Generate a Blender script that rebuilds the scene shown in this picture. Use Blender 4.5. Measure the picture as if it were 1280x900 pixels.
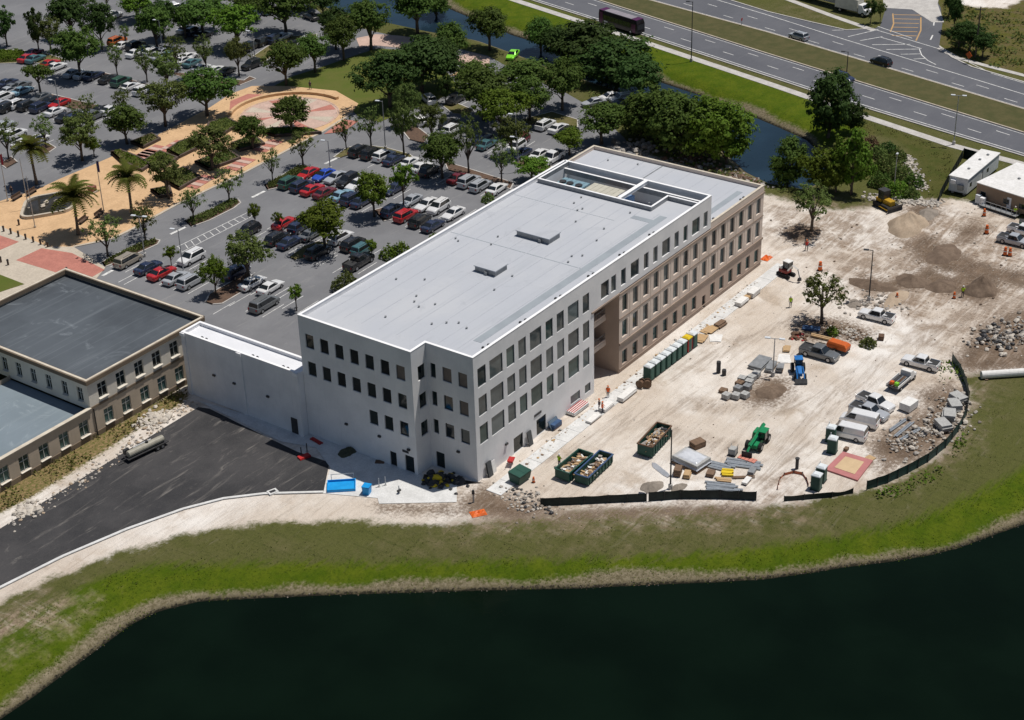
import bpy, bmesh, math, random
import numpy as np
from mathutils import Vector, Matrix, Quaternion
for o in list(bpy.data.objects): bpy.data.objects.remove(o, do_unlink=True)
SC = bpy.context.scene
COL = SC.collection
rad = math.radians
# ------------------------------------------------------------------ camera
F_PX = 2111.327                       # focal length in pixels of a 1280 px wide frame
PITCH, ROLL, YAW = 0.50556895, -0.03069754, 0.63595251
CAM = np.array([-142.521, -111.184, 117.614])
_fw = np.array([math.cos(YAW)*math.cos(PITCH), math.sin(YAW)*math.cos(PITCH), -math.sin(PITCH)])
_r0 = np.array([math.sin(YAW), -math.cos(YAW), 0.0]); _u0 = np.cross(_r0, _fw)
_r = _r0*math.cos(ROLL)+_u0*math.sin(ROLL); _u = -_r0*math.sin(ROLL)+_u0*math.cos(ROLL)
cd = bpy.data.cameras.new('camera'); cam = bpy.data.objects.new('camera', cd); COL.objects.link(cam)
cd.sensor_width = 36; cd.sensor_fit = 'HORIZONTAL'; cd.lens = F_PX/1280*36
cd.clip_start = 1; cd.clip_end = 9000
cam.matrix_world = Matrix(((_r[0], _u[0], -_fw[0], CAM[0]), (_r[1], _u[1], -_fw[1], CAM[1]), (_r[2], _u[2], -_fw[2], CAM[2]), (0, 0, 0, 1)))
SC.camera = cam
# ------------------------------------------------------------------ light
SUN_AZ, SUN_EL = rad(-32.1), rad(71.3)
sv = Vector((math.cos(SUN_EL)*math.cos(SUN_AZ), math.cos(SUN_EL)*math.sin(SUN_AZ), math.sin(SUN_EL)))
w = bpy.data.worlds.new('World'); SC.world = w; w.use_nodes = True
nt = w.node_tree; sky = nt.nodes.new('ShaderNodeTexSky'); sky.sky_type = 'NISHITA'; sky.sun_disc = False
sky.sun_elevation = SUN_EL; sky.sun_rotation = math.atan2(sv.x, sv.y); sky.air_density = 1.0; sky.dust_density = 0.6
bg = nt.nodes['Background']; nt.links.new(sky.outputs[0], bg.inputs[0]); bg.inputs[1].default_value = 0.05
sd = bpy.data.lights.new('sun', 'SUN'); sun = bpy.data.objects.new('sun', sd); COL.objects.link(sun)
sd.energy = 4.0; sd.angle = rad(0.53); sd.color = (1.0, 0.95, 0.88)
sun.rotation_euler = sv.to_track_quat('Z', 'Y').to_euler(); sun.location = (0, 0, 150)
SC.view_settings.view_transform = 'Standard'; SC.view_settings.look = 'None'
SC.view_settings.gamma = 1; SC.view_settings.use_curve_mapping = False; SC.view_settings.exposure = 0.0
# ------------------------------------------------------------------ helpers
rng = random.Random(11)
def G(u, v, z=0.0):                    # a pixel of the photograph to the point of the level z it shows
    d = _fw+_r*(u-640)/F_PX+_u*(450-v)/F_PX
    q = CAM+(z-CAM[2])/d[2]*d
    return (float(q[0]), float(q[1]))
def mpp(x, y, z=0):                    # metres per photo pixel at a place
    return float((np.array([x, y, z])-CAM)@_fw)/F_PX
def tag(o, label=None, cat=None, group=None, kind=None):
    if label: o['label'] = label
    if cat: o['category'] = cat
    if group: o['group'] = group
    if kind: o['kind'] = kind
    return o
def obj(name, me, parent=None, loc=(0, 0, 0), rz=0.0):
    o = bpy.data.objects.new(name, me); COL.objects.link(o)
    o.location = loc; o.rotation_euler = (0, 0, rz)
    if parent: o.parent = parent
    return o
def thing(name, label, cat, loc=(0, 0, 0), rz=0.0, group=None, scale=None):
    o = bpy.data.objects.new(name, None); COL.objects.link(o); o.empty_display_size = .3
    o.location = loc; o.rotation_euler = (0, 0, rz)
    if scale: o.scale = scale if hasattr(scale, '__len__') else (scale,)*3
    return tag(o, label, cat, group)
def copy_tree(o, parent=None):
    c = o.copy(); COL.objects.link(c); c.parent = parent
    for ch in list(o.children):
        copy_tree(ch, c)
    return c
class MB:
    """collects faces and turns them into one mesh"""
    def __init__(s): s.v = []; s.f = []; s.m = []; s.T = None
    def add(s, vs, fs, m=0):
        b = len(s.v); s.v += [tuple(p) for p in vs]
        for f in fs: s.f.append(tuple(i+b for i in f)); s.m.append(m)
    def box(s, cx, cy, cz, sx, sy, sz, rz=0.0, m=0, ry=0.0, rx=0.0):
        a, b, c = sx/2, sy/2, sz/2
        P = [Vector(p) for p in ((-a,-b,-c),(a,-b,-c),(a,b,-c),(-a,b,-c),(-a,-b,c),(a,-b,c),(a,b,c),(-a,b,c))]
        if rz or ry or rx:
            R = Matrix.Rotation(rz, 3, 'Z') @ Matrix.Rotation(ry, 3, 'Y') @ Matrix.Rotation(rx, 3, 'X')
            P = [R @ p for p in P]
        s.add([(p.x+cx, p.y+cy, p.z+cz) for p in P], [(0,3,2,1),(4,5,6,7),(0,1,5,4),(1,2,6,5),(2,3,7,6),(3,0,4,7)], m)
    def b2(s, x0, x1, y0, y1, z0, z1, m=0): s.box((x0+x1)/2, (y0+y1)/2, (z0+z1)/2, abs(x1-x0), abs(y1-y0), abs(z1-z0), m=m)
    def prism(s, poly, z0, z1, m=0, bottom=False):
        n = len(poly)
        if sum(poly[i][0]*poly[(i+1) % n][1]-poly[(i+1) % n][0]*poly[i][1] for i in range(n)) < 0: poly = poly[::-1]
        vs = [(p[0], p[1], z0) for p in poly]+[(p[0], p[1], z1) for p in poly]
        fs = [tuple(range(n, 2*n))]+[(i, (i+1) % n, n+(i+1) % n, n+i) for i in range(n)]
        if bottom: fs.append(tuple(range(n-1, -1, -1)))
        s.add(vs, fs, m)
    def tube(s, pts, rs, n=8, m=0, cap=True):
        rings = []; k = len(pts); pts = [Vector(p) for p in pts]
        if not hasattr(rs, '__len__'): rs = [rs]*k
        for i, p in enumerate(pts):
            d = (pts[min(i+1, k-1)]-pts[max(i-1, 0)])
            d = d.normalized() if d.length > 1e-9 else Vector((0, 0, 1))
            a = d.cross(Vector((0, 0, 1)) if abs(d.z) < .95 else Vector((1, 0, 0))).normalized(); b = d.cross(a)
            rings.append([p+(a*math.cos(2*math.pi*j/n)+b*math.sin(2*math.pi*j/n))*rs[i] for j in range(n)])
        vs = [q for r in rings for q in r]
        fs = [(i*n+j, i*n+(j+1) % n, (i+1)*n+(j+1) % n, (i+1)*n+j) for i in range(k-1) for j in range(n)]
        if cap: fs += [tuple(range(n-1, -1, -1)), tuple((k-1)*n+j for j in range(n))]
        s.add(vs, fs, m)
    def loft(s, rings, m=0, cap=True):
        n = len(rings[0]); k = len(rings); vs = [q for r in rings for q in r]
        fs = [(i*n+j, i*n+(j+1) % n, (i+1)*n+(j+1) % n, (i+1)*n+j) for i in range(k-1) for j in range(n)]
        if cap: fs += [tuple(range(n-1, -1, -1)), tuple((k-1)*n+j for j in range(n))]
        s.add(vs, fs, m)
    def rock(s, x, y, z, r, rg, m=0, flat=.7):
        a = [rg.uniform(.6, 1.2) for _ in range(14)]; th = rg.uniform(0, 6.28); q = []
        for zi, rr in ((-.6, .7), (0, 1), (.55, .72)):
            for j in range(5):
                t = th+j*1.2566; k = a[(len(q)) % 14]; q.append((x+math.cos(t)*r*rr*k, y+math.sin(t)*r*rr*k, z+zi*r*flat*a[j]))
        q.append((x, y, z+r*flat*.85))
        fs = [(i*5+j, i*5+(j+1) % 5, (i+1)*5+(j+1) % 5, (i+1)*5+j) for i in range(2) for j in range(5)]+[(10+j, 10+(j+1) % 5, 15) for j in range(5)]
        s.add(q, fs, m)
    def mesh(s, name, mats, smooth=False, fix=False):
        me = bpy.data.meshes.new(name); me.from_pydata(s.v, [], s.f)
        for k in (mats if isinstance(mats, (list, tuple)) else [mats]): me.materials.append(k)
        if any(s.m): me.polygons.foreach_set('material_index', s.m)
        if fix:
            bm = bmesh.new(); bm.from_mesh(me); bmesh.ops.recalc_face_normals(bm, faces=bm.faces); bm.to_mesh(me); bm.free()
        if smooth: me.polygons.foreach_set('use_smooth', [True]*len(me.polygons))
        me.update(); return me
    def build(s, name, mats, parent=None, loc=(0, 0, 0), rz=0.0, smooth=False, fix=False):
        return obj(name, s.mesh(name, mats, smooth, fix), parent, loc, rz)
def bevel(me, w=.02, seg=1):
    bm = bmesh.new(); bm.from_mesh(me)
    bmesh.ops.bevel(bm, geom=list(bm.edges), offset=w, segments=seg, affect='EDGES', profile=.5)
    bm.to_mesh(me); bm.free(); return me
# ------------------------------------------------------------------ materials
def newmat(name):
    m = bpy.data.materials.new(name); m.use_nodes = True
    n = m.node_tree.nodes; return m, m.node_tree, n['Principled BSDF']
def nd(t, typ, **kw):
    x = t.nodes.new('ShaderNode'+typ)
    for k, v in kw.items():
        if k.startswith('i_'):
            x.inputs[k[2:].replace('_', ' ')].default_value = v
        else: setattr(x, k, v)
    return x
def noise(t, vec, scale, detail=4, rough=.55, dist=0):
    n = nd(t, 'TexNoise'); n.inputs['Scale'].default_value = scale; n.inputs['Detail'].default_value = detail
    n.inputs['Roughness'].default_value = rough; n.inputs['Distortion'].default_value = dist
    t.links.new(vec, n.inputs['Vector']); return n.outputs['Fac']
def ramp(t, fac, a, b, lo=0.0, hi=1.0):
    n = nd(t, 'MapRange', interpolation_type='SMOOTHSTEP'); t.links.new(fac, n.inputs['Value'])
    n.inputs['From Min'].default_value = a; n.inputs['From Max'].default_value = b
    n.inputs['To Min'].default_value = lo; n.inputs['To Max'].default_value = hi; return n.outputs['Result']
def mixc(t, fac, a, b, mode='MIX'):
    n = nd(t, 'Mix', data_type='RGBA', blend_type=mode)
    if isinstance(fac, float): n.inputs['Factor'].default_value = fac
    else: t.links.new(fac, n.inputs['Factor'])
    for s, c in (('A', a), ('B', b)):
        i = [q for q in n.inputs if q.name == s and q.type == 'RGBA'][0]
        if isinstance(c, (tuple, list)): i.default_value = (*c[:3], 1)
        else: t.links.new(c, i)
    return [q for q in n.outputs if q.type == 'RGBA'][0]
def math_(t, op, a, b=None):
    n = nd(t, 'Math', operation=op)
    for i, q in enumerate((a, b)):
        if q is None: continue
        if isinstance(q, (int, float)): n.inputs[i].default_value = q
        else: t.links.new(q, n.inputs[i])
    return n.outputs[0]
def position(t, coord='world'):
    if coord == 'world': return nd(t, 'NewGeometry').outputs['Position']
    return nd(t, 'TexCoord').outputs['Object']
def bump(t, b, h, strength, dist=.05):
    n = nd(t, 'Bump'); n.inputs['Strength'].default_value = strength; n.inputs['Distance'].default_value = dist
    t.links.new(h, n.inputs['Height']); t.links.new(n.outputs[0], b.inputs['Normal'])
_mc = {}
def M(name, c1, c2=None, scale=1.0, rough=.8, bmp=0.0, metal=0.0, spec=.3, coord='world', fine=None, stretch=None):
    """plain surface: two tones of one colour broken up by noise, with optional fine relief"""
    if name in _mc: return _mc[name]
    m, t, b = newmat(name); p = position(t, coord)
    if stretch:
        k = nd(t, 'Mapping'); t.links.new(p, k.inputs[0]); k.inputs['Scale'].default_value = stretch; p = k.outputs[0]
    if c2 is None: c2 = tuple(x*.8 for x in c1)
    n1 = noise(t, p, scale, 5, .6)
    c = mixc(t, ramp(t, n1, .32, .68), c1, c2)
    if fine:
        n2 = noise(t, p, fine, 3, .7); c = mixc(t, ramp(t, n2, .3, .7, 0, .35), c, tuple(x*.55 for x in c2))
    t.links.new(c, b.inputs['Base Color'])
    b.inputs['Roughness'].default_value = rough; b.inputs['Metallic'].default_value = metal
    b.inputs['Specular IOR Level'].default_value = spec
    if bmp: bump(t, b, noise(t, p, (fine or scale*6), 4, .65), bmp)
    _mc[name] = m; return m
# ================================================================== terrain
WZ = -1.5                                   # level of both waters
def PX(l, z=0.0): return [G(u, v, z) for u, v in l]
pond_shore = [(-90,965),(10,893),(40,873),(80,843),(130,806),(165,780),(200,764),(250,752),(330,748),(420,744),(520,741),(620,738),(720,736),(820,731),(900,728),(960,724),(1010,717),(1060,709),(1110,703),(1160,695),(1200,685),(1240,670),(1285,654),(1340,628),(1420,585)]
POND = PX(pond_shore, WZ)
POND = POND+[(POND[-1][0]+60, POND[-1][1]-60), (POND[-1][0]-40, POND[-1][1]-190), (-190, -190), (-150, -20)]
canal = [(380,-40),(396,6),(440,19),(490,30),(535,40),(600,52),(645,68),(700,90),(755,108),(815,130),(865,158),(905,190),(932,215),(962,230),(1005,237),(1030,226),(1036,208),(1026,192),(1008,175),(975,160),(935,143),(880,121),(838,107),(770,84),(700,62),(640,44),(600,27),(566,13),(540,0),(500,-30)]
CANAL = PX(canal, WZ)
def sdist(X, Y, poly):                       # signed distance, positive inside
    P = np.array(poly, float); n = len(P); d = np.full(X.shape, 1e9); ins = np.zeros(X.shape, bool)
    for i in range(n):
        a, b = P[i], P[(i+1) % n]; e = b-a; L = e@e
        if L < 1e-9: continue
        t = np.clip(((X-a[0])*e[0]+(Y-a[1])*e[1])/L, 0, 1)
        d = np.minimum(d, (X-a[0]-t*e[0])**2+(Y-a[1]-t*e[1])**2)
        c = ((a[1] > Y) != (b[1] > Y))
        with np.errstate(divide='ignore', invalid='ignore'):
            xi = a[0]+(Y-a[1])*e[0]/(e[1] if e[1] else 1e-12)
        ins ^= c & (X < xi)
    d = np.sqrt(d); return np.where(ins, d, -d)
def height(X, Y):
    def bank(s, wd):                          # s: distance outside the water
        k = np.clip(s/wd, 0, 1); up = WZ*(1-k)**1.6
        return np.where(s > 0, up, np.maximum(WZ+s*.45, WZ-2.5))
    z1 = bank(-sdist(X, Y, POND), 7.0); z2 = bank(-sdist(X, Y, CANAL), 4.5)
    return np.minimum(z1, z2)
def HZ(x, y): return float(height(np.array([x]), np.array([y]))[0])
def GT(u, v):                                 # a pixel to the terrain, banks included
    z = 0.0
    for _ in range(6): x, y = G(u, v, z); z = HZ(x, y)
    return x, y, z
def axis(a, b, step, far):
    l = list(np.arange(a, b, step)); s = step; q = b; p = a; hi = []; lo = []
    while q < far:
        hi.append(q); s *= 1.35; q += s
    s = step
    while p > -far:
        s *= 1.35; p -= s; lo.append(p)
    return np.array(lo[::-1]+l+hi)
gx = axis(-110, 270, .9, 4000); gy = axis(-120, 260, .9, 4000)
GX, GY = np.meshgrid(gx, gy); fx, fy = GX.ravel(), GY.ravel()
fz = height(fx, fy)
nx, ny = len(gx), len(gy)
idx = np.arange(nx*ny).reshape(ny, nx)
quads = np.stack([idx[:-1, :-1], idx[:-1, 1:], idx[1:, 1:], idx[1:, :-1]], -1).reshape(-1, 4)
me = bpy.data.meshes.new('ground'); me.vertices.add(nx*ny); me.loops.add(quads.size); me.polygons.add(len(quads))
me.vertices.foreach_set('co', np.stack([fx, fy, fz], -1).ravel()); me.loops.foreach_set('vertex_index', quads.ravel())
me.polygons.foreach_set('loop_start', np.arange(0, quads.size, 4)); me.update(calc_edges=True)
me.polygons.foreach_set('use_smooth', [True]*len(quads))
def attr(name, val):
    a = me.attributes.new(name, 'FLOAT', 'POINT'); a.data.foreach_set('value', np.clip(val, -40, 40).astype(np.float32))
def union(polys): 
    r = np.full(fx.shape, -1e9)
    for p in polys: r = np.maximum(r, sdist(fx, fy, p))
    return r
sand_site = PX([(604,603),(640,647),(690,643),(760,639),(850,634),(950,634),(985,630),(1085,612),(1130,594),(1175,568),(1203,537),(1213,505),(1208,480),(1200,469),(1290,464),(1420,440),(1420,330),(1290,280),(1240,262),(1215,251),(1175,248),(1150,250),(1110,257),(1080,261),(1040,262),(1000,255),(975,248),(950,240),(900,222),(850,205),(800,190),(740,200),(560,420)])
sand_front = PX([(-80,800),(0,754),(60,724),(130,698),(190,679),(230,668),(290,656),(350,652),(450,651),(540,656),(640,649),(660,600),(620,560),(520,570),(380,530),(300,500),(230,480),(180,515),(100,565),(0,622),(-80,665)])
sand_patch = PX([(-40,800),(-20,775),(30,757),(70,748),(88,755),(70,772),(40,790),(5,806),(-30,818)])
back_sand = PX([(1190,-25),(1300,-25),(1280,-2),(1258,10),(1222,9),(1200,5)])
attr('sand', union([sand_site, sand_front, back_sand]))
lush_front = PX([(-60,818),(0,782),(55,756),(95,735),(140,716),(200,706),(260,703),(340,702),(430,701),(560,699),(700,696),(850,690),(960,681),(1050,669),(1130,652),(1200,626),(1250,600),(1340,550),(1400,600),(1290,640),(1250,655),(1200,674),(1130,690),(1050,702),(960,714),(850,722),(700,728),(560,733),(450,736),(330,742),(230,746),(175,764),(120,798),(60,833),(0,878),(-60,920)])
lush_back = PX([(545,-20),(640,-6),(960,106),(1075,146),(1080,160),(1055,175),(1030,178),(1020,168),(940,136),(840,101),(700,56),(560,7)])
lush_right = PX([(1075,148),(1110,158),(1190,190),(1195,215),(1175,250),(1150,245),(1150,205),(1120,175),(1080,165)])
attr('lush', union([lush_front, lush_back])); attr('verge', union([lush_right]))
dirts = [[(1075,343),(1100,350),(1130,345),(1160,332),(1190,345),(1215,335),(1250,343),(1256,366),(1222,382),(1190,370),(1160,360),(1130,365),(1095,364),(1072,355)],
 [(1128,300),(1165,293),(1195,312),(1240,332),(1290,340),(1290,362),(1230,350),(1180,340),(1145,328)],
 [(1198,442),(1225,405),(1290,380),(1330,380),(1330,462),(1205,466),(1186,452)],
 [(972,287),(1000,279),(1026,285),(1024,300),(1000,304),(980,297)],
 [(925,492),(955,470),(988,474),(988,490),(968,506),(935,507)],
 [(572,627),(604,606),(640,622),(700,637),(690,645),(640,652),(580,643)],
 [(1085,550),(1120,535),(1170,502),(1200,508),(1197,545),(1155,575),(1100,588)],
 [(1128,259),(1165,249),(1178,266),(1162,281),(1140,276)],
 [(985,408),(1010,396),(1050,398),(1092,414),(1085,430),(1050,424),(1010,428)],
 [(1150,490),(1190,478),(1205,500),(1200,520),(1165,520)], [(680,640),(800,634),(940,631),(940,640),(800,645),(690,650)], [(1195,285),(1215,275),(1235,285),(1215,305),(1195,305)], [(470,630),(560,632),(570,642),(480,640)]]
attr('dirt', union([PX(d) for d in dirts]))
attr('churn', union([sand_patch, PX([(1035,300),(1060,285),(1100,300),(1170,262),(1240,270),(1330,330),(1330,420),(1230,410),(1190,440),(1120,395),(1060,372),(1035,340)]), PX([(960,255),(1075,262),(1090,290),(1020,320),(960,290)]), PX([(1080,560),(1120,525),(1165,480),(1205,475),(1212,520),(1190,560),(1100,600)]), PX([(580,625),(640,625),(820,632),(940,625),(960,600),(985,600),(985,640),(700,652),(580,650)])]))
def pdist(paths):
    r = np.full(fx.shape, 1e9)
    for pl in paths:
        Pp = np.array(PX(pl))
        for a, b_ in zip(Pp[:-1], Pp[1:]):
            e = b_-a; t0 = np.clip(((fx-a[0])*e[0]+(fy-a[1])*e[1])/(e@e), 0, 1); r = np.minimum(r, np.hypot(fx-a[0]-t0*e[0], fy-a[1]-t0*e[1]))
    return r
attr('track', 1.7-pdist([[(1300,372),(1230,385),(1170,420),(1110,455),(1060,492),(1010,535),(975,580),(955,640)], [(955,262),(1000,268),(1060,285),(1100,315),(1170,330),(1300,345)], [(960,300),(1030,310),(1060,330),(1150,338)], [(1100,270),(1080,285),(1075,300),(1110,305)], [(690,570),(760,540),(860,505),(940,515),(1030,500),(1100,450)], [(840,470),(920,430),(985,400),(1060,365)], [(1040,262),(1070,272),(1085,290),(1120,300)], [(1010,535),(930,560),(850,545),(790,520)]]))
attr('weed', union([PX([(-60,645),(0,612),(120,545),(222,488),(238,492),(228,506),(200,518),(185,528),(160,545),(110,578),(40,622),(0,642),(-60,676)])]))
attr('scrub', union([PX([(1172,-30),(1178,30),(1172,55),(1215,80),(1290,98),(1500,120),(1500,-30)])]))
attr('shore', -np.maximum(sdist(fx, fy, POND), sdist(fx, fy, CANAL)))
m, t, b = newmat('terrain'); p = position(t)
def A(n): return nd(t, 'Attribute', attribute_name=n).outputs['Fac']
def zone(n, amp, soft, nz): return ramp(t, math_(t, 'ADD', A(n), math_(t, 'MULTIPLY', math_(t, 'SUBTRACT', nz, .5), amp)), -soft, soft)
nb_ = noise(t, p, .05, 5, .6); nm = noise(t, p, .35, 6, .65); nf = noise(t, p, 2.2, 5, .7); nff = noise(t, p, 9, 3, .7)
mp = nd(t, 'Mapping'); t.links.new(p, mp.inputs[0]); mp.inputs['Scale'].default_value = (.06, .55, 1); mp.inputs['Rotation'].default_value = (0, 0, rad(20))
nst = noise(t, mp.outputs[0], 1.6, 6, .7, 1.2)
mp2 = nd(t, 'Mapping'); t.links.new(p, mp2.inputs[0]); mp2.inputs['Scale'].default_value = (.9, .12, 1); mp2.inputs['Rotation'].default_value = (0, 0, rad(-35))
nst2 = noise(t, mp2.outputs[0], 1.2, 6, .7, .8)
mp3 = nd(t, 'Mapping'); t.links.new(p, mp3.inputs[0]); mp3.inputs['Scale'].default_value = (.05, .4, 1); mp3.inputs['Rotation'].default_value = (0, 0, rad(75)); nst3 = noise(t, mp3.outputs[0], 1.1, 7, .75, 2.0); mp4 = nd(t, 'Mapping'); t.links.new(p, mp4.inputs[0]); mp4.inputs['Location'].default_value = (31, 17, 0); nbig = noise(t, mp4.outputs[0], .035, 4, .6)
dry = mixc(t, ramp(t, nm, .3, .7), (.080, .086, .024), (.138, .122, .058)); dry = mixc(t, ramp(t, nb_, .35, .65), dry, (.092, .098, .028))
dry = mixc(t, ramp(t, nst2, .5, .7, 0, .6), dry, (.055, .068, .016)); dry = mixc(t, ramp(t, nf, .5, .72, 0, .7), dry, (.036, .044, .012)); dry = mixc(t, ramp(t, nff, .52, .72, 0, .5), dry, (.20, .17, .10)); dry = mixc(t, ramp(t, nst, .58, .72, 0, .5), dry, (.20, .175, .12))
lush = mixc(t, ramp(t, nm, .3, .7), (.058, .098, .004), (.098, .128, .008)); lush = mixc(t, ramp(t, nf, .45, .75, 0, .75), lush, (.026, .05, .004)); lush = mixc(t, ramp(t, nff, .55, .75, 0, .4), lush, (.16, .16, .03))
verge = mixc(t, ramp(t, nm, .3, .7), (.060, .074, .016), (.095, .092, .028)); verge = mixc(t, ramp(t, nf, .5, .8, 0, .6), verge, (.03, .045, .008))
scrub = mixc(t, ramp(t, nm, .35, .65), (.13, .105, .05), (.10, .10, .02)); scrub = mixc(t, ramp(t, nf, .5, .7, 0, .7), scrub, (.04, .04, .015))
nmid = noise(t, mp4.outputs[0], .13, 6, .65, .6)
sandc = mixc(t, ramp(t, nm, .25, .75), (.80, .755, .70), (.67, .61, .55)); sandc = mixc(t, ramp(t, nst, .5, .75, 0, .6), sandc, (.37, .30, .235))
sandc = mixc(t, ramp(t, nst2, .56, .75, 0, .55), sandc, (.78, .72, .66)); sandc = mixc(t, ramp(t, nb_, .42, .62, 0, .6), sandc, (.54, .45, .36)); sandc = mixc(t, ramp(t, nst3, .52, .72, 0, .55), sandc, (.40, .34, .285)); sandc = mixc(t, ramp(t, nbig, .55, .7, 0, .8), sandc, (.84, .81, .77)); sandc = mixc(t, ramp(t, nmid, .54, .70, 0, .75), sandc, mixc(t, ramp(t, nf, .35, .65), (.52, .43, .34), (.40, .325, .255)))
sandc = mixc(t, ramp(t, nf, .58, .8, 0, .4), sandc, (.29, .235, .185)); sandc = mixc(t, ramp(t, nff, .6, .8, 0, .3), sandc, (.72, .66, .6))
dirtc = mixc(t, ramp(t, nm, .3, .7), (.215, .155, .11), (.12, .084, .058)); dirtc = mixc(t, ramp(t, nf, .45, .75, 0, .7), dirtc, (.30, .25, .21)); dirtc = mixc(t, ramp(t, nst, .5, .7, 0, .6), dirtc, (.42, .35, .29))
bankc = mixc(t, ramp(t, nf, .3, .7), (.30, .255, .175), (.12, .10, .055)); bankc = mixc(t, ramp(t, nff, .4, .7, 0, .5), bankc, (.08, .07, .04)); wet = (.022, .02, .014)
weedc = mixc(t, ramp(t, nf, .35, .65), (.30, .205, .11), (.105, .115, .03))
c = mixc(t, zone('verge', 5, 1.2, nm), dry, verge); c = mixc(t, zone('lush', 6, 1.2, nst), c, lush); c = mixc(t, zone('scrub', 4, 1, nm), c, scrub)
nsf = math_(t, 'ADD', math_(t, 'MULTIPLY', nm, .65), math_(t, 'MULTIPLY', nf, .35)); c = mixc(t, zone('sand', 7, .9, nsf), c, sandc); chf = math_(t, 'MULTIPLY', zone('churn', 16, 5, nm), ramp(t, math_(t, 'ADD', math_(t, 'MULTIPLY', nst3, .6), math_(t, 'MULTIPLY', nm, .4)),   .41, .57, .08, .95)); c = mixc(t, chf, c, mixc(t, ramp(t, nst2, .5, .66, 0, .65), mixc(t, ramp(t, nf, .3, .7), (.37, .285, .215), (.20, .145, .105)), (.62, .54, .46))); trf = math_(t, 'MULTIPLY', math_(t, 'MULTIPLY', zone('track', 3.2, 1.0, nm), zone('sand', 2, .5, nf)), ramp(t, nst3, .42, .64, .06, .72)); c = mixc(t, trf, c, mixc(t, ramp(t, nf, .35, .65), (.42, .35, .29), (.28, .225, .18))); c = mixc(t, zone('dirt', 9, 1.6, nf), c, dirtc); c = mixc(t, zone('weed', 3, .5, nf), c, weedc)
sh = A('shore'); shn = math_(t, 'ADD', sh, math_(t, 'MULTIPLY', math_(t, 'SUBTRACT', nf, .5), 2.4))
c = mixc(t, ramp(t, math_(t, 'ADD', shn, math_(t, 'MULTIPLY', math_(t, 'SUBTRACT', nb_, .5), 6)), .9, 2.2, 1, 0), c, bankc); c = mixc(t, ramp(t, shn, .1, .75, 1, 0), c, wet)
t.links.new(c, b.inputs['Base Color']); b.inputs['Roughness'].default_value = .95; b.inputs['Specular IOR Level'].default_value = .08
hh = math_(t, 'ADD', nf, math_(t, 'MULTIPLY', nst, 1.6)); hh = math_(t, 'ADD', hh, math_(t, 'MULTIPLY', nff, .4)); bump(t, b, hh, .8, .22)
me.materials.append(m); tag(obj('ground', me), kind='structure', label='sandy and grassy ground of the whole site')
# ------------------------------------------------------------------ water
def water(name, poly, col, label, rip, spec=.3):
    m, t, b = newmat(name); p = position(t); n1 = noise(t, p, rip, 3, .6, .5); n2 = noise(t, p, .07, 3, .5)
    t.links.new(mixc(t, ramp(t, n2, .35, .65), col, tuple(q*.7 for q in col)), b.inputs['Base Color'])
    b.inputs['Roughness'].default_value = .1; b.inputs['Specular IOR Level'].default_value = spec; b.inputs['IOR'].default_value = 1.33
    bump(t, b, n1, .25, .1)
    q = MB(); q.add([(x, y, WZ) for x, y in poly], [tuple(range(len(poly)))]); o = q.build(name, m, fix=True)
    if o.data.polygons[0].normal.z < 0: o.data.flip_normals()
    tag(o, kind='structure', label=label)
def grow(poly, k):                           # push a shoreline outward under its bank
    cx = sum(p[0] for p in poly)/len(poly); cy = sum(p[1] for p in poly)/len(poly); out = []; n = len(poly)
    ar = sum(poly[i][0]*poly[(i+1) % n][1]-poly[(i+1) % n][0]*poly[i][1] for i in range(n))
    for i in range(n):
        a, c_ = Vector(poly[i-1]), Vector(poly[(i+1) % n]); d = (c_-a).normalized(); nn = Vector((d.y, -d.x))*(1 if ar > 0 else -1)
        out.append((poly[i][0]+nn.x*k, poly[i][1]+nn.y*k))
    return out
water('pond_water', grow(POND, .6), (.0030, .0078, .0042), 'dark green pond water along the grassy bank', .7, .10)
water('canal_water', grow(CANAL, .5), (.018, .038, .060), 'blue grey canal water beside the highway', .9)
# ================================================================== paving
def asphalt(name, c1, c2, dust=(.3, .27, .24), damt=.3):
    m, t, b = newmat(name); p = position(t); n1 = noise(t, p, .09, 5, .6); n2 = noise(t, p, 1.1, 5, .7)
    k = nd(t, 'Mapping'); t.links.new(p, k.inputs[0]); k.inputs['Scale'].default_value = (.08, .7, 1); n3 = noise(t, k.outputs[0], 1.3, 5, .7, .6); n4 = noise(t, p, 14, 2)
    c = mixc(t, ramp(t, n1, .35, .65), c1, c2); c = mixc(t, ramp(t, n3, .56, .75, 0, damt), c, dust); c = mixc(t, ramp(t, n2, .55, .75, 0, .35), c, tuple(x*.6 for x in c1))
    c = mixc(t, ramp(t, n4, .3, .7, 0, .12), c, dust); k2 = nd(t, 'Mapping'); t.links.new(p, k2.inputs[0]); k2.inputs['Rotation'].default_value = (0, 0, rad(50)); k2.inputs['Scale'].default_value = (.05, .3, 1); n5 = noise(t, k2.outputs[0], 2.0, 6, .75, 2.5); c = mixc(t, ramp(t, n5, .57, .72, 0, damt*.7), c, dust)
    t.links.new(c, b.inputs['Base Color']); b.inputs['Roughness'].default_value = .9; b.inputs['Specular IOR Level'].default_value = .15; bump(t, b, n4, .15, .02); return m
A_LOT = asphalt('weathered_asphalt', (.185, .188, .20), (.150, .153, .165), (.30, .295, .285), .5)
A_ROAD = asphalt('highway_asphalt', (.120, .124, .140), (.100, .104, .120), (.17, .17, .18), .5)
A_NEW = asphalt('fresh_asphalt', (.028, .029, .033), (.056, .055, .058), (.21, .195, .18), .75)
CONC = M('concrete', (.56, .54, .51), (.44, .42, .40), .5, .9, .1, fine=4)
CONC_W = M('bright_concrete', (.72, .72, .71), (.60, .60, .59), .6, .9, .08, fine=5)
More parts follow.
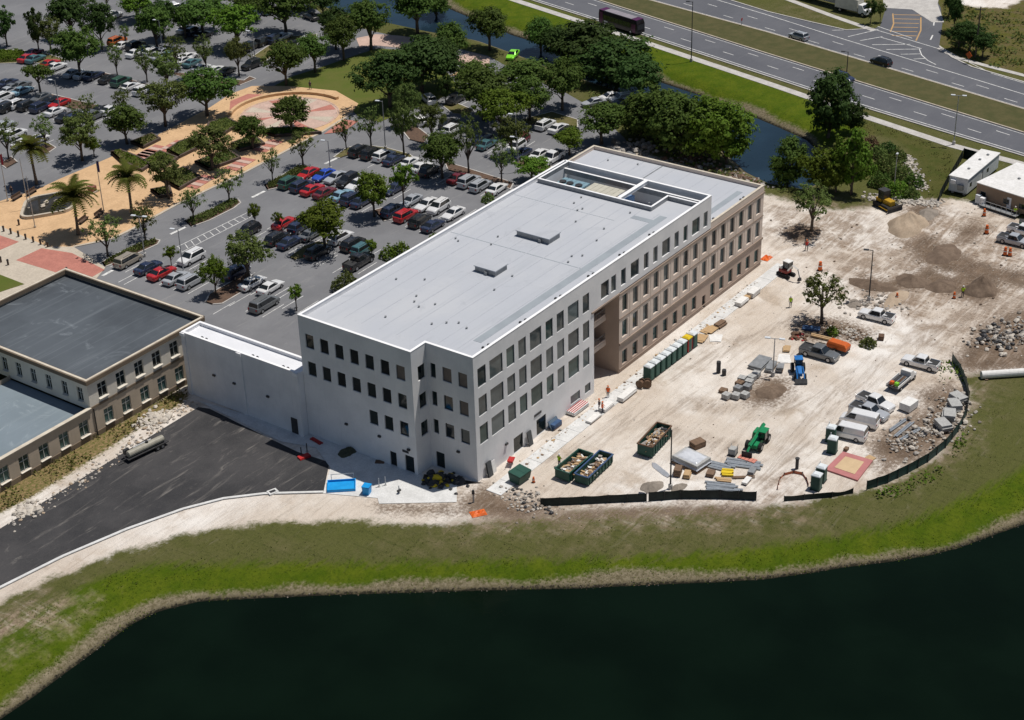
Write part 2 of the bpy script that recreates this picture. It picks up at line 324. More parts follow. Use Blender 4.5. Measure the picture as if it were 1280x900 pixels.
PAINT = M('road_paint', (.74, .74, .72), (.45, .45, .44), 1.5, .8)
PAINT_Y = M('orange_road_paint', (.50, .30, .12), (.38, .26, .14), 1.5, .8)
KERB = M('kerb_concrete', (.50, .44, .35), (.38, .33, .27), .8, .9)
def sheet(name, poly, mat, z, label, parent=None, thick=0):
    q = MB()
    if thick: q.prism(poly, z-thick, z)
    else:
        n = len(poly)
        if sum(poly[i][0]*poly[(i+1) % n][1]-poly[(i+1) % n][0]*poly[i][1] for i in range(n)) < 0: poly = poly[::-1]
        q.add([(x, y, z) for x, y in poly], [tuple(range(n))])
    o = q.build(name, mat, parent)
    if parent is None: tag(o, label, kind='structure')
    return o
def strip(q, pts, wd, z, h=0.0, m=0):        # a mitred band along a line, flat or with height
    P = [Vector(p) for p in pts]; L = []; R = []; n = len(P)
    for i, p in enumerate(P):
        d0 = (P[i]-P[i-1]).normalized() if i else (P[1]-P[0]).normalized(); d1 = (P[i+1]-P[i]).normalized() if i < n-1 else d0
        d = (d0+d1).normalized(); k = wd/2/max(.5, d.dot(d0)); nn = Vector((-d.y, d.x))*k; L.append(p+nn); R.append(p-nn)
    if h:
        q.loft([[(r.x, r.y, z), (r.x, r.y, z+h), (l.x, l.y, z+h), (l.x, l.y, z)] for l, r in zip(L, R)], m)
    else:
        for i in range(n-1): q.add([(R[i].x, R[i].y, z), (R[i+1].x, R[i+1].y, z), (L[i+1].x, L[i+1].y, z), (L[i].x, L[i].y, z)], [(0, 1, 2, 3)], m)
def offset(pts, k):
    out = []
    for i, p in enumerate(pts):
        a = Vector(pts[max(i-1, 0)]); c_ = Vector(pts[min(i+1, len(pts)-1)]); d = (c_-a).normalized()
        out.append((p[0]-d.y*k, p[1]+d.x*k))
    return out
# the lots behind the buildings
LOT = sheet('parking_lot', PX([(-120,-60),(392,-45),(386,4),(410,24),(470,40),(560,58),(610,70),(650,92),(700,112),(740,135),(780,172),(800,200),(640,330),(480,440),(330,475),(250,460),(90,420),(60,330),(-20,300),(-200,250)]), A_LOT, .03, 'grey weathered asphalt of the car park')
# front drive
DRIVE_LOW = [(404,617),(330,619),(280,625),(230,638),(160,663),(80,697),(0,737),(-90,785)]
sheet('asphalt_drive', PX([(-90,712),(0,661),(60,624),(130,581),(215,529),(248,509),(262,511),(300,530),(345,552),(372,565),(412,578)]+DRIVE_LOW), A_NEW, .03, 'fresh black asphalt drive curving past the buildings')
q = MB(); strip(q, offset(PX(DRIVE_LOW), -.25), .4, 0, .16); tag(q.build('kerb', CONC_W), 'pale concrete kerb along the curved black drive', kind='structure')
# apron of concrete at the front of the new building
sheet('concrete_apron', PX([(404,617),(413,585),(395,560),(350,552),(268,512),(245,500),(388,542),(528,592),(527,606),(571,605),(571,628),(474,630),(472,623)]), CONC_W, .06, 'pale concrete apron at the foot of the new building')
# walk along the long facade, slab by slab
SW = tag(obj('sidewalk', None), kind='structure', label='white concrete walk beside the long facade')
SW.empty_display_size = .5; k = 0; xx = -1.0
slab = MB(); slab.box(0, 0, 0, 2.96, 2.3, .14); slab_me = bevel(slab.mesh('slab', CONC_W), .015)
while xx < 77:
    o = obj('slab', slab_me, SW, (xx+1.5, -3.15+rng.uniform(-.01, .01), .02)); xx += 3.0
# ------------------------------------------------------------------ highway
HW1 = [(560,-40),(672,0),(800,40),(960,92.5),(1062,126),(1280,192),(1400,228)]
MED1 = [(620,-40),(747,0),(960,67.5),(1280,166),(1400,203)]
MED2 = [(660,-43),(810,0),(960,41),(1280,137),(1400,172)]
FAR = [(840,-40),(905,-2),(960,15),(1010,27),(1058,38),(1092,36),(1100,33),(1108,8),(1112,-10),(1165,-10),(1176,10),(1178,30),(1174,58),(1190,72),(1215,84),(1280,103),(1400,140)]
FARL = [(820,-40),(890,-2),(960,19),(1056,49.5),(1280,118),(1400,155)]
near_edge = offset(PX(HW1), -.9)
cw1 = sheet('highway_near', near_edge+PX(MED1)[::-1], A_ROAD, .03, 'near carriageway of the highway with white lane lines')
cw2 = sheet('highway_far', PX(MED2)+PX(FAR)[::-1], A_ROAD, .03, 'far carriageway of the highway with a side turning')
MEDG = M('median_grass', (.062, .066, .020), (.095, .085, .032), .4, .95, .3, fine=3)
sheet('median', PX(MED1)+PX(MED2)[::-1], MEDG, .12, 'olive grass median between the two carriageways', thick=.14)
q = MB(); strip(q, PX(MED1), .35, 0, .17); strip(q, PX(MED2), .35, 0, .17); tag(q.build('kerb', KERB), 'tan kerbs along both sides of the highway median', kind='structure')
q = MB(); strip(q, offset(near_edge, -.25), .35, 0, .15); strip(q, PX([(840,-40),(905,-2),(960,15),(1010,27),(1058,38),(1092,36)]), .35, 0, .15); strip(q, PX([(1174,58),(1190,72),(1215,84),(1280,103),(1400,140)]), .4, 0, .15)
tag(q.build('kerb', CONC), 'grey kerbs along the outer edges of the highway', kind='structure')
q = MB(); strip(q, PX([(560,-28),(647,1.5),(800,51),(960,104.5),(1080,145.5),(1190,182),(1280,206),(1400,240)]), 2.0, 0, .06); tag(q.build('sidewalk', CONC), 'pale footpath between the highway and the grass', kind='structure')
q = MB(); strip(q, PX([(970,-6),(1000,5),(1040,20),(1092,38)]), 1.6, 0, .06); tag(q.build('sidewalk', CONC), 'pale footpath beyond the far carriageway', kind='structure')
q = MB(); strip(q, PX([(1174,60),(1195,72),(1235,83),(1290,97)]), 1.4, 0, .07); tag(q.build('sidewalk', CONC), 'short pale footpath by the dark scrub', kind='structure')
def line(name, pts, wd, mat, parent, z=.036):
    q = MB(); strip(q, pts, wd, z); return q.build(name, mat, parent)
line('edge_line', PX(HW1), .22, PAINT, cw1); line('edge_line', offset(PX(MED1), -.7), .15, PAINT, cw1)
line('edge_line', PX(FARL), .22, PAINT, cw2); line('edge_line', offset(PX(MED2), .7), .15, PAINT, cw2)
line('edge_line', PX([(1040,38),(1092,36.5),(1180,63),(1240,92),(1290,107)]), .2, PAINT, cw2)
dash = MB(); dash.add([(-1.5, -.09, 0), (1.5, -.09, 0), (1.5, .09, 0), (-1.5, .09, 0)], [(0, 1, 2, 3)]); dash_me = dash.mesh('lane_dash', PAINT)
def dashes(a, b_, frac, parent, off, step=12.5):
    (a0, a1), (b0, b1) = (G(*a[0]), G(*a[1])), (G(*b_[0]), G(*b_[1]))
    P = Vector(a0).lerp(Vector(b0), frac); Q = Vector(a1).lerp(Vector(b1), frac); d = Q-P; L = d.length; d.normalize(); s = off
    while s < L:
        p_ = P+d*s; obj('lane_dash', dash_me, parent, (p_.x, p_.y, .036), math.atan2(d.y, d.x)); s += step
for fr in (.34, .67): dashes(((672,0),(1280,192)), ((747,0),(1280,166)), fr, cw1, 3+fr*3)
for fr in (.34, .67): dashes(((810,0),(1280,137)), ((890,-2),(1280,118)), fr, cw2, 5+fr*3)
# side turning: white hatching and the orange hatched island
for a, b_ in (((1075,51),(1103,46)), ((1090,56),(1138,55.5)), ((1108,62),(1148,61.5)), ((1126,68),(1150,67.5)), ((1142,74),(1156,73.2)), ((1060,46),(1098,37)), ((1100,46.5),(1152,61))): line('hatch_line', PX([a, b_]), .22, PAINT, cw2, .040)
line('hatch_line', PX([(1149,61),(1152,69),(1160,76),(1170,81)]), .22, PAINT, cw2, .044)
line('hatch_border', PX([(1113,40),(1117,30),(1116,17)]), .3, PAINT_Y, cw2, .040); line('hatch_border', PX([(1145,51),(1151,38),(1151,22)]), .3, PAINT_Y, cw2, .040)
for i in range(6):
    y0 = 18.5+i*5.2; line('hatch_line', PX([(1117.6-i*.6, y0), (1150.4-i*.9, y0+.6)]), .35, PAINT_Y, cw2, .044)
line('hatch_line', PX([(1097,33),(1140,48)]), .2, PAINT, cw2, .048)
line('turn_arrow', PX([(1163,50),(1166,44)]), .3, PAINT, cw2, .040); line('turn_arrow', PX([(1167,32),(1168,26)]), .3, PAINT, cw2, .040)
sheet('concrete_turning', PX([(1100,-30),(1180,-30),(1172,5),(1180,28),(1165,28),(1140,12),(1105,10)]), CONC, .05, 'pale concrete end of the side turning')
# ================================================================== buildings
def PYp(u, v, y):                             # pixel to the wall plane y = const: (x, z)
    d = _fw+_r*(u-640)/F_PX+_u*(450-v)/F_PX; q = CAM+(y-CAM[1])/d[1]*d; return float(q[0]), float(q[2])
def PXp(u, v, x):
    d = _fw+_r*(u-640)/F_PX+_u*(450-v)/F_PX; q = CAM+(x-CAM[0])/d[0]*d; return float(q[1]), float(q[2])
def wallmat(name, c1, c2, streak=.25):
    m, t, b = newmat(name); p = position(t); n1 = noise(t, p, .25, 5, .6)
    k = nd(t, 'Mapping'); t.links.new(p, k.inputs[0]); k.inputs['Scale'].default_value = (1, 1, .06); n2 = noise(t, k.outputs[0], 2.2, 5, .7); n3 = noise(t, p, 7, 3)
    c = mixc(t, ramp(t, n1, .35, .65), c1, c2); c = mixc(t, ramp(t, n2, .55, .75, 0, streak), c, tuple(x*.72 for x in c2)); c = mixc(t, ramp(t, n3, .4, .7, 0, .1), c, tuple(x*.7 for x in c1)); n6 = noise(t, p, .11, 6, .7); c = mixc(t, ramp(t, n6, .52, .68, 0, .35), c, tuple(x*.86 for x in c2))
    t.links.new(c, b.inputs['Base Color']); b.inputs['Roughness'].default_value = .85; b.inputs['Specular IOR Level'].default_value = .2; bump(t, b, n3, .12, .02); return m
W_WHITE = wallmat('white_stucco', (.79, .785, .79), (.70, .70, .71)); W_BEIGE = wallmat('beige_stucco', (.70, .59, .51), (.63, .53, .455)); W_TAN = wallmat('tan_stucco', (.48, .375, .31), (.42, .33, .27))
W_BELT = wallmat('belt_tan', (.34, .265, .215), (.30, .235, .19)); W_OLD1 = wallmat('old_tan_stucco', (.46, .385, .305), (.40, .335, .265), .45); W_OLD2 = wallmat('old_cream_stucco', (.74, .69, .60), (.66, .61, .53), .35)
W_CORN = wallmat('brown_cornice', (.22, .17, .12), (.17, .13, .095), .6); COPING = M('white_coping', (.86, .86, .87), (.80, .80, .81), .6, .6)
COPE_OLD = M('cream_coping', (.62, .56, .46), (.50, .44, .36), .8, .8)
def roofmat(name, c1, c2, c3, stain=.92):
    m, t, b = newmat(name); p = position(t); n1 = noise(t, p, .08, 4, .6); k = nd(t, 'Mapping'); t.links.new(p, k.inputs[0]); k.inputs['Scale'].default_value = (.03, 1.0, 1); n2 = noise(t, k.outputs[0], .9, 5, .75); n3 = noise(t, p, 3, 4, .7)
    c = mixc(t, ramp(t, n1, .35, .65), c1, c2); c = mixc(t, ramp(t, n2, .5, .72, 0, .55), c, c3); n7 = noise(t, p, .16, 5, .7, 1.5); c = mixc(t, ramp(t, n7, .56, .72, 0, .5), c, tuple(x*stain for x in c3));  c = mixc(t, ramp(t, n3, .55, .8, 0, .25), c, tuple(x*.75 for x in c3))
    t.links.new(c, b.inputs['Base Color']); b.inputs['Roughness'].default_value = .7; b.inputs['Specular IOR Level'].default_value = .25; bump(t, b, n2, .2, .03); return m
ROOF_W = roofmat('pale_roof_membrane', (.425, .445, .485), (.46, .475, .505), (.375, .395, .43)); ROOF_OLD = roofmat('grey_roof_membrane', (.088, .102, .118), (.060, .070, .082), (.17, .19, .21), 1.35)
ROOF_LOW = roofmat('blue_grey_roof_membrane', (.20, .245, .28), (.165, .205, .235), (.27, .31, .335), 1.25); ROOF_WHITE = M('white_roof', (.80, .79, .78), (.70, .69, .67), .3, .7, fine=2)
SEAM = M('membrane_seam', (.37, .39, .43), (.43, .45, .485), .5, .7); PAD = M('walkway_pad', (.30, .335, .365), (.27, .30, .33), .5, .8); DARK = M('dark_metal', (.03, .03, .035), (.05, .05, .05), 2, .5, coord='obj'); GREY = M('grey_metal', (.30, .31, .32), (.22, .23, .24), 1.5, .5, metal=.3, coord='obj')
FRAME_D = M('dark_window_frame', (.13, .14, .15), (.17, .18, .19), 2, .4, coord='obj'); FRAME_W = M('white_window_frame', (.50, .52, .50), (.42, .44, .42), 2, .5, coord='obj')
def glass(name, c1, c2, rough=.06):
    m, t, b = newmat(name); p = position(t); oi = nd(t, 'ObjectInfo').outputs['Random']; n = noise(t, p, .8, 3)
    c = mixc(t, ramp(t, math_(t, 'ADD', math_(t, 'MULTIPLY', oi, .7), math_(t, 'MULTIPLY', n, .5)), .2, 1.0), c1, c2); t.links.new(c, b.inputs['Base Color'])
    b.inputs['Roughness'].default_value = rough; b.inputs['Specular IOR Level'].default_value = .35; bump(t, b, noise(t, p, .5, 2), .06, .1); return m
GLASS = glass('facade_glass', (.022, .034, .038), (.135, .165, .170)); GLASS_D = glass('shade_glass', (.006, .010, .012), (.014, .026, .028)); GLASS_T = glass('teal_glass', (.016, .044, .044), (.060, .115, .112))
BOARD = M('brown_board', (.20, .165, .14), (.15, .125, .11), .7, .8)
def wall(name, parent, O, rz, W, H, holes, mat, depth=.22, z0=0.0, holemat=None):
    """a wall seen from outside: local x to the right, y inward; holes are real recesses"""
    us = sorted(set([0, W]+[round(h[i], 4) for h in holes for i in (0, 1)])); zs = sorted(set([z0, H]+[round(h[i], 4) for h in holes for i in (2, 3)]))
    q = MB()
    def inside(u, z): return any(h[0] < u < h[1] and h[2] < z < h[3] for h in holes)
    for i in range(len(us)-1):
        j = 0
        while j < len(zs)-1:
            if inside((us[i]+us[i+1])/2, (zs[j]+zs[j+1])/2): j += 1; continue
            q.add([(us[i], 0, zs[j]), (us[i+1], 0, zs[j]), (us[i+1], 0, zs[j+1]), (us[i], 0, zs[j+1])], [(0, 1, 2, 3)]); j += 1
    for a, b_, c, d in [h[:4] for h in holes]:
        D = depth
        q.add([(a, 0, c), (b_, 0, c), (b_, D, c), (a, D, c)], [(0, 1, 2, 3)]); q.add([(a, 0, d), (b_, 0, d), (b_, D, d), (a, D, d)], [(3, 2, 1, 0)])
        q.add([(a, 0, c), (a, 0, d), (a, D, d), (a, D, c)], [(3, 2, 1, 0)]); q.add([(b_, 0, c), (b_, 0, d), (b_, D, d), (b_, D, c)], [(0, 1, 2, 3)])
    return q.build(name, mat, parent, O, rz)
_wc = {}
def window(parent, O, rz, h, style='dark', gl=None, depth=.22, name='window'):
    w_, hh = round(h[1]-h[0], 2), round(h[3]-h[2], 2); key = (w_, hh, style)
    if key not in _wc:
        q = MB(); f = .045; fm = FRAME_W if style == 'cross' else FRAME_D
        for x in (-w_/2+f/2, w_/2-f/2): q.box(x, 0, hh/2, f, .08, hh)
        for z in (f/2, hh-f/2): q.box(0, 0, z, w_-2*f, .08, f)
        if style == 'cross': q.box(0, -.02, hh/2, .08, .08, hh-2*f); q.box(0, -.022, hh*.64, w_-2*f, .08, .07)
        elif w_ > 9: pass
        g_ = MB(); g_.add([(-w_/2+f, 0, f), (w_/2-f, 0, f), (w_/2-f, 0, hh-f), (-w_/2+f, 0, hh-f)], [(0, 1, 2, 3)])
        s_ = MB(); s_.box(0, -.14, -.03, w_+.04, .30, .06)
        _wc[key] = (q.mesh('window', fm), {}, g_, s_.mesh('sill', W_OLD2))
    fr, panes, g_, sill = _wc[key]; gl = gl or GLASS
    if gl.name not in panes: panes[gl.name] = g_.mesh('pane', gl)
    c, s = math.cos(rz), math.sin(rz); u = (h[0]+h[1])/2; y = depth-.05
    o = obj(name, fr, parent, (O[0]+c*u-s*y, O[1]+s*u+c*y, O[2]+h[2]), rz); obj('pane', panes[gl.name], o, (0, .02, 0))
    if style == 'cross': obj('sill', sill, o, (0, -depth+.05, 0))
    return o
# ------------------------------------------------------------------ the new four-storey building
NB = thing('office_building', 'long four storey white and beige building under construction with pale flat roof', 'building')
H1, H2, LW, LB, WD, SD, SC_ = 18.0, 13.6, 58.6, 75.2, 26.0, 2.98, 7.36
RF, RF2 = 17.45, 13.05
def dk(): return rng.choice([GLASS, GLASS, GLASS_T, GLASS])
# long white facade (faces -y): columns of windows
colsW = [(.9, 2.45), (3.4, 6.0), (7.0, 8.55), (9.6, 11.1), (12.15, 14.55), (15.7, 17.15), (18.25, 19.75), (20.85, 23.25), (24.4, 25.8)]
colsT = [(26.75, 28.0), (28.8, 30.8), (31.35, 32.6), (33.85, 35.1), (36.35, 38.5), (39.8, 41.05), (42.3, 43.5), (44.7, 46.9), (48.1, 49.35), (50.65, 51.8), (53.1, 55.3), (56.4, 57.6)]
holes = [(a-.08, b_+.08, z, z+2.7) for a, b_ in colsW for z in (13.35, 9.2, 5.08)]+[(21.2, 23.5, .85, 2.2), (24.7, 26.1, .85, 2.2)]
doors = [(7.9, 10.0, 0.05, 2.35), (13.1, 15.3, .05, 2.5)]
wall('facade_wall', NB, (0, 0, 0), 0, 27.0, H1, holes+doors, W_WHITE, .16)
for h in holes: window(NB, (0, 0, 0), 0, h, gl=dk(), depth=.16)
for h in doors: window(NB, (0, 0, 0), 0, h, gl=GLASS_D, depth=.16, name='door')
TOPZ = 12.75
holes = [(a-27.0, b_-27.0, 13.55, 16.0) for a, b_ in colsT if a > 27]
wall('facade_wall', NB, (27.0, 0, 0), 0, LW-27.0, H1, holes, W_WHITE, .25, TOPZ)
for h in holes: window(NB, (27.0, 0, 0), 0, h, gl=dk(), depth=.25)
# beige part
cb = [34.2+2.765*i for i in range(15)]; X0 = 33.4
holes = [(c-X0, c-X0+1.4, z, z+2.6) for c in cb for z in (9.32, 5.36)]
wall('facade_wall', NB, (X0, 0, 0), 0, LB-X0, 12.62, holes, W_BEIGE, .3, 4.62)
for h in holes: window(NB, (X0, 0, 0), 0, h, gl=dk(), depth=.3)
holes = [(c-X0, c-X0+1.35, 1.0, 3.2) for i, c in enumerate(cb) if i != 8]; dr = [(cb[8]+.4-X0, cb[8]+1.35-X0, .1, 2.2)]
wall('facade_wall', NB, (X0, 0, 0), 0, LB-X0, 4.62, holes+dr, W_TAN, .3)
for h in holes: window(NB, (X0, 0, 0), 0, h, gl=GLASS_T, depth=.3)
window(NB, (X0, 0, 0), 0, dr[0], gl=GLASS_D, depth=.3, name='door')
wall('parapet_wall', NB, (LW, 0, 0), 0, LB-LW, H2, [], W_BEIGE, .3, 12.62)
q = MB()
for z, hh, pr in ((4.62, .34, .16), (8.55, .2, .08), (12.45, .26, .14), (.62, .14, .10)): q.b2(X0, LB+pr, -pr, -.003, z-hh/2, z+hh/2)
q.b2(26.4, X0, -.14, -.003, 12.50, 12.745)
q.build('belt_course', W_BELT, NB)
# vertical control joints of the beige wall, shallow pilaster strips
q = MB()
for c in cb[:-1]: q.b2(c+1.93, c+2.21, -.035, -.001, 4.85, 12.3)
q.build('pilaster_strips', W_BEIGE, NB)
# the recess with its balconies
q = MB(); q.add([(27, 0, 0), (27, 9, 0), (27, 9, TOPZ), (27, 0, TOPZ)], [(0, 1, 2, 3)]); q.build('recess_wall', W_TAN, NB)
q = MB(); q.add([(X0, 9, 0), (X0, 0, 0), (X0, 0, TOPZ), (X0, 9, TOPZ)], [(0, 1, 2, 3)]); q.build('recess_wall', W_TAN, NB)
q = MB(); q.add([(27, 9, 0), (X0, 9, 0), (X0, 9, TOPZ), (27, 9, TOPZ)], [(0, 1, 2, 3)]); q.build('recess_wall', W_TAN, NB)
q = MB(); q.b2(27, X0, 0, 9, TOPZ-.3, TOPZ-.003); q.build('recess_ceiling', W_BEIGE, NB)
for z in (4.55, 8.5):
    q = MB(); q.b2(27.01, X0-.01, 2.2, 8.99, z-.6, z); o = q.build('balcony', W_BEIGE, NB)
    q = MB(); q.b2(27.02, X0-.02, 2.25, 2.4, z+.001, z+.35, m=0)
    for i in range(15): q.box(27.2+i*.43, 2.33, z+.75, .05, .05, .8, m=1)
    q.box(30.2, 2.33, z+1.17, 6.3, .08, .08, m=1); q.build('railing', [W_BEIGE, GREY], o)
# front, shaded side (faces -x)
fr = rad(-90)
vw = [(WD-25.0+2.52*i, WD-25.0+2.52*i+1.42) for i in range(7)]
holes = [(a, b_, z, z+2.08) for a, b_ in vw for z in (13.5, 9.42)]+[(a, b_, 5.34, 7.42) for a, b_ in vw[4:]]
dr = [(WD-11.9, WD-10.8, .05, 2.2), (WD-9.4, WD-7.9, .05, 2.5)]
wall('front_wall', NB, (-SD, WD, 0), fr, WD-SC_, H1, holes+dr, W_WHITE, .22)
for i, h in enumerate(holes): window(NB, (-SD, WD, 0), fr, h, gl=BOARD if i == 12 else GLASS_D)
for h in dr: window(NB, (-SD, WD, 0), fr, h, gl=GLASS_D, name='door')
vr = [(.58, 1.4), (2.48, 3.9), (4.95, 6.35)]
holes = [(a, b_, z, z+2.06) for a, b_ in vr for z in (13.3, 9.25, 5.15)]; dr = [(.7, 2.1, .05, 2.4)]
wall('front_wall', NB, (0, SC_, 0), fr, SC_, H1, holes+dr, W_WHITE, .22)
for i, h in enumerate(holes): window(NB, (0, SC_, 0), fr, h, gl=BOARD if i in (3, 6, 7) else GLASS_D)
window(NB, (0, SC_, 0), fr, dr[0], gl=GLASS_D, name='door')
holes = [(1.2, 2.6, z, z+2.06) for z in (13.3, 9.25, 5.15)]
wall('front_wall', NB, (-SD, SC_, 0), 0, SD, H1, holes, W_WHITE, .22)
for h in holes: window(NB, (-SD, SC_, 0), 0, h, gl=GLASS_D)
# back and far sides
bk = rad(180); holes = [(3+i*3.1, 4.5+i*3.1, z, z+2.4) for i in range(16) for z in (13.5, 9.4, 5.2, 1.0)]
W2 = 31.5
q = MB(); q.add([(LW, WD, 0), (-SD, WD, 0), (-SD, WD, H1), (LW, WD, H1)], [(0, 1, 2, 3)]); q.add([(LW, 0, RF2-.3), (LW, WD, RF2-.3), (LW, WD, H1), (LW, 0, H1)], [(0, 1, 2, 3)]); q.build('rear_wall', W_WHITE, NB)
q = MB(); q.add([(LB, W2, 0), (28, W2, 0), (28, W2, H2), (LB, W2, H2)], [(0, 1, 2, 3)]); q.add([(LB, 0, 0), (LB, W2, 0), (LB, W2, H2), (LB, 0, H2)], [(0, 1, 2, 3)]); q.add([(28, W2, 0), (28, WD, 0), (28, WD, H2), (28, W2, H2)], [(0, 1, 2, 3)]); q.build('rear_wall', W_BEIGE, NB)
# roofs with the sunken plant well
wx0, wx1, wy1 = 50.4, 58.25, 25.0; ny0, nx0 = 5.4, 55.1; WF = 14.3
def plate(name, rects, z, mat): 
    q = MB()
    for a, b_, c, d in rects: q.add([(a, c, z), (b_, c, z), (b_, d, z), (a, d, z)], [(0, 1, 2, 3)])
    return q.build(name, mat, NB)
RFP = plate('roof', [(-SD, 0, SC_, WD), (0, wx0, 0, WD), (wx0, nx0, 0, ny0), (wx0, LW, wy1, WD)], RF, ROOF_W)
plate('roof', [(LW, LB, 0, W2), (28, LW, WD, W2)], RF2, ROOF_W)
plate('well_floor', [(wx0, LW, .3, wy1)], WF, PAD)
q = MB()
for a, b_ in (((wx0, wy1), (wx0, ny0)), ((wx0, ny0), (nx0, ny0)), ((nx0, ny0), (nx0, .3)), ((LW-.3, wy1), (wx0, wy1)), ((LW-.3, .3), (LW-.3, wy1)), ((nx0, .3), (LW-.3, .3))):
    q.add([(a[0], a[1], WF), (b_[0], b_[1], WF), (b_[0], b_[1], RF), (a[0], a[1], RF)], [(0, 1, 2, 3)])
q.build('well_wall', W_WHITE, NB)
q = MB()   # low upstand round the well
for a in ((wx0-.25, wx0, ny0-.25, wy1+.25), (wx0, nx0, ny0-.25, ny0), (nx0-.25, nx0, .3, ny0-.25), (wx0, LW-.31, wy1, wy1+.25)): q.b2(*a, RF-.02, RF+.62, 0); q.b2(a[0]-.03, a[1]+.03, a[2]-.03, a[3]+.03, RF+.621, RF+.69, 1)
q.build('well_upstand', [GREY, COPING], NB)
q = MB(); q.box((wx0+LW)/2, 11.0, RF+.35, LW-wx0-.3, .5, .45); q.box((wx0+LW)/2, 11.0, RF+.62, LW-wx0-.3, .62, .07); q.build('well_beam', COPING, NB)
q = MB(); q.b2(57.0, 57.25, .31, wy1, RF-.9, RF-.1, 0); q.b2(56.95, 57.3, .31, wy1, RF-.098, RF-.03, 1); q.build('well_gutter', [GREY, COPING], NB)
# parapets and copings
def edge(pts, z0, z1, mat, cop, wd=.3, parent=NB):
    q = MB(); strip(q, pts, wd, z0, z1-z0); q.build('parapet', mat, parent)
    q = MB(); strip(q, pts, wd+.08, z1+.001, .06); q.build('coping', cop, parent)
i_ = .16
edge([(LW-i_, WD-i_), (-SD+i_, WD-i_), (-SD+i_, SC_+i_), (i_, SC_+i_), (i_, i_), (LW-i_, i_), (LW-i_, WD-i_)], RF+.01, H1-.003, W_WHITE, COPING)
edge([(LW+.02, i_), (LB-i_, i_), (LB-i_, W2-i_), (28+i_, W2-i_)], RF2+.01, H2-.003, W_BEIGE, COPE_OLD)
# roof furniture
def hatch(x0, x1, y0, y1):
    q = MB(); q.b2(x0, x1, y0, y1, RF-.05, RF+.75, 0); q.b2(x0-.12, x1+.12, y0-.12, y1+.12, RF+.751, RF+.87, 1); q.b2(x0-.35, x0-.001, y0+1.2, y0+1.6, RF+.1, RF+.5, 0); q.build('roof_hatch', [GREY, ROOF_W], NB)
hatch(32.9, 35.6, 11.3, 16.8); hatch(20.6, 23.3, 11.6, 15.0)
q = MB(); q.b2(4.5, 49.5, 2.1, 3.3, RF+.001, RF+.02); q.b2(46.5, 47.6, 3.3, 6.5, RF+.001, RF+.02); q.build('walkway_pad', PAD, NB)
q = MB(); q.b2(LW+1, LB-3, 2.1, 3.1, RF2+.001, RF2+.02); q.build('walkway_pad', PAD, NB)
dm = MB(); dm.tube([(0, 0, 0), (0, 0, .18)], [.24, .16], 10); dm = dm.mesh('roof_drain', DARK)
for x in (3.6, 11.6, 19.6, 27.4, 35.2, 43.0): obj('roof_drain', dm, NB, (x, 1.1, RF)); obj('roof_drain', dm, NB, (x+.95, .95, RF))
for x in (60.2, 69.5): obj('roof_drain', dm, NB, (x, 1.0, RF2)); obj('roof_drain', dm, NB, (x+.95, 1.0, RF2))
obj('roof_drain', dm, NB, (66, 28.5, RF2)); obj('roof_drain', dm, NB, (66.9, 28.5, RF2))
vm = MB(); vm.tube([(0, 0, 0), (0, 0, .16)], .12, 8); vm.tube([(0, 0, .16), (0, 0, .2)], .16, 8); vm = vm.mesh('roof_vent', GREY)
for k in range(46):
    x, y = (rng.uniform(3, 49), rng.uniform(5, 24)) if k < 36 else (rng.uniform(60, 74), rng.uniform(4, 28))
    if 19 < x < 37 and 10 < y < 18: continue
    obj('roof_vent', vm, NB, (x, y, RF if k < 36 else RF2))
obj('roof_seam_strip', None, NB); 
for k, (x0, y0, x1, y1) in enumerate([(28.8, .5, 28.95, 25.5), (44.5, 8, 44.6, 25.5)]):
    q = MB(); q.b2(x0, x1, y0, y1, RF+.002, RF+.012); q.build('roof_seam', PAD, NB)
for k in range(8): q = MB(); q.b2(.5, 49.9, 3.6+k*2.9, 3.72+k*2.9, RF+.003, RF+.014); q.build('roof_seam', SEAM, NB)
for k in range(9): q = MB(); q.b2(LW+.4, LB-.5, 4+k*2.9, 4.12+k*2.9, RF2+.003, RF2+.014); q.build('roof_seam', SEAM, NB)
q = MB(); q.b2(LW+.01, LB-.4, 17.9, 18.1, RF2+.002, RF2+.06); q.build('expansion_joint', GREY, NB)
bpy.data.objects.remove(bpy.data.objects['roof_seam_strip'])
# plant in the well: things standing on its floor
TANS = M('tan_unit_steel', (.52, .50, .42), (.44, .42, .35), .8, .5, coord='obj'); TEALS = M('teal_unit_steel', (.22, .34, .40), (.16, .26, .32), .8, .4, coord='obj'); BLUES = M('blue_duct_steel', (.26, .40, .62), (.20, .32, .52), .8, .4, coord='obj')
def unit(name, label, loc, sx, sy, sz, mat, roof, fins=True):
    t_ = thing(name, label, 'air unit', loc); q = MB(); q.box(0, 0, sz/2+.15, sx, sy, sz); bo = q.build('housing', mat, t_); bevel(bo.data, .04)
    q = MB(); q.box(0, 0, .08, sx*.94, sy*.96, .16); q.build('skid', DARK, t_)
    q = MB(); n = 6
    for k in range(n): q.box(0, -sy/2+(k+.5)*sy/n, sz+.22, sx+.1, sy/n-.05, .12)
    q.build('roof_panels', roof, t_)
    q = MB()
    for k in range(5): q.box(-sx/2-.02, -sy/2+(k+.5)*sy/5, sz*.55, .05, sy/5-.25, sz*.55)
    q.build('louvres', DARK, t_); return t_
unit('air_handler', 'tan roofed air handler in the sunken roof well', (53.6, 15.6, WF), 3.4, 5.6, 2.5, W_TAN, TANS)
t_ = unit('chiller', 'teal chiller at the back of the sunken roof well', (53.8, 21.6, WF), 3.4, 4.6, 2.1, TEALS, TEALS)
q = MB()
for y in (20.2-21.6, .2, 1.5): q.tube([(0, y, 2.3), (0, y, 2.6)], .55, 14)
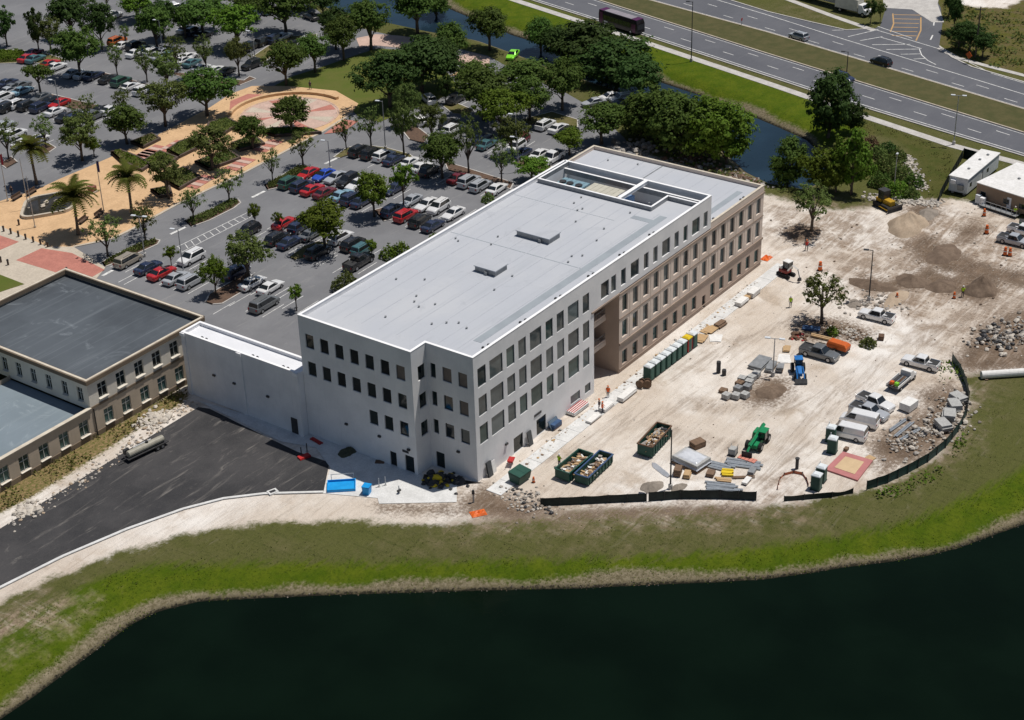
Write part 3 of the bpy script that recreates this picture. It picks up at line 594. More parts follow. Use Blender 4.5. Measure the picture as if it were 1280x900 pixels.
q.build('fan', DARK, t_)
t_ = thing('duct', 'blue elbow duct beside the tan air handler', 'duct', (54.2, 11.9, WF)); q = MB(); q.box(0, .4, 1.9, 1.8, 2.4, 1.3, ry=.15); q.box(-1.5, -.1, 2.2, 1.8, 1.0, .8); q.build('casing', BLUES, t_)
t_ = thing('pump', 'dark pump set in the open end of the roof well', 'pump', (53.2, 8.2, WF)); q = MB(); q.tube([(-.8, 0, .6), (.9, 0, .6)], .45, 12); q.box(0, 0, .12, 2.2, 1.0, .24); q.tube([(.9, 0, .6), (1.3, 0, .6), (1.3, 0, 2.2)], .16, 8); q.build('casing', GREY, t_)
# small lamps and plates on the front
def dotbox(parent, name, x, y, z, sx, sy, sz, mat=None): q = MB(); q.box(0, 0, 0, sx, sy, sz); return q.build(name, mat or DARK, parent, (x, y, z))
for y, z in ((19.0, 3.9), (13.4, 3.9), (8.6, 3.5)): dotbox(NB, 'wall_lamp', -SD-.12, y, z, .22, .45, .25)
dotbox(NB, 'wall_lamp', -.12, 2.9, 3.6, .22, .45, .25); dotbox(NB, 'sign_plate', -SD-.04, 9.2, 3.0, .07, 1.0, .3); dotbox(NB, 'sign_plate', 13.4, -.04, 3.4, 1.6, .07, .32); dotbox(NB, 'wall_lamp', 6.2, -.12, 2.5, .5, .22, .25)
# ------------------------------------------------------------------ link wing
LK = thing('link_wing', 'white windowless link wing joining the old and new buildings', 'building')
lx, hx, l0, l1, lh = -3.9, -.2, 26.02, 47.6, 9.7
q = MB(); q.add([(lx, l1, 0), (lx, l0, 0), (lx, l0, lh), (lx, l1, lh)], [(0, 1, 2, 3)]); q.add([(hx, l0, 0), (hx, l1, 0), (hx, l1, lh), (hx, l0, lh)], [(0, 1, 2, 3)]); q.add([(hx, l1, 0), (lx, l1, 0), (lx, l1, lh), (hx, l1, lh)], [(0, 1, 2, 3)]); q.add([(lx, l0, 0), (-SD-.0, l0, 0), (-SD, l0, lh), (lx, l0, lh)], [(0, 1, 2, 3)]); q.build('wall', W_WHITE, LK)
q = MB(); q.add([(lx, l0, lh-.45), (hx, l0, lh-.45), (hx, l1, lh-.45), (lx, l1, lh-.45)], [(0, 1, 2, 3)]); q.build('roof', M('link_roof', (.72, .73, .76), (.66, .67, .70), .3, .7), LK)
edge([(hx-.16, l0+.16), (hx-.16, l1-.16), (lx+.16, l1-.16), (lx+.16, l0+.2)], lh-.44, lh-.003, W_WHITE, COPING, .3, LK)
for y in (47.2, 36.6, 26.4):
    q = MB(); q.b2(lx-.16, lx-.002, y-.35, y+.35, 0, lh-.02); q.build('pilaster', W_WHITE, LK); q = MB(); q.b2(lx-.3, lx-.19, y-.42, y+.42, lh-.4, lh+.03); q.build('scupper', COPING, LK)
for y, z in ((42.0, 4.6), (38.2, 4.5), (32.0, 4.4)): dotbox(LK, 'wall_lamp', lx-.12, y, z, .22, .45, .25)
dotbox(LK, 'door', lx-.03, 27.6, 1.2, .1, 1.1, 2.4)
for y in (44.5, 35.0, 29.5): obj('roof_drain', dm, LK, (lx+.9, y, lh-.45)); obj('roof_drain', dm, LK, (lx+.9, y-.8, lh-.45))
# ------------------------------------------------------------------ old building
OB = thing('stucco_building', 'old tan and cream stucco building with dark flat roofs and brown cornice', 'building')
ox, oy, o2, oxr, oyb = -19.4, 49.7, 4.55, 2.3, 78.4; OH = 8.75; oxl = -75.0
def rowY(pxs, y, x0, w_, h_): return [(PYp(u, v, y)[0]-x0-w_/2, PYp(u, v, y)[0]-x0+w_/2, PYp(u, v, y)[1]-h_/2, PYp(u, v, y)[1]+h_/2) for u, v in pxs]
def level(hs, z0, z1): return [(a, b_, z0, z1) for a, b_, c, d in hs]
r2 = level(rowY([(129,491),(152,478.5),(175,467),(197,456),(219,444.5)], oy, ox, 1.6, 2), 5.2, 7.4)
r1 = level(rowY([(138,528),(160,515.5),(183,503),(204.5,490.5),(226,478)], oy, ox, 1.6, 2), 1.05, 3.25)
r0 = level(rowY([(7,601),(32,586.5),(57,572.5),(82,558.5),(107,545)], oy, oxl, 1.6, 2), 1.05, 3.25)
st = r0[1][0]-r0[0][0]; r0 += [(r0[0][0]-st*k, r0[0][1]-st*k, 1.05, 3.25) for k in range(1, 6)]
wall('wall', OB, (ox, oy, 0), 0, oxr-ox, OH-.6, r2, W_OLD2, .25, 4.42)
wall('wall', OB, (ox, oy, 0), 0, oxr-ox, 4.42, r1, W_OLD1, .25)
wall('wall', OB, (oxl, oy, 0), 0, ox-oxl, o2-.35, r0, W_OLD1, .25)
for h in r2+r1: window(OB, (ox, oy, 0), 0, h, 'cross', GLASS_D if h in r2 else GLASS_T, .25)
for h in r0: window(OB, (oxl, oy, 0), 0, h, 'cross', GLASS_T, .25)
l2 = [(oyb-PXp(u, v, ox)[0]-.55, oyb-PXp(u, v, ox)[0]+.55) for u, v in ((8,464),(25,469),(43,475),(62,482),(82,490),(101,497))]
hl = [(a, b_, 5.15, 7.2) for a, b_ in l2]
wall('wall', OB, (ox, oyb, 0), fr, oyb-oy, OH-.6, hl, W_OLD2, .22, o2-.4)
for h in hl: window(OB, (ox, oyb, 0), fr, h, 'cross', GLASS_D, .22)
q = MB(); q.add([(oxr, oy, 0), (oxr, oyb, 0), (oxr, oyb, OH-.6), (oxr, oy, OH-.6)], [(0, 1, 2, 3)]); q.add([(oxr, oyb, 0), (ox, oyb, 0), (ox, oyb, OH-.6), (oxr, oyb, OH-.6)], [(0, 1, 2, 3)]); q.add([(ox, 66, 0), (oxl, 66, 0), (oxl, 66, o2), (ox, 66, o2)], [(0, 1, 2, 3)]); q.build('wall', W_OLD1, OB)
q = MB(); q.add([(ox, oy, OH-1.0), (oxr, oy, OH-1.0), (oxr, oyb, OH-1.0), (ox, oyb, OH-1.0)], [(0, 1, 2, 3)]); q.build('roof', ROOF_OLD, OB)
q = MB(); q.add([(oxl, oy, o2-.7), (ox, oy, o2-.7), (ox, 66, o2-.7), (oxl, 66, o2-.7)], [(0, 1, 2, 3)]); q.build('roof', ROOF_LOW, OB)
q = MB(); e = .32
strip(q, [(oxr+e-.3, oy-e+.3), (oxr+e-.3, oyb+e-.3), (ox-e+.3, oyb+e-.3), (ox-e+.3, oy-e+.3), (oxr+e-.3, oy-e+.3)], .62, OH-.62, .6); q.build('cornice', W_CORN, OB)
q = MB(); strip(q, [(oxr, oy), (oxr, oyb), (ox, oyb), (ox, oy), (oxr, oy)], .34, OH-.018, .07); q.build('coping', COPE_OLD, OB)
q = MB(); strip(q, [(oxl, oy+.02), (ox-.05, oy+.02)], .45, o2-.34, .34); q.build('cornice', W_OLD1, OB); q = MB(); strip(q, [(oxl, oy+.02), (ox-.05, oy+.02)], .6, o2+.002, .08); q.build('coping', COPE_OLD, OB)
q = MB(); q.b2(ox, oxr, oy-.1, oy-.003, 4.3, 4.62); q.b2(oxl, oxr, oy-.12, oy-.003, .01, .75); q.build('belt_course', W_CORN, OB)
q = MB(); q.tube([(ox+.35, oy-.13, .2), (ox+.35, oy-.13, 4.3)], .09, 8); q.build('downpipe', DARK, OB)
for x, y in ((-15.5, 72.5), (-15.2, 73.3)): obj('roof_drain', dm, OB, (x, y, OH-1.0))
for x, y in ((-29.5, 57.5), (-29.0, 57.0)): obj('roof_drain', dm, OB, (x, y, o2-.7))
# ------------------------------------------------------------------ site office trailers beside the highway
def site_box(name, label, base, h, mat, roofm, wins, ac=True):
    (x0, y0), (x1, y1), (x2, y2) = [G(*p) for p in base]; rz = math.atan2(y1-y0, x1-x0); L = math.hypot(x1-x0, y1-y0); D = math.hypot(x2-x1, y2-y1)
    t_ = thing(name, label, 'site office', (x0, y0, 0), rz)
    hs = [(a, b_, 1.2, 2.1) for a, b_ in wins]; dr = [(L*.42, L*.42+.95, .55, 2.55)]
    wall('wall', t_, (0, 0, 0), 0, L, h, hs+dr, mat, .1, .45)
    for hh in hs: window(t_, (0, 0, 0), 0, hh, gl=GLASS_D, depth=.1)
    window(t_, (0, 0, 0), 0, dr[0], gl=COPING, depth=.1, name='door')
    q = MB(); q.add([(L, 0, .45), (L, D, .45), (L, D, h), (L, 0, h)], [(0, 1, 2, 3)]); q.add([(L, D, .45), (0, D, .45), (0, D, h), (L, D, h)], [(0, 1, 2, 3)]); q.add([(0, D, .45), (0, 0, .45), (0, 0, h), (0, D, h)], [(0, 1, 2, 3)]); q.build('wall', mat, t_)
    q = MB(); q.b2(-.12, L+.12, -.12, D+.12, h+.001, h+.14); q.build('roof', roofm, t_); q = MB()
    for k in range(6):
        for y in (.6, D-.6): q.box(.5+(L-1)*k/5, y, .225, .4, .4, .45)
    q.build('pier', CONC, t_)
    for x, y in ((L*.3, D*.5), (L*.65, D*.5), (L*.85, D*.4)): dotbox(t_, 'roof_vent', x, y, h+.25, .4, .4, .22, GREY)
    return t_, L, D, h
TRW = M('trailer_white', (.62, .65, .68), (.54, .57, .60), 1, .6, coord='obj'); TRB = M('trailer_brown', (.30, .215, .15), (.26, .19, .135), 1, .8, coord='obj')
t_, L, D, h = site_box('site_trailer', 'narrow grey site office trailer with white roof by the footpath', [(1208,245.7),(1247,212.4),(1230,205)], 3.1, TRW, ROOF_WHITE, [(1.0, 1.9), (8.5, 9.4)])
dotbox(t_, 'cooling_unit', -.25, D*.35, 1.5, .45, 1.0, .9, GREY); dotbox(t_, 'cooling_unit', -.25, D*.75, 2.3, .4, .9, .7, COPING)
t_ = None
(x0, y0) = G(1219, 251); (x1, y1) = G(1280, 271)
t2, L, D, h = site_box('site_office', 'wide brown walled site office with white roof and ramp', [(1219,251),(1310,281),(1350,252)], 3.3, TRB, ROOF_WHITE, [(.8, 1.9), (5.3, 6.4), (8.3, 9.4), (11, 12)])
dotbox(t2, 'cooling_unit', 1.0, -.7, .9, .8, .7, 1.5, TRW); dotbox(t2, 'cooling_unit', 2.0, -.9, .8, .8, .7, 1.4, COPING)
q = MB(); q.box(5.6, -1.3, .45, 7, 1.2, .12); 
for k in range(8): q.box(2.2+k, -1.85, .95, .06, .06, 1.0)
q.box(5.6, -1.85, 1.45, 7, .08, .08); q.build('ramp', GREY, t2)
# ================================================================== plants
npr = np.random.RandomState(5)
def leafmat(name, c1, c2, c3):
    m, t, b = newmat(name); p = position(t); oi = nd(t, 'ObjectInfo').outputs['Random']; n1 = noise(t, p, .9, 3); n2 = noise(t, p, 7, 2)
    c = mixc(t, ramp(t, n1, .3, .7), c1, c2); c = mixc(t, ramp(t, n2, .4, .75, 0, .7), c, c3)
    hs = nd(t, 'HueSaturation'); t.links.new(c, hs.inputs['Color']); t.links.new(math_(t, 'ADD', math_(t, 'MULTIPLY', oi, .6), .72), hs.inputs['Value']); t.links.new(math_(t, 'ADD', math_(t, 'MULTIPLY', oi, .045), .475), hs.inputs['Hue'])
    t.links.new(hs.outputs[0], b.inputs['Base Color']); b.inputs['Roughness'].default_value = .7; b.inputs['Specular IOR Level'].default_value = .12
    tr = nd(t, 'BsdfTranslucent'); t.links.new(hs.outputs[0], tr.inputs[0]); mx = nd(t, 'MixShader'); mx.inputs[0].default_value = .3
    t.links.new(b.outputs[0], mx.inputs[1]); t.links.new(tr.outputs[0], mx.inputs[2]); t.links.new(mx.outputs[0], t.nodes['Material Output'].inputs[0]); return m
LEAF = dict(oak=leafmat('oak_leaf', (.066, .122, .022), (.098, .158, .030), (.042, .078, .018)), lime=leafmat('bright_leaf', (.095, .165, .016), (.125, .185, .022), (.06, .105, .014)),
    olive=leafmat('olive_leaf', (.100, .140, .034), (.132, .168, .045), (.064, .092, .025)), dark=leafmat('dark_leaf', (.042, .084, .020), (.062, .110, .026), (.030, .058, .016)),
    palm=leafmat('palm_leaf', (.11, .125, .020), (.085, .105, .018), (.15, .14, .035)), grass=leafmat('weed_leaf', (.09, .12, .02), (.15, .13, .05), (.05, .08, .015)), turf=leafmat('turf_leaf', (.085, .125, .008), (.12, .15, .012), (.06, .10, .006)), rust=leafmat('rust_leaf', (.16, .10, .06), (.10, .085, .035), (.12, .06, .05)))
BARK = M('bark', (.13, .105, .085), (.085, .068, .055), 3, .9, .3, coord='obj', stretch=(1, 1, .3)); BARK_P = M('palm_bark', (.17, .135, .105), (.10, .08, .06), 5, .9, .3, coord='obj')
def leaves_mesh(name, C, N, size, mat):
    """C: leaf centres, N: leaf normals (numpy)"""
    n = len(C); N = N/np.linalg.norm(N, axis=1, keepdims=True); a = np.cross(N, npr.normal(size=(n, 3))); a /= np.linalg.norm(a, axis=1, keepdims=True)+1e-9; b_ = np.cross(N, a)
    s = (size*npr.uniform(.6, 1.3, n))[:, None]; k = npr.uniform(.45, .75, n)[:, None]; fold = N*s*.25
    V = np.stack([C-a*s, C-b_*s*k+fold, C+a*s, C+b_*s*k+fold], 1).reshape(-1, 3)
    me = bpy.data.meshes.new(name); me.vertices.add(4*n); me.loops.add(4*n); me.polygons.add(n)
    me.vertices.foreach_set('co', V.ravel()); me.loops.foreach_set('vertex_index', np.arange(4*n)); me.polygons.foreach_set('loop_start', np.arange(0, 4*n, 4)); me.update(calc_edges=True); me.materials.append(mat); return me
def crown(kind, seed, H=8., W=8., cb=.3, nclump=60, nleaf=80, cr=1.1, leaf=.26, mat='oak', shape='round', hollow=.45):
    rg = np.random.RandomState(seed); Z0, Z1 = cb*H, H; cz, rz_ = (Z0+Z1)/2, (Z1-Z0)/2; cs = []; ph0, ph1 = rg.uniform(0, 6.28, 2)
    while len(cs) < nclump:
        p = rg.uniform(-1, 1, 3); d = np.linalg.norm(p)
        if d > 1 or d < hollow*rg.uniform(.5, 1): continue
        if shape == 'round' and p[2] < -.55: continue
        if shape == 'cone':
            k = 1-(p[2]+1)/2*.75; p[0] *= k; p[1] *= k
        if shape == 'flat': p[2] = abs(p[2])*.9-.25
        if shape == 'tall' : pass
        th = math.atan2(p[1], p[0]); lob = (1+.2*math.sin(2*th+ph0)+.14*math.sin(3*th+ph1))*rg.uniform(.72, 1.06); cs.append((p[0]*W/2*.9*lob, p[1]*W/2*.9*lob, cz+p[2]*rz_*.9*rg.uniform(.82, 1.06), d))
    C = []; N = []
    for x, y, z, d in cs:
        n = int(nleaf*rg.uniform(.5, 1.4)); v = rg.normal(size=(n, 3)); v /= np.linalg.norm(v, axis=1, keepdims=True); r = cr*rg.uniform(.4, 1.35)
        c = np.array([x, y, z])+v*r*rg.uniform(.1, 1.25, (n, 1))*np.array([1, 1, .6]); out = c-np.array([0, 0, cz-rz_*.4]); out /= np.linalg.norm(out, axis=1, keepdims=True)
        C.append(c); N.append(v*.8+out*.5+np.array([0, 0, .5])+rg.normal(size=(n, 3))*.35)
    me = leaves_mesh('crown', np.concatenate(C), np.concatenate(N), leaf, LEAF[mat])
    q = MB(); r0 = .028*H; top = (rg.uniform(-.2, .2), rg.uniform(-.2, .2), cz+rz_*.2)
    q.tube([(0, 0, -.15), (top[0]*.2, top[1]*.2, Z0*.6), (top[0]*.6, top[1]*.6, Z0+.2), top], [r0*1.25, r0, r0*.85, r0*.3], 8)
    pick = sorted(cs, key=lambda c: c[2])[::max(1, len(cs)//11)]
    for x, y, z, d in pick:
        b0 = min(Z0*.75+rg.uniform(0, .35)*rz_, z-.3); s = (top[0]*.4, top[1]*.4, b0)
        q.tube([s, (x*.45+rg.uniform(-.2, .2), y*.45+rg.uniform(-.2, .2), b0+(z-b0)*.6), (x*.92, y*.92, z)], [r0*.5, r0*.3, r0*.09], 5)
    return q.mesh('trunk', BARK, True), me
KIND = {}
def regk(k, n, **kw): KIND[k] = [crown(k, 100*len(KIND)+i, **kw) for i in range(n)]
regk('oak', 6, nclump=120, nleaf=58, cr=.9, leaf=.21, mat='oak', cb=.25); regk('darkoak', 4, nclump=140, nleaf=58, cr=.9, leaf=.21, mat='dark', cb=.2); regk('lime', 4, nclump=110, nleaf=56, cr=.85, leaf=.21, mat='lime', cb=.24)
regk('sparse', 6, nclump=60, nleaf=30, cr=.7, mat='olive', cb=.2, leaf=.2, hollow=.2); regk('holly', 3, nclump=62, nleaf=70, cr=.8, mat='dark', cb=.2, shape='tall', leaf=.24); regk('olive', 5, nclump=90, nleaf=48, cr=.8, leaf=.2, mat='olive', cb=.26)
regk('young', 2, nclump=34, nleaf=60, cr=.95, mat='lime', cb=.42, leaf=.3); regk('cypress', 2, nclump=80, nleaf=70, cr=.7, mat='lime', cb=.1, shape='cone', leaf=.22); regk('rust', 1, nclump=22, nleaf=36, cr=.8, mat='rust', cb=.3, leaf=.22)
regk('open', 2, nclump=95, nleaf=24, cr=.6, mat='olive', cb=.28, leaf=.19, hollow=.15); regk('bush', 4, nclump=150, nleaf=54, cr=.9, leaf=.22, mat='oak', cb=.03, shape='tall'); regk('bushlime', 3, nclump=150, nleaf=54, cr=.9, leaf=.22, mat='lime', cb=.03, shape='tall'); regk('bushdark', 3, nclump=160, nleaf=54, cr=.85, leaf=.22, mat='dark', cb=.05, shape='tall'); regk('flat', 2, nclump=44, nleaf=70, cr=.9, mat='oak', cb=.42, shape='flat', hollow=.1)
ADJ = dict(oak='broad dark green tree', darkoak='dense very dark green tree', lime='bright green leafy tree', sparse='slender thin leaved olive tree', holly='narrow dense dark tree', olive='olive green bushy tree', young='small young round tree', cypress='pale green feathery cypress', rust='thin rust tinged tree', bush='bushy low branched green tree', bushlime='bushy bright green tree', bushdark='bushy very dark tree', open='open crowned green tree', flat='flat topped spreading green tree')
BIG = {'trees along the canal': 1.2}
def tree(u, v, w_, h_, kind, place, group='trees round the car park'):
    x, y, z = GT(u, v); k = mpp(x, y); W, H = w_*k*BIG.get(group, 1.03), h_*k/.86*1.02; tr, cr = rng.choice(KIND[kind])
    o = thing('tree', ADJ[kind]+' '+place, 'tree', (x, y, z), rng.uniform(0, 6.28), group, (W/8*rng.uniform(.95, 1.08), W/8*rng.uniform(.95, 1.08), H/8))
    obj('trunk', tr, o); obj('crown', cr, o); return o
TREES = [
(9,58,34,46,'holly','on the left edge beside the yellow hedge'),(49,66,30,54,'holly','behind the parked red cars'),(90,46,54,50,'darkoak','behind the olive tree of the far lot'),(64,66,34,40,'olive','between two dark trees of the far lot'),(101,98,60,56,'oak','over the shaded stalls of the far lot'),
(51,118,46,37,'flat','beside the two blue grey cars'),(147,95,26,36,'sparse','by the dark car on the far aisle'),(184,103,30,42,'sparse','above the white car with red doors'),(128,62,40,52,'darkoak','near the orange car'),(108,14,15,18,'sparse','beside the far road'),(134,10,18,22,'sparse','by the far car park entrance'),
(197,62,52,47,'oak','beside the tall lamp of the far lot'),(172,26,54,32,'lime','along the far road behind the white cars'),(158,57,18,26,'sparse','beside the orange car'),(155,150,28,40,'sparse','by the aisle below the green car'),(57,181,34,36,'sparse','on the end island by the white cars'),(11,199,34,46,'sparse','on the left end island by the street'),
(103,201,60,53,'olive','in the planter at the plaza entrance'),(159,180,58,45,'oak','beside the stepped planter wall'),(110,160,36,40,'sparse','between the two black sedans'),(118,196,22,23,'lime','under the olive planter tree'),
(259,145,74,53,'oak','beside the round paved court'),(207,158,58,53,'olive','by the dark planter benches'),(316,187,48,38,'oak','in the small planter below the round court'),(365,167,60,41,'oak','at the rim of the round court'),(266,213,64,51,'olive','on the tan path planter'),
(287,253,36,42,'sparse','on the hedge island by the crossing person'),(341,227,28,38,'sparse','at the end of the long hedge island'),(379,208,38,41,'sparse','on the hedge by the red and blue cars'),(211,249,48,52,'olive','at the street corner of the plaza'),(243,277,36,43,'sparse','on the hedge island by the painted aisle'),
(135,321,46,47,'sparse','on the hedge behind the tan minivan'),(182,301,38,42,'sparse','on the hedge by the two headed lamp'),(181,290,34,40,'rust','beside the palm at the street kerb'),(215,337,21,28,'young','in the stall island behind the red coupe'),(270,369,37,46,'lime','on the mulch island by the silver cars'),(312,352,66,58,'olive','over the dark sedan on the mulch island'),
(371,389,23,31,'young','beside the corner of the white building'),(320,285,18,28,'young','in front of the black car on the open aisle'),(349,288,16,21,'young','over the bonnet of the red sedan'),(407,314,68,60,'lime','over the dark cars beside the white van'),(468,271,50,52,'lime','between the navy cars in the middle row'),(505,263,36,54,'young','over the silver blue hatchback'),
(433,187,27,40,'sparse','on the left end of the grass strip'),(464,184,34,49,'sparse','on the grass strip by the tall lamp'),(505,194,38,62,'olive','at the right end of the grass strip'),(512,158,36,50,'olive','behind the grass strip'),(553,223,56,54,'oak','at the end of the white car row'),(540,181,38,50,'olive','by the white delivery vans'),
(586,217,38,70,'sparse','on the mulch strip beside the silver cars'),(627,227,36,52,'sparse','on the mulch strip near the white roof edge'),(465,323,19,22,'young','by the white pickup near the roof edge'),
(430,76,52,49,'oak','on the left side of the oval lawn'),(464,63,60,57,'oak','at the top of the oval lawn'),(420,62,46,50,'darkoak','behind the oval lawn'),(522,43,64,60,'oak','on the canal bank behind the lawn'),(546,34,36,46,'oak','on the canal bank near the water'),
(488,134,64,62,'darkoak','in the dark clump below the lawn'),(527,118,74,64,'darkoak','in the dark clump behind the lawn'),(565,80,50,46,'oak','by the paved bend of the drive'),(556,108,52,54,'darkoak','in the dark clump by the drive'),(557,130,23,36,'holly','beside the white van on the drive'),
(612,63,48,48,'oak','on the canal bank by the green car'),(676,70,38,46,'oak','leaning over the narrow canal'),(735,92,80,60,'bushdark','in the thick clump by the canal'),(770,112,78,62,'bushdark','in the thick clump behind the shaded lot'),(705,86,56,46,'darkoak','in the thick clump nearest the green car'),(800,128,60,52,'darkoak','at the right end of the thick clump'),
(657,118,62,38,'oak','in the grove left of the shaded lot'),(703,138,64,58,'oak','beside the shaded lot with a tall bare trunk'),(605,150,70,58,'oak','in the grove above the white sedans'),(628,168,58,52,'lime','in the grove above the lamp post'),(662,151,58,50,'oak','over the grass island by the white cars'),(596,114,50,34,'oak','in the grove by the paved bend'),(640,196,44,46,'olive','beside the red and white cars'),
(752,180,66,46,'oak','at the back corner of the pale roof'),(712,194,42,32,'lime','below the black car near the roof edge'),(820,176,72,66,'bush','in the canal side row behind the building'),(852,194,76,72,'bush','in the middle of the canal side row'),(884,196,70,72,'bushlime','in the canal side row with a bright crown'),(908,204,64,72,'bushlime','at the right end of the canal side row'),(800,170,60,50,'bush','in the canal side row above the sandy gap'),(665,227,46,28,'lime','beside the long roof edge'),
(1035,172,58,80,'bushdark','standing alone by the end of the canal'),(1066,166,30,38,'bushdark','beside the lone dark tree'),(1064,243,60,80,'cypress','at the edge of the sandy lot'),(984,232,48,60,'bush','at the water by the sandy lot'),(1028,238,50,52,'bushlime','between the water and the cypress'),(1045,240,44,66,'cypress','next to the taller cypress'),
(254,43,62,41,'oak','above the far parked cars'),(297,61,68,50,'lime','between the far aisles'),(358,43,60,54,'oak','beside the far aisle near the canal'),(310,26,38,32,'oak','by the far water side stalls'),(222,90,34,44,'sparse','on the far mulch island'),(258,89,32,42,'sparse','by the teal car'),(299,95,34,44,'olive','on the corner island by the black sedan'),(210,113,46,44,'olive','at the back of the plaza planters'),(358,107,56,49,'oak','at the left end of the oval lawn'),(394,91,46,44,'oak','by the path along the oval lawn'),(205,49,46,47,'darkoak','over the far blue cars'),(232,48,40,36,'oak','above the dark blue car'),(404,20,34,30,'darkoak','at the head of the canal'),(385,12,36,30,'darkoak','by the black car near the water'),(330,12,44,26,'darkoak','over the teal car'),(275,8,40,24,'oak','behind the far white cars'),
]
for t_ in TREES: tree(*t_, 'trees along the canal' if any(k in t_[5] for k in ('canal', 'clump', 'water', 'grove')) else 'trees round the car park')
tree(1014,291,64,60,'open','on a dark mulch mound in the sand','trees kept on the building site'); tree(1027,404,66,62,'open','on a raised bed beside the white pickup','trees kept on the building site')
tree(1088,30,16,30,'holly','beside the white box truck','trees beyond the highway'); tree(1100,28,14,24,'olive','beside the orange road hatching','trees beyond the highway')
for u, v, w_, h_ in ((1192,40,22,40),(1186,22,20,34),(1198,62,30,30),(1212,66,36,34),(1228,72,32,30),(1205,54,28,26)): tree(u, v, w_, h_, 'darkoak', 'in the scrub beyond the highway', 'scrub trees beyond the highway')
# ------------------------------------------------------------------ shrubs and hedges
def leafblob(name, label, cat, poly, h, mat, dens=26, leaf=.2, group=None, z0=0.0, kind=None, lump=.35):
    x0, x1 = min(p[0] for p in poly), max(p[0] for p in poly); y0, y1 = min(p[1] for p in poly), max(p[1] for p in poly)
    A_ = max(1.0, (x1-x0)*(y1-y0)); n = int(A_*dens); X = npr.uniform(x0, x1, n); Y = npr.uniform(y0, y1, n); s = sdist(X, Y, poly); k = s > 0; X, Y, s = X[k], Y[k], s[k]
    if len(X) < 5: return
    prof = np.clip(s/(h*.6), 0, 1)**.5; lum = 1-lump*(.5+.5*np.sin(X*2.1+np.cos(Y*1.7)*2)*np.cos(Y*2.3)); Z = z0+h*prof*lum*npr.uniform(.35, 1.05, len(X))
    C = np.stack([X, Y, Z], 1); cx, cy = X.mean(), Y.mean(); C[:, 0] -= cx; C[:, 1] -= cy
    me = leaves_mesh('foliage', C, npr.normal(size=C.shape)+np.array([0, 0, .9]), leaf, LEAF[mat])
    if kind: return tag(obj(name, me, None, (cx, cy, 0)), label, kind=kind)
    o = thing(name, label, cat, (cx, cy, 0), 0, group); obj('foliage', me, o)
    q = MB(); rg = random.Random(len(X))
    i = int(np.argmin(C[:, 0]**2+C[:, 1]**2)); q.tube([(C[i][0], C[i][1], -.05), (C[i][0]+.05, C[i][1], z0+h*.6)], [.06, .02], 6); q.build('stem', BARK, o); return o
def shrub(u, v, w_, h_, mat, label, group=None):
    x, y, z = GT(u, v); k = mpp(x, y); R = w_*k/2; pl = [(x+R*math.cos(a/10*6.283)*(1+.2*math.sin(a*2.3)), y+R*math.sin(a/10*6.283)) for a in range(10)]
    return leafblob('shrub', label, 'shrub', pl, h_*k/.86, mat, 60, .2, group, z)
for u, v, w_, h_, m_, l in ((432,362,38,28,'olive','wispy olive shrub against the white roof edge'),(485,322,24,22,'lime','leafy shrub beside the teal car'),(500,318,26,24,'lime','tall leafy shrub between the roof edge and the aisle'),(508,330,20,14,'olive','low shrub touching the roof edge'),(545,303,22,16,'lime','small shrub by the navy sedan at the roof edge'),(610,252,18,14,'olive','small shrub by the last white sedan at the roof edge')): shrub(u, v, w_, h_, m_, l)
for i, (u, v, w_, h_, m_) in enumerate(((1088,185,24,20,'rust'),(1098,196,26,18,'olive'),(1110,190,22,20,'dark'),(1122,200,24,18,'olive'),(1108,214,34,20,'olive'),(1126,222,32,22,'olive'),(1142,232,26,20,'oak'),(1100,232,32,20,'oak'),(1120,243,36,20,'lime'),(1138,247,26,14,'olive'),(1094,215,24,22,'oak'))):
    shrub(u, v, w_, h_, m_, {'rust': 'rusty brown', 'olive': 'olive', 'dark': 'dark green', 'oak': 'mid green', 'lime': 'bright green'}[m_]+' wild shrub in the thicket beside the sandy lot', 'marsh shrubs beside the sandy lot')
shrub(1085,432,22,10,'olive','low green weeds on the raised bed by the pickup'); shrub(1040,418,18,14,'lime','bright shrub at the foot of the site tree')
# weeds along the silt fence and tufts over the banks: nobody could count them
def tufts(name, polys, dens, mat, size, label, hmax=.25, clump=.35):
    C = []
    for pl in polys:
        x0, x1 = min(p[0] for p in pl), max(p[0] for p in pl); y0, y1 = min(p[1] for p in pl), max(p[1] for p in pl); n = int((x1-x0)*(y1-y0)*dens); X = npr.uniform(x0, x1, n); Y = npr.uniform(y0, y1, n)
        f = np.sin(X*.61+1.3*np.sin(Y*.37))*np.cos(Y*.53+np.sin(X*.29))+.5*np.sin(X*1.7)*np.cos(Y*2.1); k = (sdist(X, Y, pl) > 0) & (f+npr.normal(size=n)*.5 > clump); X, Y = X[k], Y[k]; Z = height(X, Y)+npr.uniform(.02, hmax, len(X)); C.append(np.stack([X, Y, Z], 1))
    C = np.concatenate(C); return tag(obj(name, leaves_mesh(name, C, npr.normal(size=C.shape)+np.array([0, 0, 1.0]), size, LEAF[mat])), label, kind='stuff')
FW = PX([(1080,620),(1110,610),(1140,597),(1165,584),(1190,560),(1203,535),(1212,538),(1205,565),(1180,592),(1150,612),(1110,628),(1085,628)])
FW2 = PX([(1175,455),(1190,450),(1203,470),(1208,490),(1200,492),(1185,485),(1172,475)])
tufts('fence_weeds', [FW, FW2], 9, 'lime', .24, 'rank green weeds along the curved screen fence', .7, .1)
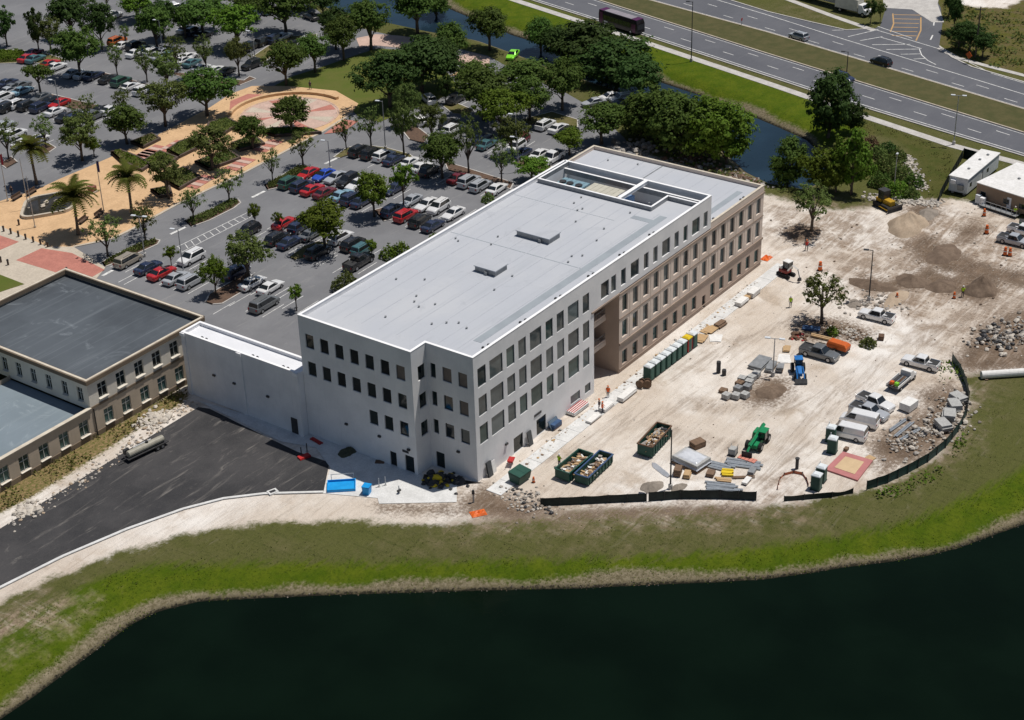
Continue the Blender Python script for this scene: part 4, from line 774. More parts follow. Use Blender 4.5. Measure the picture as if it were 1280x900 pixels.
tufts('dry_grass_tufts', [PX([(-60,800),(0,765),(100,720),(230,680),(350,660),(640,655),(950,640),(1090,622),(1180,580),(1215,520),(1290,470),(1290,590),(1200,640),(1050,680),(850,697),(500,705),(260,710),(100,745),(0,795)])], 3, 'grass', .10, 'scattered dry tufts in the brown grass', .16, .45)
tufts('lush_grass_tufts', [lush_front], 10, 'turf', .085, 'dense bright grass tufts along the pond bank', .1, .35)
tufts('wall_weeds', [PX([(0,612),(120,545),(222,488),(238,492),(215,512),(160,545),(110,578),(40,622),(0,640)])], 14, 'grass', .2, 'weeds growing against the old stucco wall', .5, .3)
tufts('scrub_growth', [PX([(1178,5),(1180,40),(1190,66),(1240,84),(1290,95),(1290,12),(1255,14),(1215,12)])], 5, 'olive', .35, 'low scrub on the field beyond the highway', .7, .25)
tufts('slope_growth', [lush_right], 5, 'grass', .15, 'rough tufts on the grass slope by the trailer', .18, .4)
tufts('canal_growth', [PX([(700,98),(748,128),(795,168),(850,204),(925,230),(965,240),(1005,244),(1000,236),(925,220),(850,192),(795,155),(748,116),(700,88)])], 8, 'olive', .28, 'rank growth along the shaded canal bank', .6, .0)
MULCH = M('mulch', (.15, .095, .065), (.10, .065, .048), 2, .95, .4, fine=8); ISL_G = M('island_grass', (.105, .105, .03), (.15, .125, .055), .9, .95, .3, fine=5); LAWN = M('lawn', (.085, .115, .014), (.11, .12, .024), .25, .95, .3, fine=4)
def island(poly_px, mat, label, name='planting_island', kerb=True):
    P = PX(poly_px); n = len(P)
    if sum(P[i][0]*P[(i+1) % n][1]-P[(i+1) % n][0]*P[i][1] for i in range(n)) < 0: P = P[::-1]
    o = sheet(name, P, mat, .13, label, thick=.12)
    if kerb: q = MB(); strip(q, P+[P[0], P[1]], .22, .02, .14); q.build('kerb', CONC, o)
    return P
HED = dict(mat='oak', dens=70, leaf=.16)
P = island([(128,328),(132,334),(160,323),(197,306),(200,301),(192,299),(165,309),(140,321)], MULCH, 'narrow kerbed island behind the tan minivan'); leafblob('hedge', 'low clipped hedge behind the tan minivan', 'hedge', grow(P, -.45), .8, 'olive', 70, .16, 'hedges on the street islands', .12)
P = island([(231,276),(240,284),(262,276),(292,261),(301,254),(297,249),(285,251),(262,263)], MULCH, 'narrow kerbed island by the painted aisle'); leafblob('hedge', 'low clipped hedge beside the painted aisle', 'hedge', grow(P, -.45), .8, 'olive', 70, .16, 'hedges on the street islands', .12)
P = island([(331,231),(335,238),(349,235),(360,229),(372,222),(412,224),(410,215),(385,209),(370,209),(352,220)], MULCH, 'kerbed island behind the red and blue cars'); leafblob('hedge', 'low clipped hedge behind the red and blue cars', 'hedge', grow(P, -.45), .8, 'olive', 70, .16, 'hedges on the street islands', .12)
island([(417,197),(432,186),(450,181),(482,185),(512,193),(518,198),(500,199),(470,192),(445,191),(425,198)], ISL_G, 'kerbed grass strip below the round court')
island([(257,378),(266,381),(278,380),(300,367),(313,358),(319,349),(308,342),(285,355),(262,368)], MULCH, 'mulched island between the silver and white cars')
island([(361,322),(370,326),(385,323),(402,312),(412,305),(398,302),(380,308)], ISL_G, 'grassy island beside the black estate car')
island([(556,203),(575,208),(642,229),(638,237),(600,223),(560,213)], MULCH, 'mulched strip along the silver car row'); island([(468,263),(480,277),(498,273),(507,262),(490,257)], MULCH, 'mulched island in the middle car row')
island([(652,150),(690,140),(722,150),(722,166),(700,159),(680,153),(660,157)], ISL_G, 'grassy island above the white cars'); island([(640,203),(662,199),(690,209),(680,217),(655,212)], MULCH, 'mulched island near the roof edge')
island([(551,131),(570,129),(592,138),(588,144),(565,142)], ISL_G, 'small grassy island beside the drive'); island([(500,160),(520,158),(536,170),(530,180),(512,175)], MULCH, 'small mulched island by the delivery van')
island([(-30,68),(0,62),(30,64),(60,68),(85,76),(60,80),(30,79),(0,80),(-30,80)], ISL_G, 'planted strip at the back of the far lot'); P = PX([(-25,72),(0,66),(30,66),(34,72),(28,77),(0,79),(-25,80)]); leafblob('hedge', 'bright yellow green hedge at the far lot corner', 'hedge', P, 1.2, 'lime', 55, .2, None, .12)
island([(115,92),(125,90),(186,106),(190,111),(170,110)], MULCH, 'mulched strip behind the green car'); island([(42,122),(60,117),(125,133),(128,140),(95,137),(60,131)], MULCH, 'mulched strip in the near left lot'); island([(205,90),(230,92),(305,101),(312,96),(320,99),(300,107),(240,101)], MULCH, 'mulched strip behind the teal car')
island([(316,71),(326,81),(336,74),(352,62),(396,49),(396,43),(362,46),(335,58)], ISL_G, 'dry grass strip beside the black cars'); island([(44,186),(60,179),(70,185),(60,192),(46,192)], MULCH, 'end island by the three white cars'); island([(0,205),(14,196),(22,203),(8,211)], MULCH, 'end island at the left street corner')
# lawns
sheet('oval_lawn', PX([(333,113),(365,96),(400,85),(440,71),(470,61),(505,63),(560,92),(575,112),(530,132),(500,142),(475,153),(448,146),(428,126),(405,116),(370,113)]), LAWN, .09, 'green oval lawn behind the round court', thick=.09)
# palms with every frond its own piece
fq = MB(); NS = 13; rach = [(i/NS*3.0, 0, .95*math.sin(i/NS*2.5)*1.0-.55*(i/NS)**2*1.9) for i in range(NS+1)]
fq.tube(rach, [.045*(1-i/NS*.8) for i in range(NS+1)], 4)
for i in range(1, NS):
    x, _, z = rach[i]; L = .62*math.sin(.5+2.3*i/NS)+.12
    for s in (-1, 1):
        for dx in (0, .115):
            fq.add([(x+dx-.06, 0, z), (x+dx+.09, 0, z), (x+dx+.3*L+.05, s*L, z-.16*L-.05)], [(0, 1, 2)])
frond_me = fq.mesh('frond', LEAF['palm'])
def palm(u, v, hpx, dpx, label):
    x, y = G(u, v); k = mpp(x, y); H = hpx*k/.86; R = dpx*k/2; o = thing('palm_tree', label, 'palm tree', (x, y, .1), rng.uniform(0, 6), 'date palms round the fountain')
    q = MB(); n = 9; q.tube([(.25*math.sin(i/n*1.6), 0, H*i/n) for i in range(n+1)], [.34-.12*min(1, i/3) for i in range(n+1)], 10)
    for i in range(1, 22): q.tube([(.25*math.sin(i/22*1.6), 0, H*i/22-.03), (.25*math.sin(i/22*1.6), 0, H*i/22+.05)], [.27, .22], 10, cap=False)
    q.build('trunk', BARK_P, o); tx = .25*math.sin(1.6)
    for j in range(44):
        f = obj('frond', frond_me, o, (tx, 0, H-.05)); f.rotation_euler = (rng.uniform(-.2, .2), rng.choice((-.85, -.55, -.2, .15, .45))+rng.uniform(-.15, .15), j*2.399); s = R/2.7*rng.uniform(.85, 1.12); f.scale = (s, s, s)
palm(46, 231, 40, 44, 'date palm by the street with a drooping yellow crown'); palm(98, 294, 43, 56, 'date palm beside the fountain basin'); palm(165, 268, 41, 46, 'date palm between the flagpole and the street kerb')
# ================================================================== vehicles
def paint():
    m, t, b = newmat('car_paint'); oi = nd(t, 'ObjectInfo'); p = position(t); n = noise(t, p, 3, 3)
    t.links.new(mixc(t, ramp(t, n, .4, .8, 0, .18), oi.outputs['Color'], (.35, .32, .28)), b.inputs['Base Color']); b.inputs['Roughness'].default_value = .28; b.inputs['Metallic'].default_value = .15
    b.inputs['Coat Weight'].default_value = .6; b.inputs['Coat Roughness'].default_value = .08; return m
PAINTC = paint(); CGLASS = M('car_glass', (.012, .015, .018), (.02, .024, .028), 2, .05, spec=.7, coord='obj'); TYRE = M('tyre', (.018, .018, .018), (.03, .03, .03), 8, .9, coord='obj'); RIM = M('rim', (.42, .43, .45), (.3, .3, .32), 6, .35, metal=.7, coord='obj')
LAMPW = M('headlamp', (.75, .77, .78), (.6, .62, .64), 8, .1, coord='obj'); LAMPR = M('taillamp', (.35, .02, .02), (.25, .01, .01), 8, .2, coord='obj'); TRIM = M('black_trim', (.03, .03, .032), (.045, .045, .045), 5, .6, coord='obj')
def ring(x, w_, z0, zm, z1, wt):             # body cross-section at x: sill, waist, shoulder
    return [(x, -w_*.9, z0), (x, -w_, z0+.15), (x, -w_, zm), (x, -w_*wt, z1), (x, 0, z1+.03), (x, w_*wt, z1), (x, w_, zm), (x, w_, z0+.15), (x, w_*.9, z0)]
CARS = dict(  # body stations (x, half width, waist z, top z); cabin: base x front/rear, roof x front/rear, base z, roof z, half widths
 sedan=dict(L=4.8, st=[(-2.4, .78, .72, .86), (-2.25, .88, .8, .98), (-1.5, .92, .84, 1.0), (.7, .92, .84, .98), (1.6, .9, .74, .88), (2.2, .84, .62, .76), (2.4, .72, .55, .64)], cab=(1.05, -1.75, .2, -1.0, .95, 1.45, .82, .62), wb=(1.42, -1.38), wr=.33),
 suv=dict(L=4.7, st=[(-2.35, .84, .86, 1.04), (-2.25, .92, .95, 1.12), (-1.2, .95, .98, 1.12), (.8, .95, .96, 1.1), (1.7, .93, .9, 1.04), (2.2, .88, .78, .92), (2.36, .76, .66, .78)], cab=(1.2, -2.2, .45, -1.85, 1.08, 1.74, .87, .70), wb=(1.42, -1.38), wr=.38),
 minivan=dict(L=5.1, st=[(-2.55, .86, .86, 1.04), (-2.45, .96, .95, 1.08), (-1.0, .98, .98, 1.08), (1.0, .98, .94, 1.06), (1.9, .95, .82, .98), (2.4, .88, .7, .84), (2.55, .74, .6, .7)], cab=(1.75, -2.4, .75, -2.15, 1.04, 1.76, .9, .74), wb=(1.55, -1.5), wr=.35),
 pickup=dict(L=5.8, st=[(-2.9, .9, .9, 1.02), (-2.8, .98, .98, 1.1), (-1.0, 1.0, 1.0, 1.12), (1.1, 1.0, 1.0, 1.12), (2.0, .98, .98, 1.1), (2.7, .94, .86, 1.02), (2.9, .82, .7, .84)], cab=(1.2, -1.05, .55, -.8, 1.1, 1.9, .9, .74), wb=(1.85, -1.75), wr=.42),
 van=dict(L=5.6, st=[(-2.8, .92, 1.0, 1.2), (-2.7, 1.0, 1.1, 1.25), (-1.0, 1.0, 1.1, 1.25), (1.2, 1.0, 1.05, 1.2), (2.0, .98, .95, 1.1), (2.6, .92, .8, .95), (2.8, .8, .65, .75)], cab=(2.0, -2.7, 1.15, -2.6, 1.2, 2.15, .94, .82), wb=(1.75, -1.6), wr=.37))
def build_vehicle(kind):
    c = CARS[kind]; parts = []; st = c['st']; q = MB()
    q.loft([ring(x, w_, .26, zm, z1, .93) for x, w_, zm, z1 in st])
    bf, br, tf, tr, zb, zr, wb_, wt = c['cab']
    ze = zb-.06
    q.loft([[(bf, -wb_, ze), (bf, wb_, ze), (br, wb_, ze), (br, -wb_, ze)], [(tf+.05, -wt-.03, zr-.08), (tf+.05, wt+.03, zr-.08), (tr-.05, wt+.03, zr-.08), (tr-.05, -wt-.03, zr-.08)], [(tf-.1, -wt*.9, zr), (tf-.1, wt*.9, zr), (tr+.1, wt*.9, zr), (tr+.1, -wt*.9, zr)]])
    if kind == 'pickup':                     # an open load bed behind the cab
        q.f = q.f; q.b2(-2.75, -1.15, -.98, -.9, 1.1, 1.32); q.b2(-2.75, -1.15, .9, .98, 1.1, 1.32); q.b2(-2.86, -2.75, -.98, .98, 1.0, 1.32)
    body = q.mesh('body', PAINTC, fix=True); bevel(body, .06, 2); parts.append(('body', body, (0, 0, 0)))
    def glassq(name, P, k=.04):
        P = [Vector(p) for p in P]; n = (P[1]-P[0]).cross(P[3]-P[0]).normalized(); ce = sum(P, Vector())/4; g = MB()
        if n.dot(ce-Vector((0, 0, 1.0))) < 0: n = -n
        P = [ce+(p-ce)*.93+n*k for p in P]; g.add([tuple(p) for p in P], [(0, 1, 2, 3)]); parts.append((name, g.mesh(name, CGLASS, fix=False), (0, 0, 0)))
    zt = zr-.1
    glassq('windshield', [(bf, -wb_, zb), (bf, wb_, zb), (tf+.05, wt, zt), (tf+.05, -wt, zt)])
    glassq('rear_window', [(br, -wb_, zb), (br, wb_, zb), (tr-.05, wt, zt), (tr-.05, -wt, zt)])
    rear = br if kind != 'van' else .3
    rt = tr if kind != 'van' else .2
    for s in (-1, 1): glassq('side_window', [(bf-.12, s*wb_, zb), (rear+.12, s*wb_, zb), (rt, s*wt, zt), (tf, s*wt, zt)])
    wq = MB(); r = c['wr']; wq.tube([(0, -.11, 0), (0, .11, 0)], r, 14, 0); wq.tube([(0, -.118, 0), (0, .118, 0)], r*.6, 10, 1); wm = wq.mesh('wheel', [TYRE, RIM])
    for x in c['wb']:
        for s in (-1, 1): parts.append(('wheel', wm, (x, s*(st[2][1]-.09), r)))
    hw = st[-1][1]
    for s in (-1, 1):
        g = MB(); g.box(0, 0, 0, .12, .34, .14); parts.append(('headlight', g.mesh('headlight', LAMPW), (st[-2][0]+.12, s*(hw-.05), st[-1][2]+.04)))
        g = MB(); g.box(0, 0, 0, .1, .2, .26); parts.append(('taillight', g.mesh('taillight', LAMPR), (st[0][0]-.0, s*(st[0][1]-.14), st[0][2]-.06)))
    if kind == 'pickup':
        g = MB(); g.add([(-2.74, -.88, 1.14), (-1.16, -.88, 1.14), (-1.16, .88, 1.14), (-2.74, .88, 1.14)], [(0, 1, 2, 3)]); parts.append(('load_bed', g.mesh('load_bed', TRIM), (0, 0, 0)))
    if kind in ('suv', 'minivan'):
        g = MB(); g.tube([(.2, 0, 0), (-1.5, 0, 0)], .03, 6); gm = g.mesh('roof_rail', TRIM)
        for s in (-1, 1): parts.append(('roof_rail', gm, (0, s*.56, zr+.03)))
    return parts
VEH = {k: build_vehicle(k) for k in CARS}
CC = dict(white=(.80, .80, .80), black=(.012, .013, .016), navy=(.018, .03, .075), red=(.50, .015, .02), silver=(.42, .44, .47), grey=(.14, .15, .16), tan=(.33, .29, .235), blue=(.02, .08, .50), teal=(.06, .16, .18), green=(.03, .10, .07), orange=(.55, .13, .02), lime=(.25, .80, .03), sky=(.25, .42, .52), maroon=(.16, .012, .02), purple=(.10, .01, .05))
def vehicle(kind, color, x, y, rz, label, cat, group=None, s=1.0, z=.03, lights=True):
    o = thing('parked_car' if kind in ('sedan', 'suv', 'minivan') else kind+'_vehicle', label, cat, (x, y, z), rz, group, s)
    col = (*CC[color], 1)
    for n, me_, l in VEH[kind]:
        if not lights and n in ('headlight', 'taillight'): continue
        c = obj(n, me_, o, l); c.color = col
    return o
KN = dict(sedan='sedan', suv='SUV', minivan='minivan', pickup='pickup', van='van')
CN = dict(sky='pale blue', lime='lime green')
ROWS = [  # (place, heading degrees, [(u, v, kind, colour)...])
('row behind the old roof', 2, [(161,330,'minivan','tan'),(186,338.5,'sedan','navy'),(203,345.5,'sedan','red'),(220.5,351.5,'sedan','silver'),(239,356.5,'suv','silver')]),
('open aisle row', 182, [(240,327,'suv','white'),(311,293,'suv','black')]), ('mulch island row', 2, [(296,345,'suv','navy'),(316,358,'sedan','white'),(338.5,363.5,'sedan','white')]), ('bay beside the link wing', 2, [(331,385,'minivan','grey')]),
('lower row under the leafy tree', 2, [(355.5,283,'sedan','red'),(375,288,'suv','navy'),(389,297,'sedan','grey')]), ('grassy island row', 2, [(347,302.5,'suv','black'),(363,307,'sedan','navy'),(397.5,320,'suv','black'),(426,301.5,'suv','white'),(442,310,'suv','black'),(454,316,'suv','teal'),(449,332,'pickup','black')]),
('hedge row', 2, [(363,232.5,'suv','green'),(377.5,237,'suv','navy'),(391,241,'sedan','red'),(406,245,'sedan','maroon'),(427.5,248.5,'sedan','sky'),(441,253,'suv','navy'),(453,256,'sedan','navy')]), ('back of the hedge row', 182, [(385,221,'sedan','red'),(405,223,'sedan','blue'),(420,226,'sedan','silver'),(435,230,'suv','black'),(447,234.5,'sedan','white'),(473,246,'sedan','white'),(493,240,'sedan','navy')]),
('grass strip row', 2, [(450,193,'suv','black'),(464.5,196,'suv','black'),(480,199,'suv','white'),(492.5,203.5,'sedan','navy'),(513,206.5,'sedan','white'),(526.5,213,'sedan','white'),(537,218,'suv','black')]), ('middle row', 2, [(491.5,268,'suv','navy'),(507.5,274,'suv','red'),(525,280.5,'suv','black'),(541.5,286,'sedan','navy')]), ('back of the middle row', 182, [(514,255,'sedan','silver'),(534,260,'sedan','white'),(548.5,263.5,'suv','white'),(567,271,'sedan','white')]),
('mulch strip row', 2, [(572.5,226.5,'sedan','maroon'),(586,231,'suv','silver'),(600.5,236.5,'suv','silver'),(621,240,'sedan','white')]), ('drive by the dark grove', 60, [(536,128,'suv','white'),(522,154,'minivan','white')]), ('stalls above the grove', 2, [(566,166,'suv','white'),(561,158,'sedan','black'),(570,128,'sedan','black'),(603,177,'sedan','navy'),(609,184,'sedan','teal')]),
('grass island row', 2, [(682,160,'suv','white'),(698,164,'sedan','white'),(711,169,'suv','black')]), ('roof edge row', 182, [(673,198,'sedan','white'),(690,202,'pickup','white'),(645,188,'suv','white'),(650,180,'suv','maroon'),(652,196,'sedan','navy')]), ('shaded canal lot', 150, [(762,125,'sedan','white'),(777,127,'suv','white'),(773,134,'sedan','black'),(788,139,'sedan','sky'),(742,132,'sedan','silver')]), ('paved bend by the canal', 200, [(641,72,'sedan','lime')]),
('far hedge row', 5, [(35,76,'sedan','red'),(45,77,'sedan','teal'),(43,69,'sedan','purple'),(63,83,'sedan','red'),(71,87,'sedan','white'),(93,95,'sedan','silver'),(105,97,'sedan','silver')]), ('far left row', 5, [(27,110,'sedan','grey'),(29,117,'sedan','sky'),(6,125,'suv','white'),(12,117,'sedan','silver')]), ('near left row', 5, [(23,134,'suv','white'),(35,136,'suv','black'),(51.5,138,'suv','navy'),(70,143,'sedan','white'),(84,150,'sedan','black'),(96,152,'suv','navy')]), ('mulch strip of the left lot', 185, [(51,126,'sedan','grey'),(75,133,'sedan','red'),(62,130,'sedan','black')]), ('row under the plaza trees', 5, [(127,141,'sedan','black'),(139,141,'sedan','white')]), ('aisle below the far row', 5, [(136,102,'sedan','black'),(152,106,'suv','green'),(180,117,'suv','white')]),
('left street row', 5, [(20,172,'suv','white'),(6,170,'sedan','white'),(5,160,'sedan','silver'),(48,178,'sedan','white'),(30,183,'sedan','white')]), ('far shaded row', 5, [(142,23,'suv','white'),(147,55,'suv','orange'),(155,60,'sedan','white'),(170,61,'suv','black'),(205,68,'sedan','silver'),(200,74,'sedan','silver')]),
('far canal row', 75, [(217,12,'suv','white'),(233.5,12,'suv','silver'),(269,11,'suv','white'),(316,21,'sedan','navy'),(330,17,'suv','teal'),(389,24,'sedan','black'),(248,12,'sedan','black'),(300,18,'sedan','silver'),(351,19,'sedan','grey')]), ('row below the lime tree', 5, [(242,43,'suv','navy'),(233,40,'sedan','white'),(255,47,'sedan','black')]), ('dry grass row', 5, [(314,62,'suv','black'),(330,56,'suv','black'),(344,52.5,'suv','navy'),(355,49,'sedan','silver')]), ('back of the dry grass row', 185, [(364,60,'sedan','black'),(380,55,'sedan','white')]), ('corner of the round court', 175, [(315,85,'suv','black')]), ('teal car row', 5, [(284,92,'sedan','black'),(270,91,'sedan','white'),(251.5,88.5,'sedan','white'),(240.5,82,'sedan','teal'),(236,74,'sedan','white'),(223,78,'suv','white'),(209,66,'sedan','black')]), ('left edge of the far lot', 5, [(10,107,'sedan','navy'),(17,113,'sedan','grey'),(3,134,'sedan','silver'),(11,138,'suv','black')]), ('row end by the plaza trees', 5, [(107,146,'sedan','silver'),(117,149,'suv','grey')]), ('shaded middle of the far lot', 5, [(163,112,'sedan','white'),(170,70,'sedan','white'),(183,65,'sedan','navy'),(192,69,'suv','white'),(118,98,'sedan','navy'),(213,72,'sedan','sky'),(230,79,'sedan','white')]), ('planter side of the far lot', 5, [(227,107,'sedan','navy'),(205,118,'sedan','white')])]
sl = MB(); sl.add([(-2.5, -.06, 0), (2.5, -.06, 0), (2.5, .06, 0), (-2.5, .06, 0)], [(0, 1, 2, 3)]); stall_me = sl.mesh('stall_line', PAINT); stalls = []
for place, hd, cars in ROWS:
    for i, (u, v, kd, co) in enumerate(cars):
        x, y = G(u, v); nm = f'{CN.get(co, co)} {KN[kd]}'
        nb = [f'{CN.get(c[3], c[3])} {KN[c[2]]}' for c in (cars[i-1:i] if i else [])+cars[i+1:i+2]]
        if len(nb) == 2: l = f'{nm} between {nb[0]} and {nb[1]} in {place}'
        elif nb: l = f'{nm} beside {nb[0]} in {place}'
        else: l = f'{nm} parked in {place}'
        vehicle(kd, co, x, y, rad(hd+rng.uniform(-3, 3)), l, KN[kd].lower() if kd != 'suv' else 'car', 'cars parked in the car park', 1.06*rng.uniform(.97, 1.03), lights=(v > 180))
        if hd % 180 < 10 and v > 70:
            for dy in (-1.75, 1.75):
                if all((x-a)**2*.1+(y+dy-b_)**2 > 1.6 for a, b_ in stalls):
                    stalls.append((x, y+dy)); obj('stall_line', stall_me, LOT, (x, y+dy, .036), rad(hd % 180))
for u, v in ((255,335),(268,341),(282,348),(410,326),(428,334),(560,293),(352,371),(366,378),(385,384),(300,375),(280,385),(585,268),(470,204),(556,224)):
    x, y = G(u, v); obj('stall_line', stall_me, LOT, (x, y, .036), rad(2))
# painted aisle and bars
line('aisle_border', PX([(226,316),(316,270)]), .14, PAINT, LOT); line('aisle_border', PX([(221,309),(309,266)]), .14, PAINT, LOT)
for i in range(12):
    a = i/11; line('aisle_bar', PX([(227+88*a, 314.5-44.5*a), (223.5+85*a, 309-42*a)]), .14, PAINT, LOT, .041)
for a, b_ in (((213,293),(232,284)), ((315,247),(331,239)), ((406,205),(421,198)), ((128,345),(141,338))): line('stop_bar', PX([a, b_]), .55, PAINT, LOT, .045)
line('aisle_border', PX([(148,353),(196,328)]), .14, PAINT, LOT); line('aisle_border', PX([(155,356),(190,337)]), .14, PAINT, LOT)
# ------------------------------------------------------------------ highway traffic
hd1 = math.atan2(*(Vector(G(1280,192))-Vector(G(672,0))).yx)
x, y = G(998,49); vehicle('suv', 'silver', x, y, hd1+math.pi, 'silver SUV driving on the far carriageway', 'car'); x, y = G(1101,81); vehicle('suv', 'black', x, y, hd1+math.pi, 'black SUV driving beside the median kerb', 'car'); x, y = G(1054,101); vehicle('suv', 'navy', x, y, hd1, 'dark blue SUV passing behind the lone dark tree', 'car')
x, y = G(777,36); t_ = thing('coach', 'long purple and black coach on the near carriageway', 'bus', (x, y, .03), hd1)
PURP = M('purple_paint', (.10, .012, .075), (.07, .01, .05), 1, .25, coord='obj'); BLK = M('black_paint', (.012, .010, .014), (.02, .016, .02), 1, .2, coord='obj'); BROOF = M('coach_roof', (.30, .27, .30), (.24, .22, .24), 1, .4, coord='obj')
q = MB(); q.loft([[(xx_, -1.27, .4), (xx_, -1.27, 2.5), (xx_, -1.1, 3.3), (xx_, 1.1, 3.3), (xx_, 1.27, 2.5), (xx_, 1.27, .4)] for xx_ in (-6.1, -5.9, 5.7)]+[[(6.1, -1.2, .4), (6.05, -1.2, 2.4), (5.8, -1.05, 3.2), (5.8, 1.05, 3.2), (6.05, 1.2, 2.4), (6.1, 1.2, .4)]]); o = q.build('body', BLK, t_, fix=True); bevel(o.data, .06)
for xa, xb in ((-6.05, -4.6), (4.2, 5.7)): q = MB(); q.b2(xa, xb, -1.12, 1.12, 3.302, 3.36); q.build('roof_fairing', PURP, t_)
q = MB(); q.b2(-4.5, 4.1, -1.0, 1.0, 3.302, 3.38); q.build('roof_panel', BROOF, t_)
for s in (-1, 1):
    q = MB(); q.b2(-5.8, -4.7, s*1.272, s*1.285, .5, 3.0); q.b2(4.3, 5.6, s*1.272, s*1.285, .5, 2.4); q.build('side_panel', PURP, t_)
    for k in range(7): q = MB(); q.b2(-4.5+k*1.22, -3.4+k*1.22, s*1.272, s*1.284, 1.5, 2.5); q.build('window', CGLASS, t_)
    q = MB(); q.b2(-4.3, -3.2, s*1.286, s*1.292, .95, 1.25); q.build('lettering', PAINT, t_)
q = MB(); q.add([(6.13, -1.1, 1.2), (6.13, 1.1, 1.2), (6.09, 1.1, 2.35), (6.09, -1.1, 2.35)], [(0, 1, 2, 3)]); q.build('windshield', CGLASS, t_)
wq = MB(); wq.tube([(0, -.15, 0), (0, .15, 0)], .5, 14, 0); wq.tube([(0, -.158, 0), (0, .158, 0)], .28, 10, 1); wbig = wq.mesh('wheel', [TYRE, RIM])
for xx_ in (-4.0, -2.8, 4.1):
    for s in (-1, 1): obj('wheel', wbig, t_, (xx_, s*1.14, .5))
def cabtruck(label, u, v, rz, col, boxcol, name='box_truck'):
    x, y = G(u, v); t_ = thing(name, label, 'truck', (x, y, .03), rz); pm = M('truck_'+col, CC[col] if col in CC else (.8, .8, .8), None, 1, .35, coord='obj'); bmm = M('cargo_'+boxcol, (.62, .60, .52), (.54, .52, .45), 1, .6, coord='obj')
    q = MB(); q.loft([[(xx_, -1.1, .6), (xx_, -1.1, zz), (xx_, 1.1, zz), (xx_, 1.1, .6)] for xx_, zz in ((1.6, 2.6), (2.6, 2.6), (3.1, 1.7), (3.9, 1.5))]); o = q.build('cab', pm, t_, fix=True); bevel(o.data, .06)
    q = MB(); q.add([(2.66, -.95, 2.5), (3.1, -.95, 1.78), (3.1, .95, 1.78), (2.66, .95, 2.5)], [(0, 1, 2, 3)]); q.build('windshield', CGLASS, t_)
    q = MB(); q.b2(-4.6, 1.5, -1.25, 1.25, .95, 3.6); o = q.build('cargo_box', bmm, t_); bevel(o.data, .05); q = MB(); q.b2(-4.5, 3.6, -.5, .5, .55, .9); q.build('chassis', TRIM, t_)
    for xx_ in (-3.2, 2.9):
        for s in (-1, 1): obj('wheel', wbig, t_, (xx_, s*1.02, .5))
    return t_
cabtruck('white box truck parked on the dirt verge beyond the highway', 1068, 17, rad(-100), 'white', 'cream')
x, y = G(1030, 4); t_ = thing('cargo_trailer', 'long grey cargo trailer behind the white box truck', 'trailer', (x, y, 0), hd1); q = MB(); q.b2(-7, 7, -1.3, 1.3, 1.1, 3.9); o = q.build('cargo_box', GREY, t_); bevel(o.data, .05)
for xx_ in (-5.5, -4.4, 5.0):
    for s in (-1, 1): obj('wheel', wbig, t_, (xx_, s*1.05, .5))
q = MB(); q.b2(-6.5, 6.5, -.5, .5, .8, 1.098); q.build('chassis', TRIM, t_)
# ------------------------------------------------------------------ vehicles on the site
def sitecar(kd, co, a, b_, label, cat, s=.93):      # a: rear, b: front, both as pixels on the ground
    A_, B_ = Vector(G(*a)), Vector(G(*b_)); c = (A_+B_)/2; d = B_-A_; return vehicle(kd, co, c.x, c.y, math.atan2(d.y, d.x), label, cat, 'vehicles on the building site', s, .0)
sitecar('pickup', 'white', (1115,404), (1076,394.5), 'white pickup beside the site tree and its raised bed', 'pickup'); sitecar('pickup', 'white', (1170,463), (1131,453), 'white pickup at the gap by the leafy end of the fence', 'pickup')
sitecar('pickup', 'grey', (1003,440), (1045,452), 'dark grey pickup beside the orange trailer', 'pickup', .98); sitecar('pickup', 'white', (1074,500), (1114,516), 'white pickup with an open bed beyond the two vans', 'pickup'); sitecar('pickup', 'silver', (1064,512), (1108,527), 'silver pickup with a maroon bed between van and white pickup', 'pickup')
sitecar('van', 'white', (1095,535), (1053,525), 'white panel van beside the maroon bedded pickup', 'van', .92); sitecar('van', 'white', (1080,551), (1038,541), 'white panel van nearest the pair of toilets', 'van', .92)
sitecar('pickup', 'silver', (1247,300), (1288,310), 'silver pickup parked beside two orange barrels', 'pickup'); sitecar('pickup', 'white', (1260,288), (1300,298), 'white pickup parked at the end of the office ramp', 'pickup')
# ================================================================== plaza beside the old building
PAVE_T = M('tan_pavers', (.66, .44, .25), (.57, .375, .21), .4, .9, .2, fine=3); PAVE_R = M('red_pavers', (.50, .205, .16), (.42, .17, .135), .5, .9, .2, fine=3); PAVE_P = M('pink_pavers', (.60, .43, .36), (.50, .36, .30), .4, .9, .2, fine=3); PAVE_C = M('cream_pavers', (.56, .49, .40), (.48, .42, .34), .4, .9, .15, fine=3)
WALLD = M('planter_stone', (.115, .085, .07), (.08, .06, .05), 1.5, .9, .3, fine=6); GREEN = LAWN
edge_px = [(92,309),(140,299),(165,287),(225,254),(300,219),(352,192),(405,164),(440,142)]
PLZ = sheet('plaza', PX([(-200,330),(-60,290),(-40,262),(0,252),(45,238),(75,224),(120,205),(170,183),(215,160),(262,135),(288,118),(315,108),(360,108),(420,114),(448,130),(440,142)]+edge_px[::-1][1:]+[(60,318),(20,325),(-60,345)]), PAVE_T, .10, 'tan paved plaza with planters and fountain', thick=.08)
q = MB(); strip(q, PX(edge_px), .5, .03, .12); q.build('kerb', PAVE_C, PLZ)
sheet('forecourt', PX([(-200,330),(0,283),(60,309),(92,309),(132,335),(118,352),(60,375),(20,400),(-200,470)]), PAVE_C, .115, 'cream paved forecourt behind the old building', thick=.09)
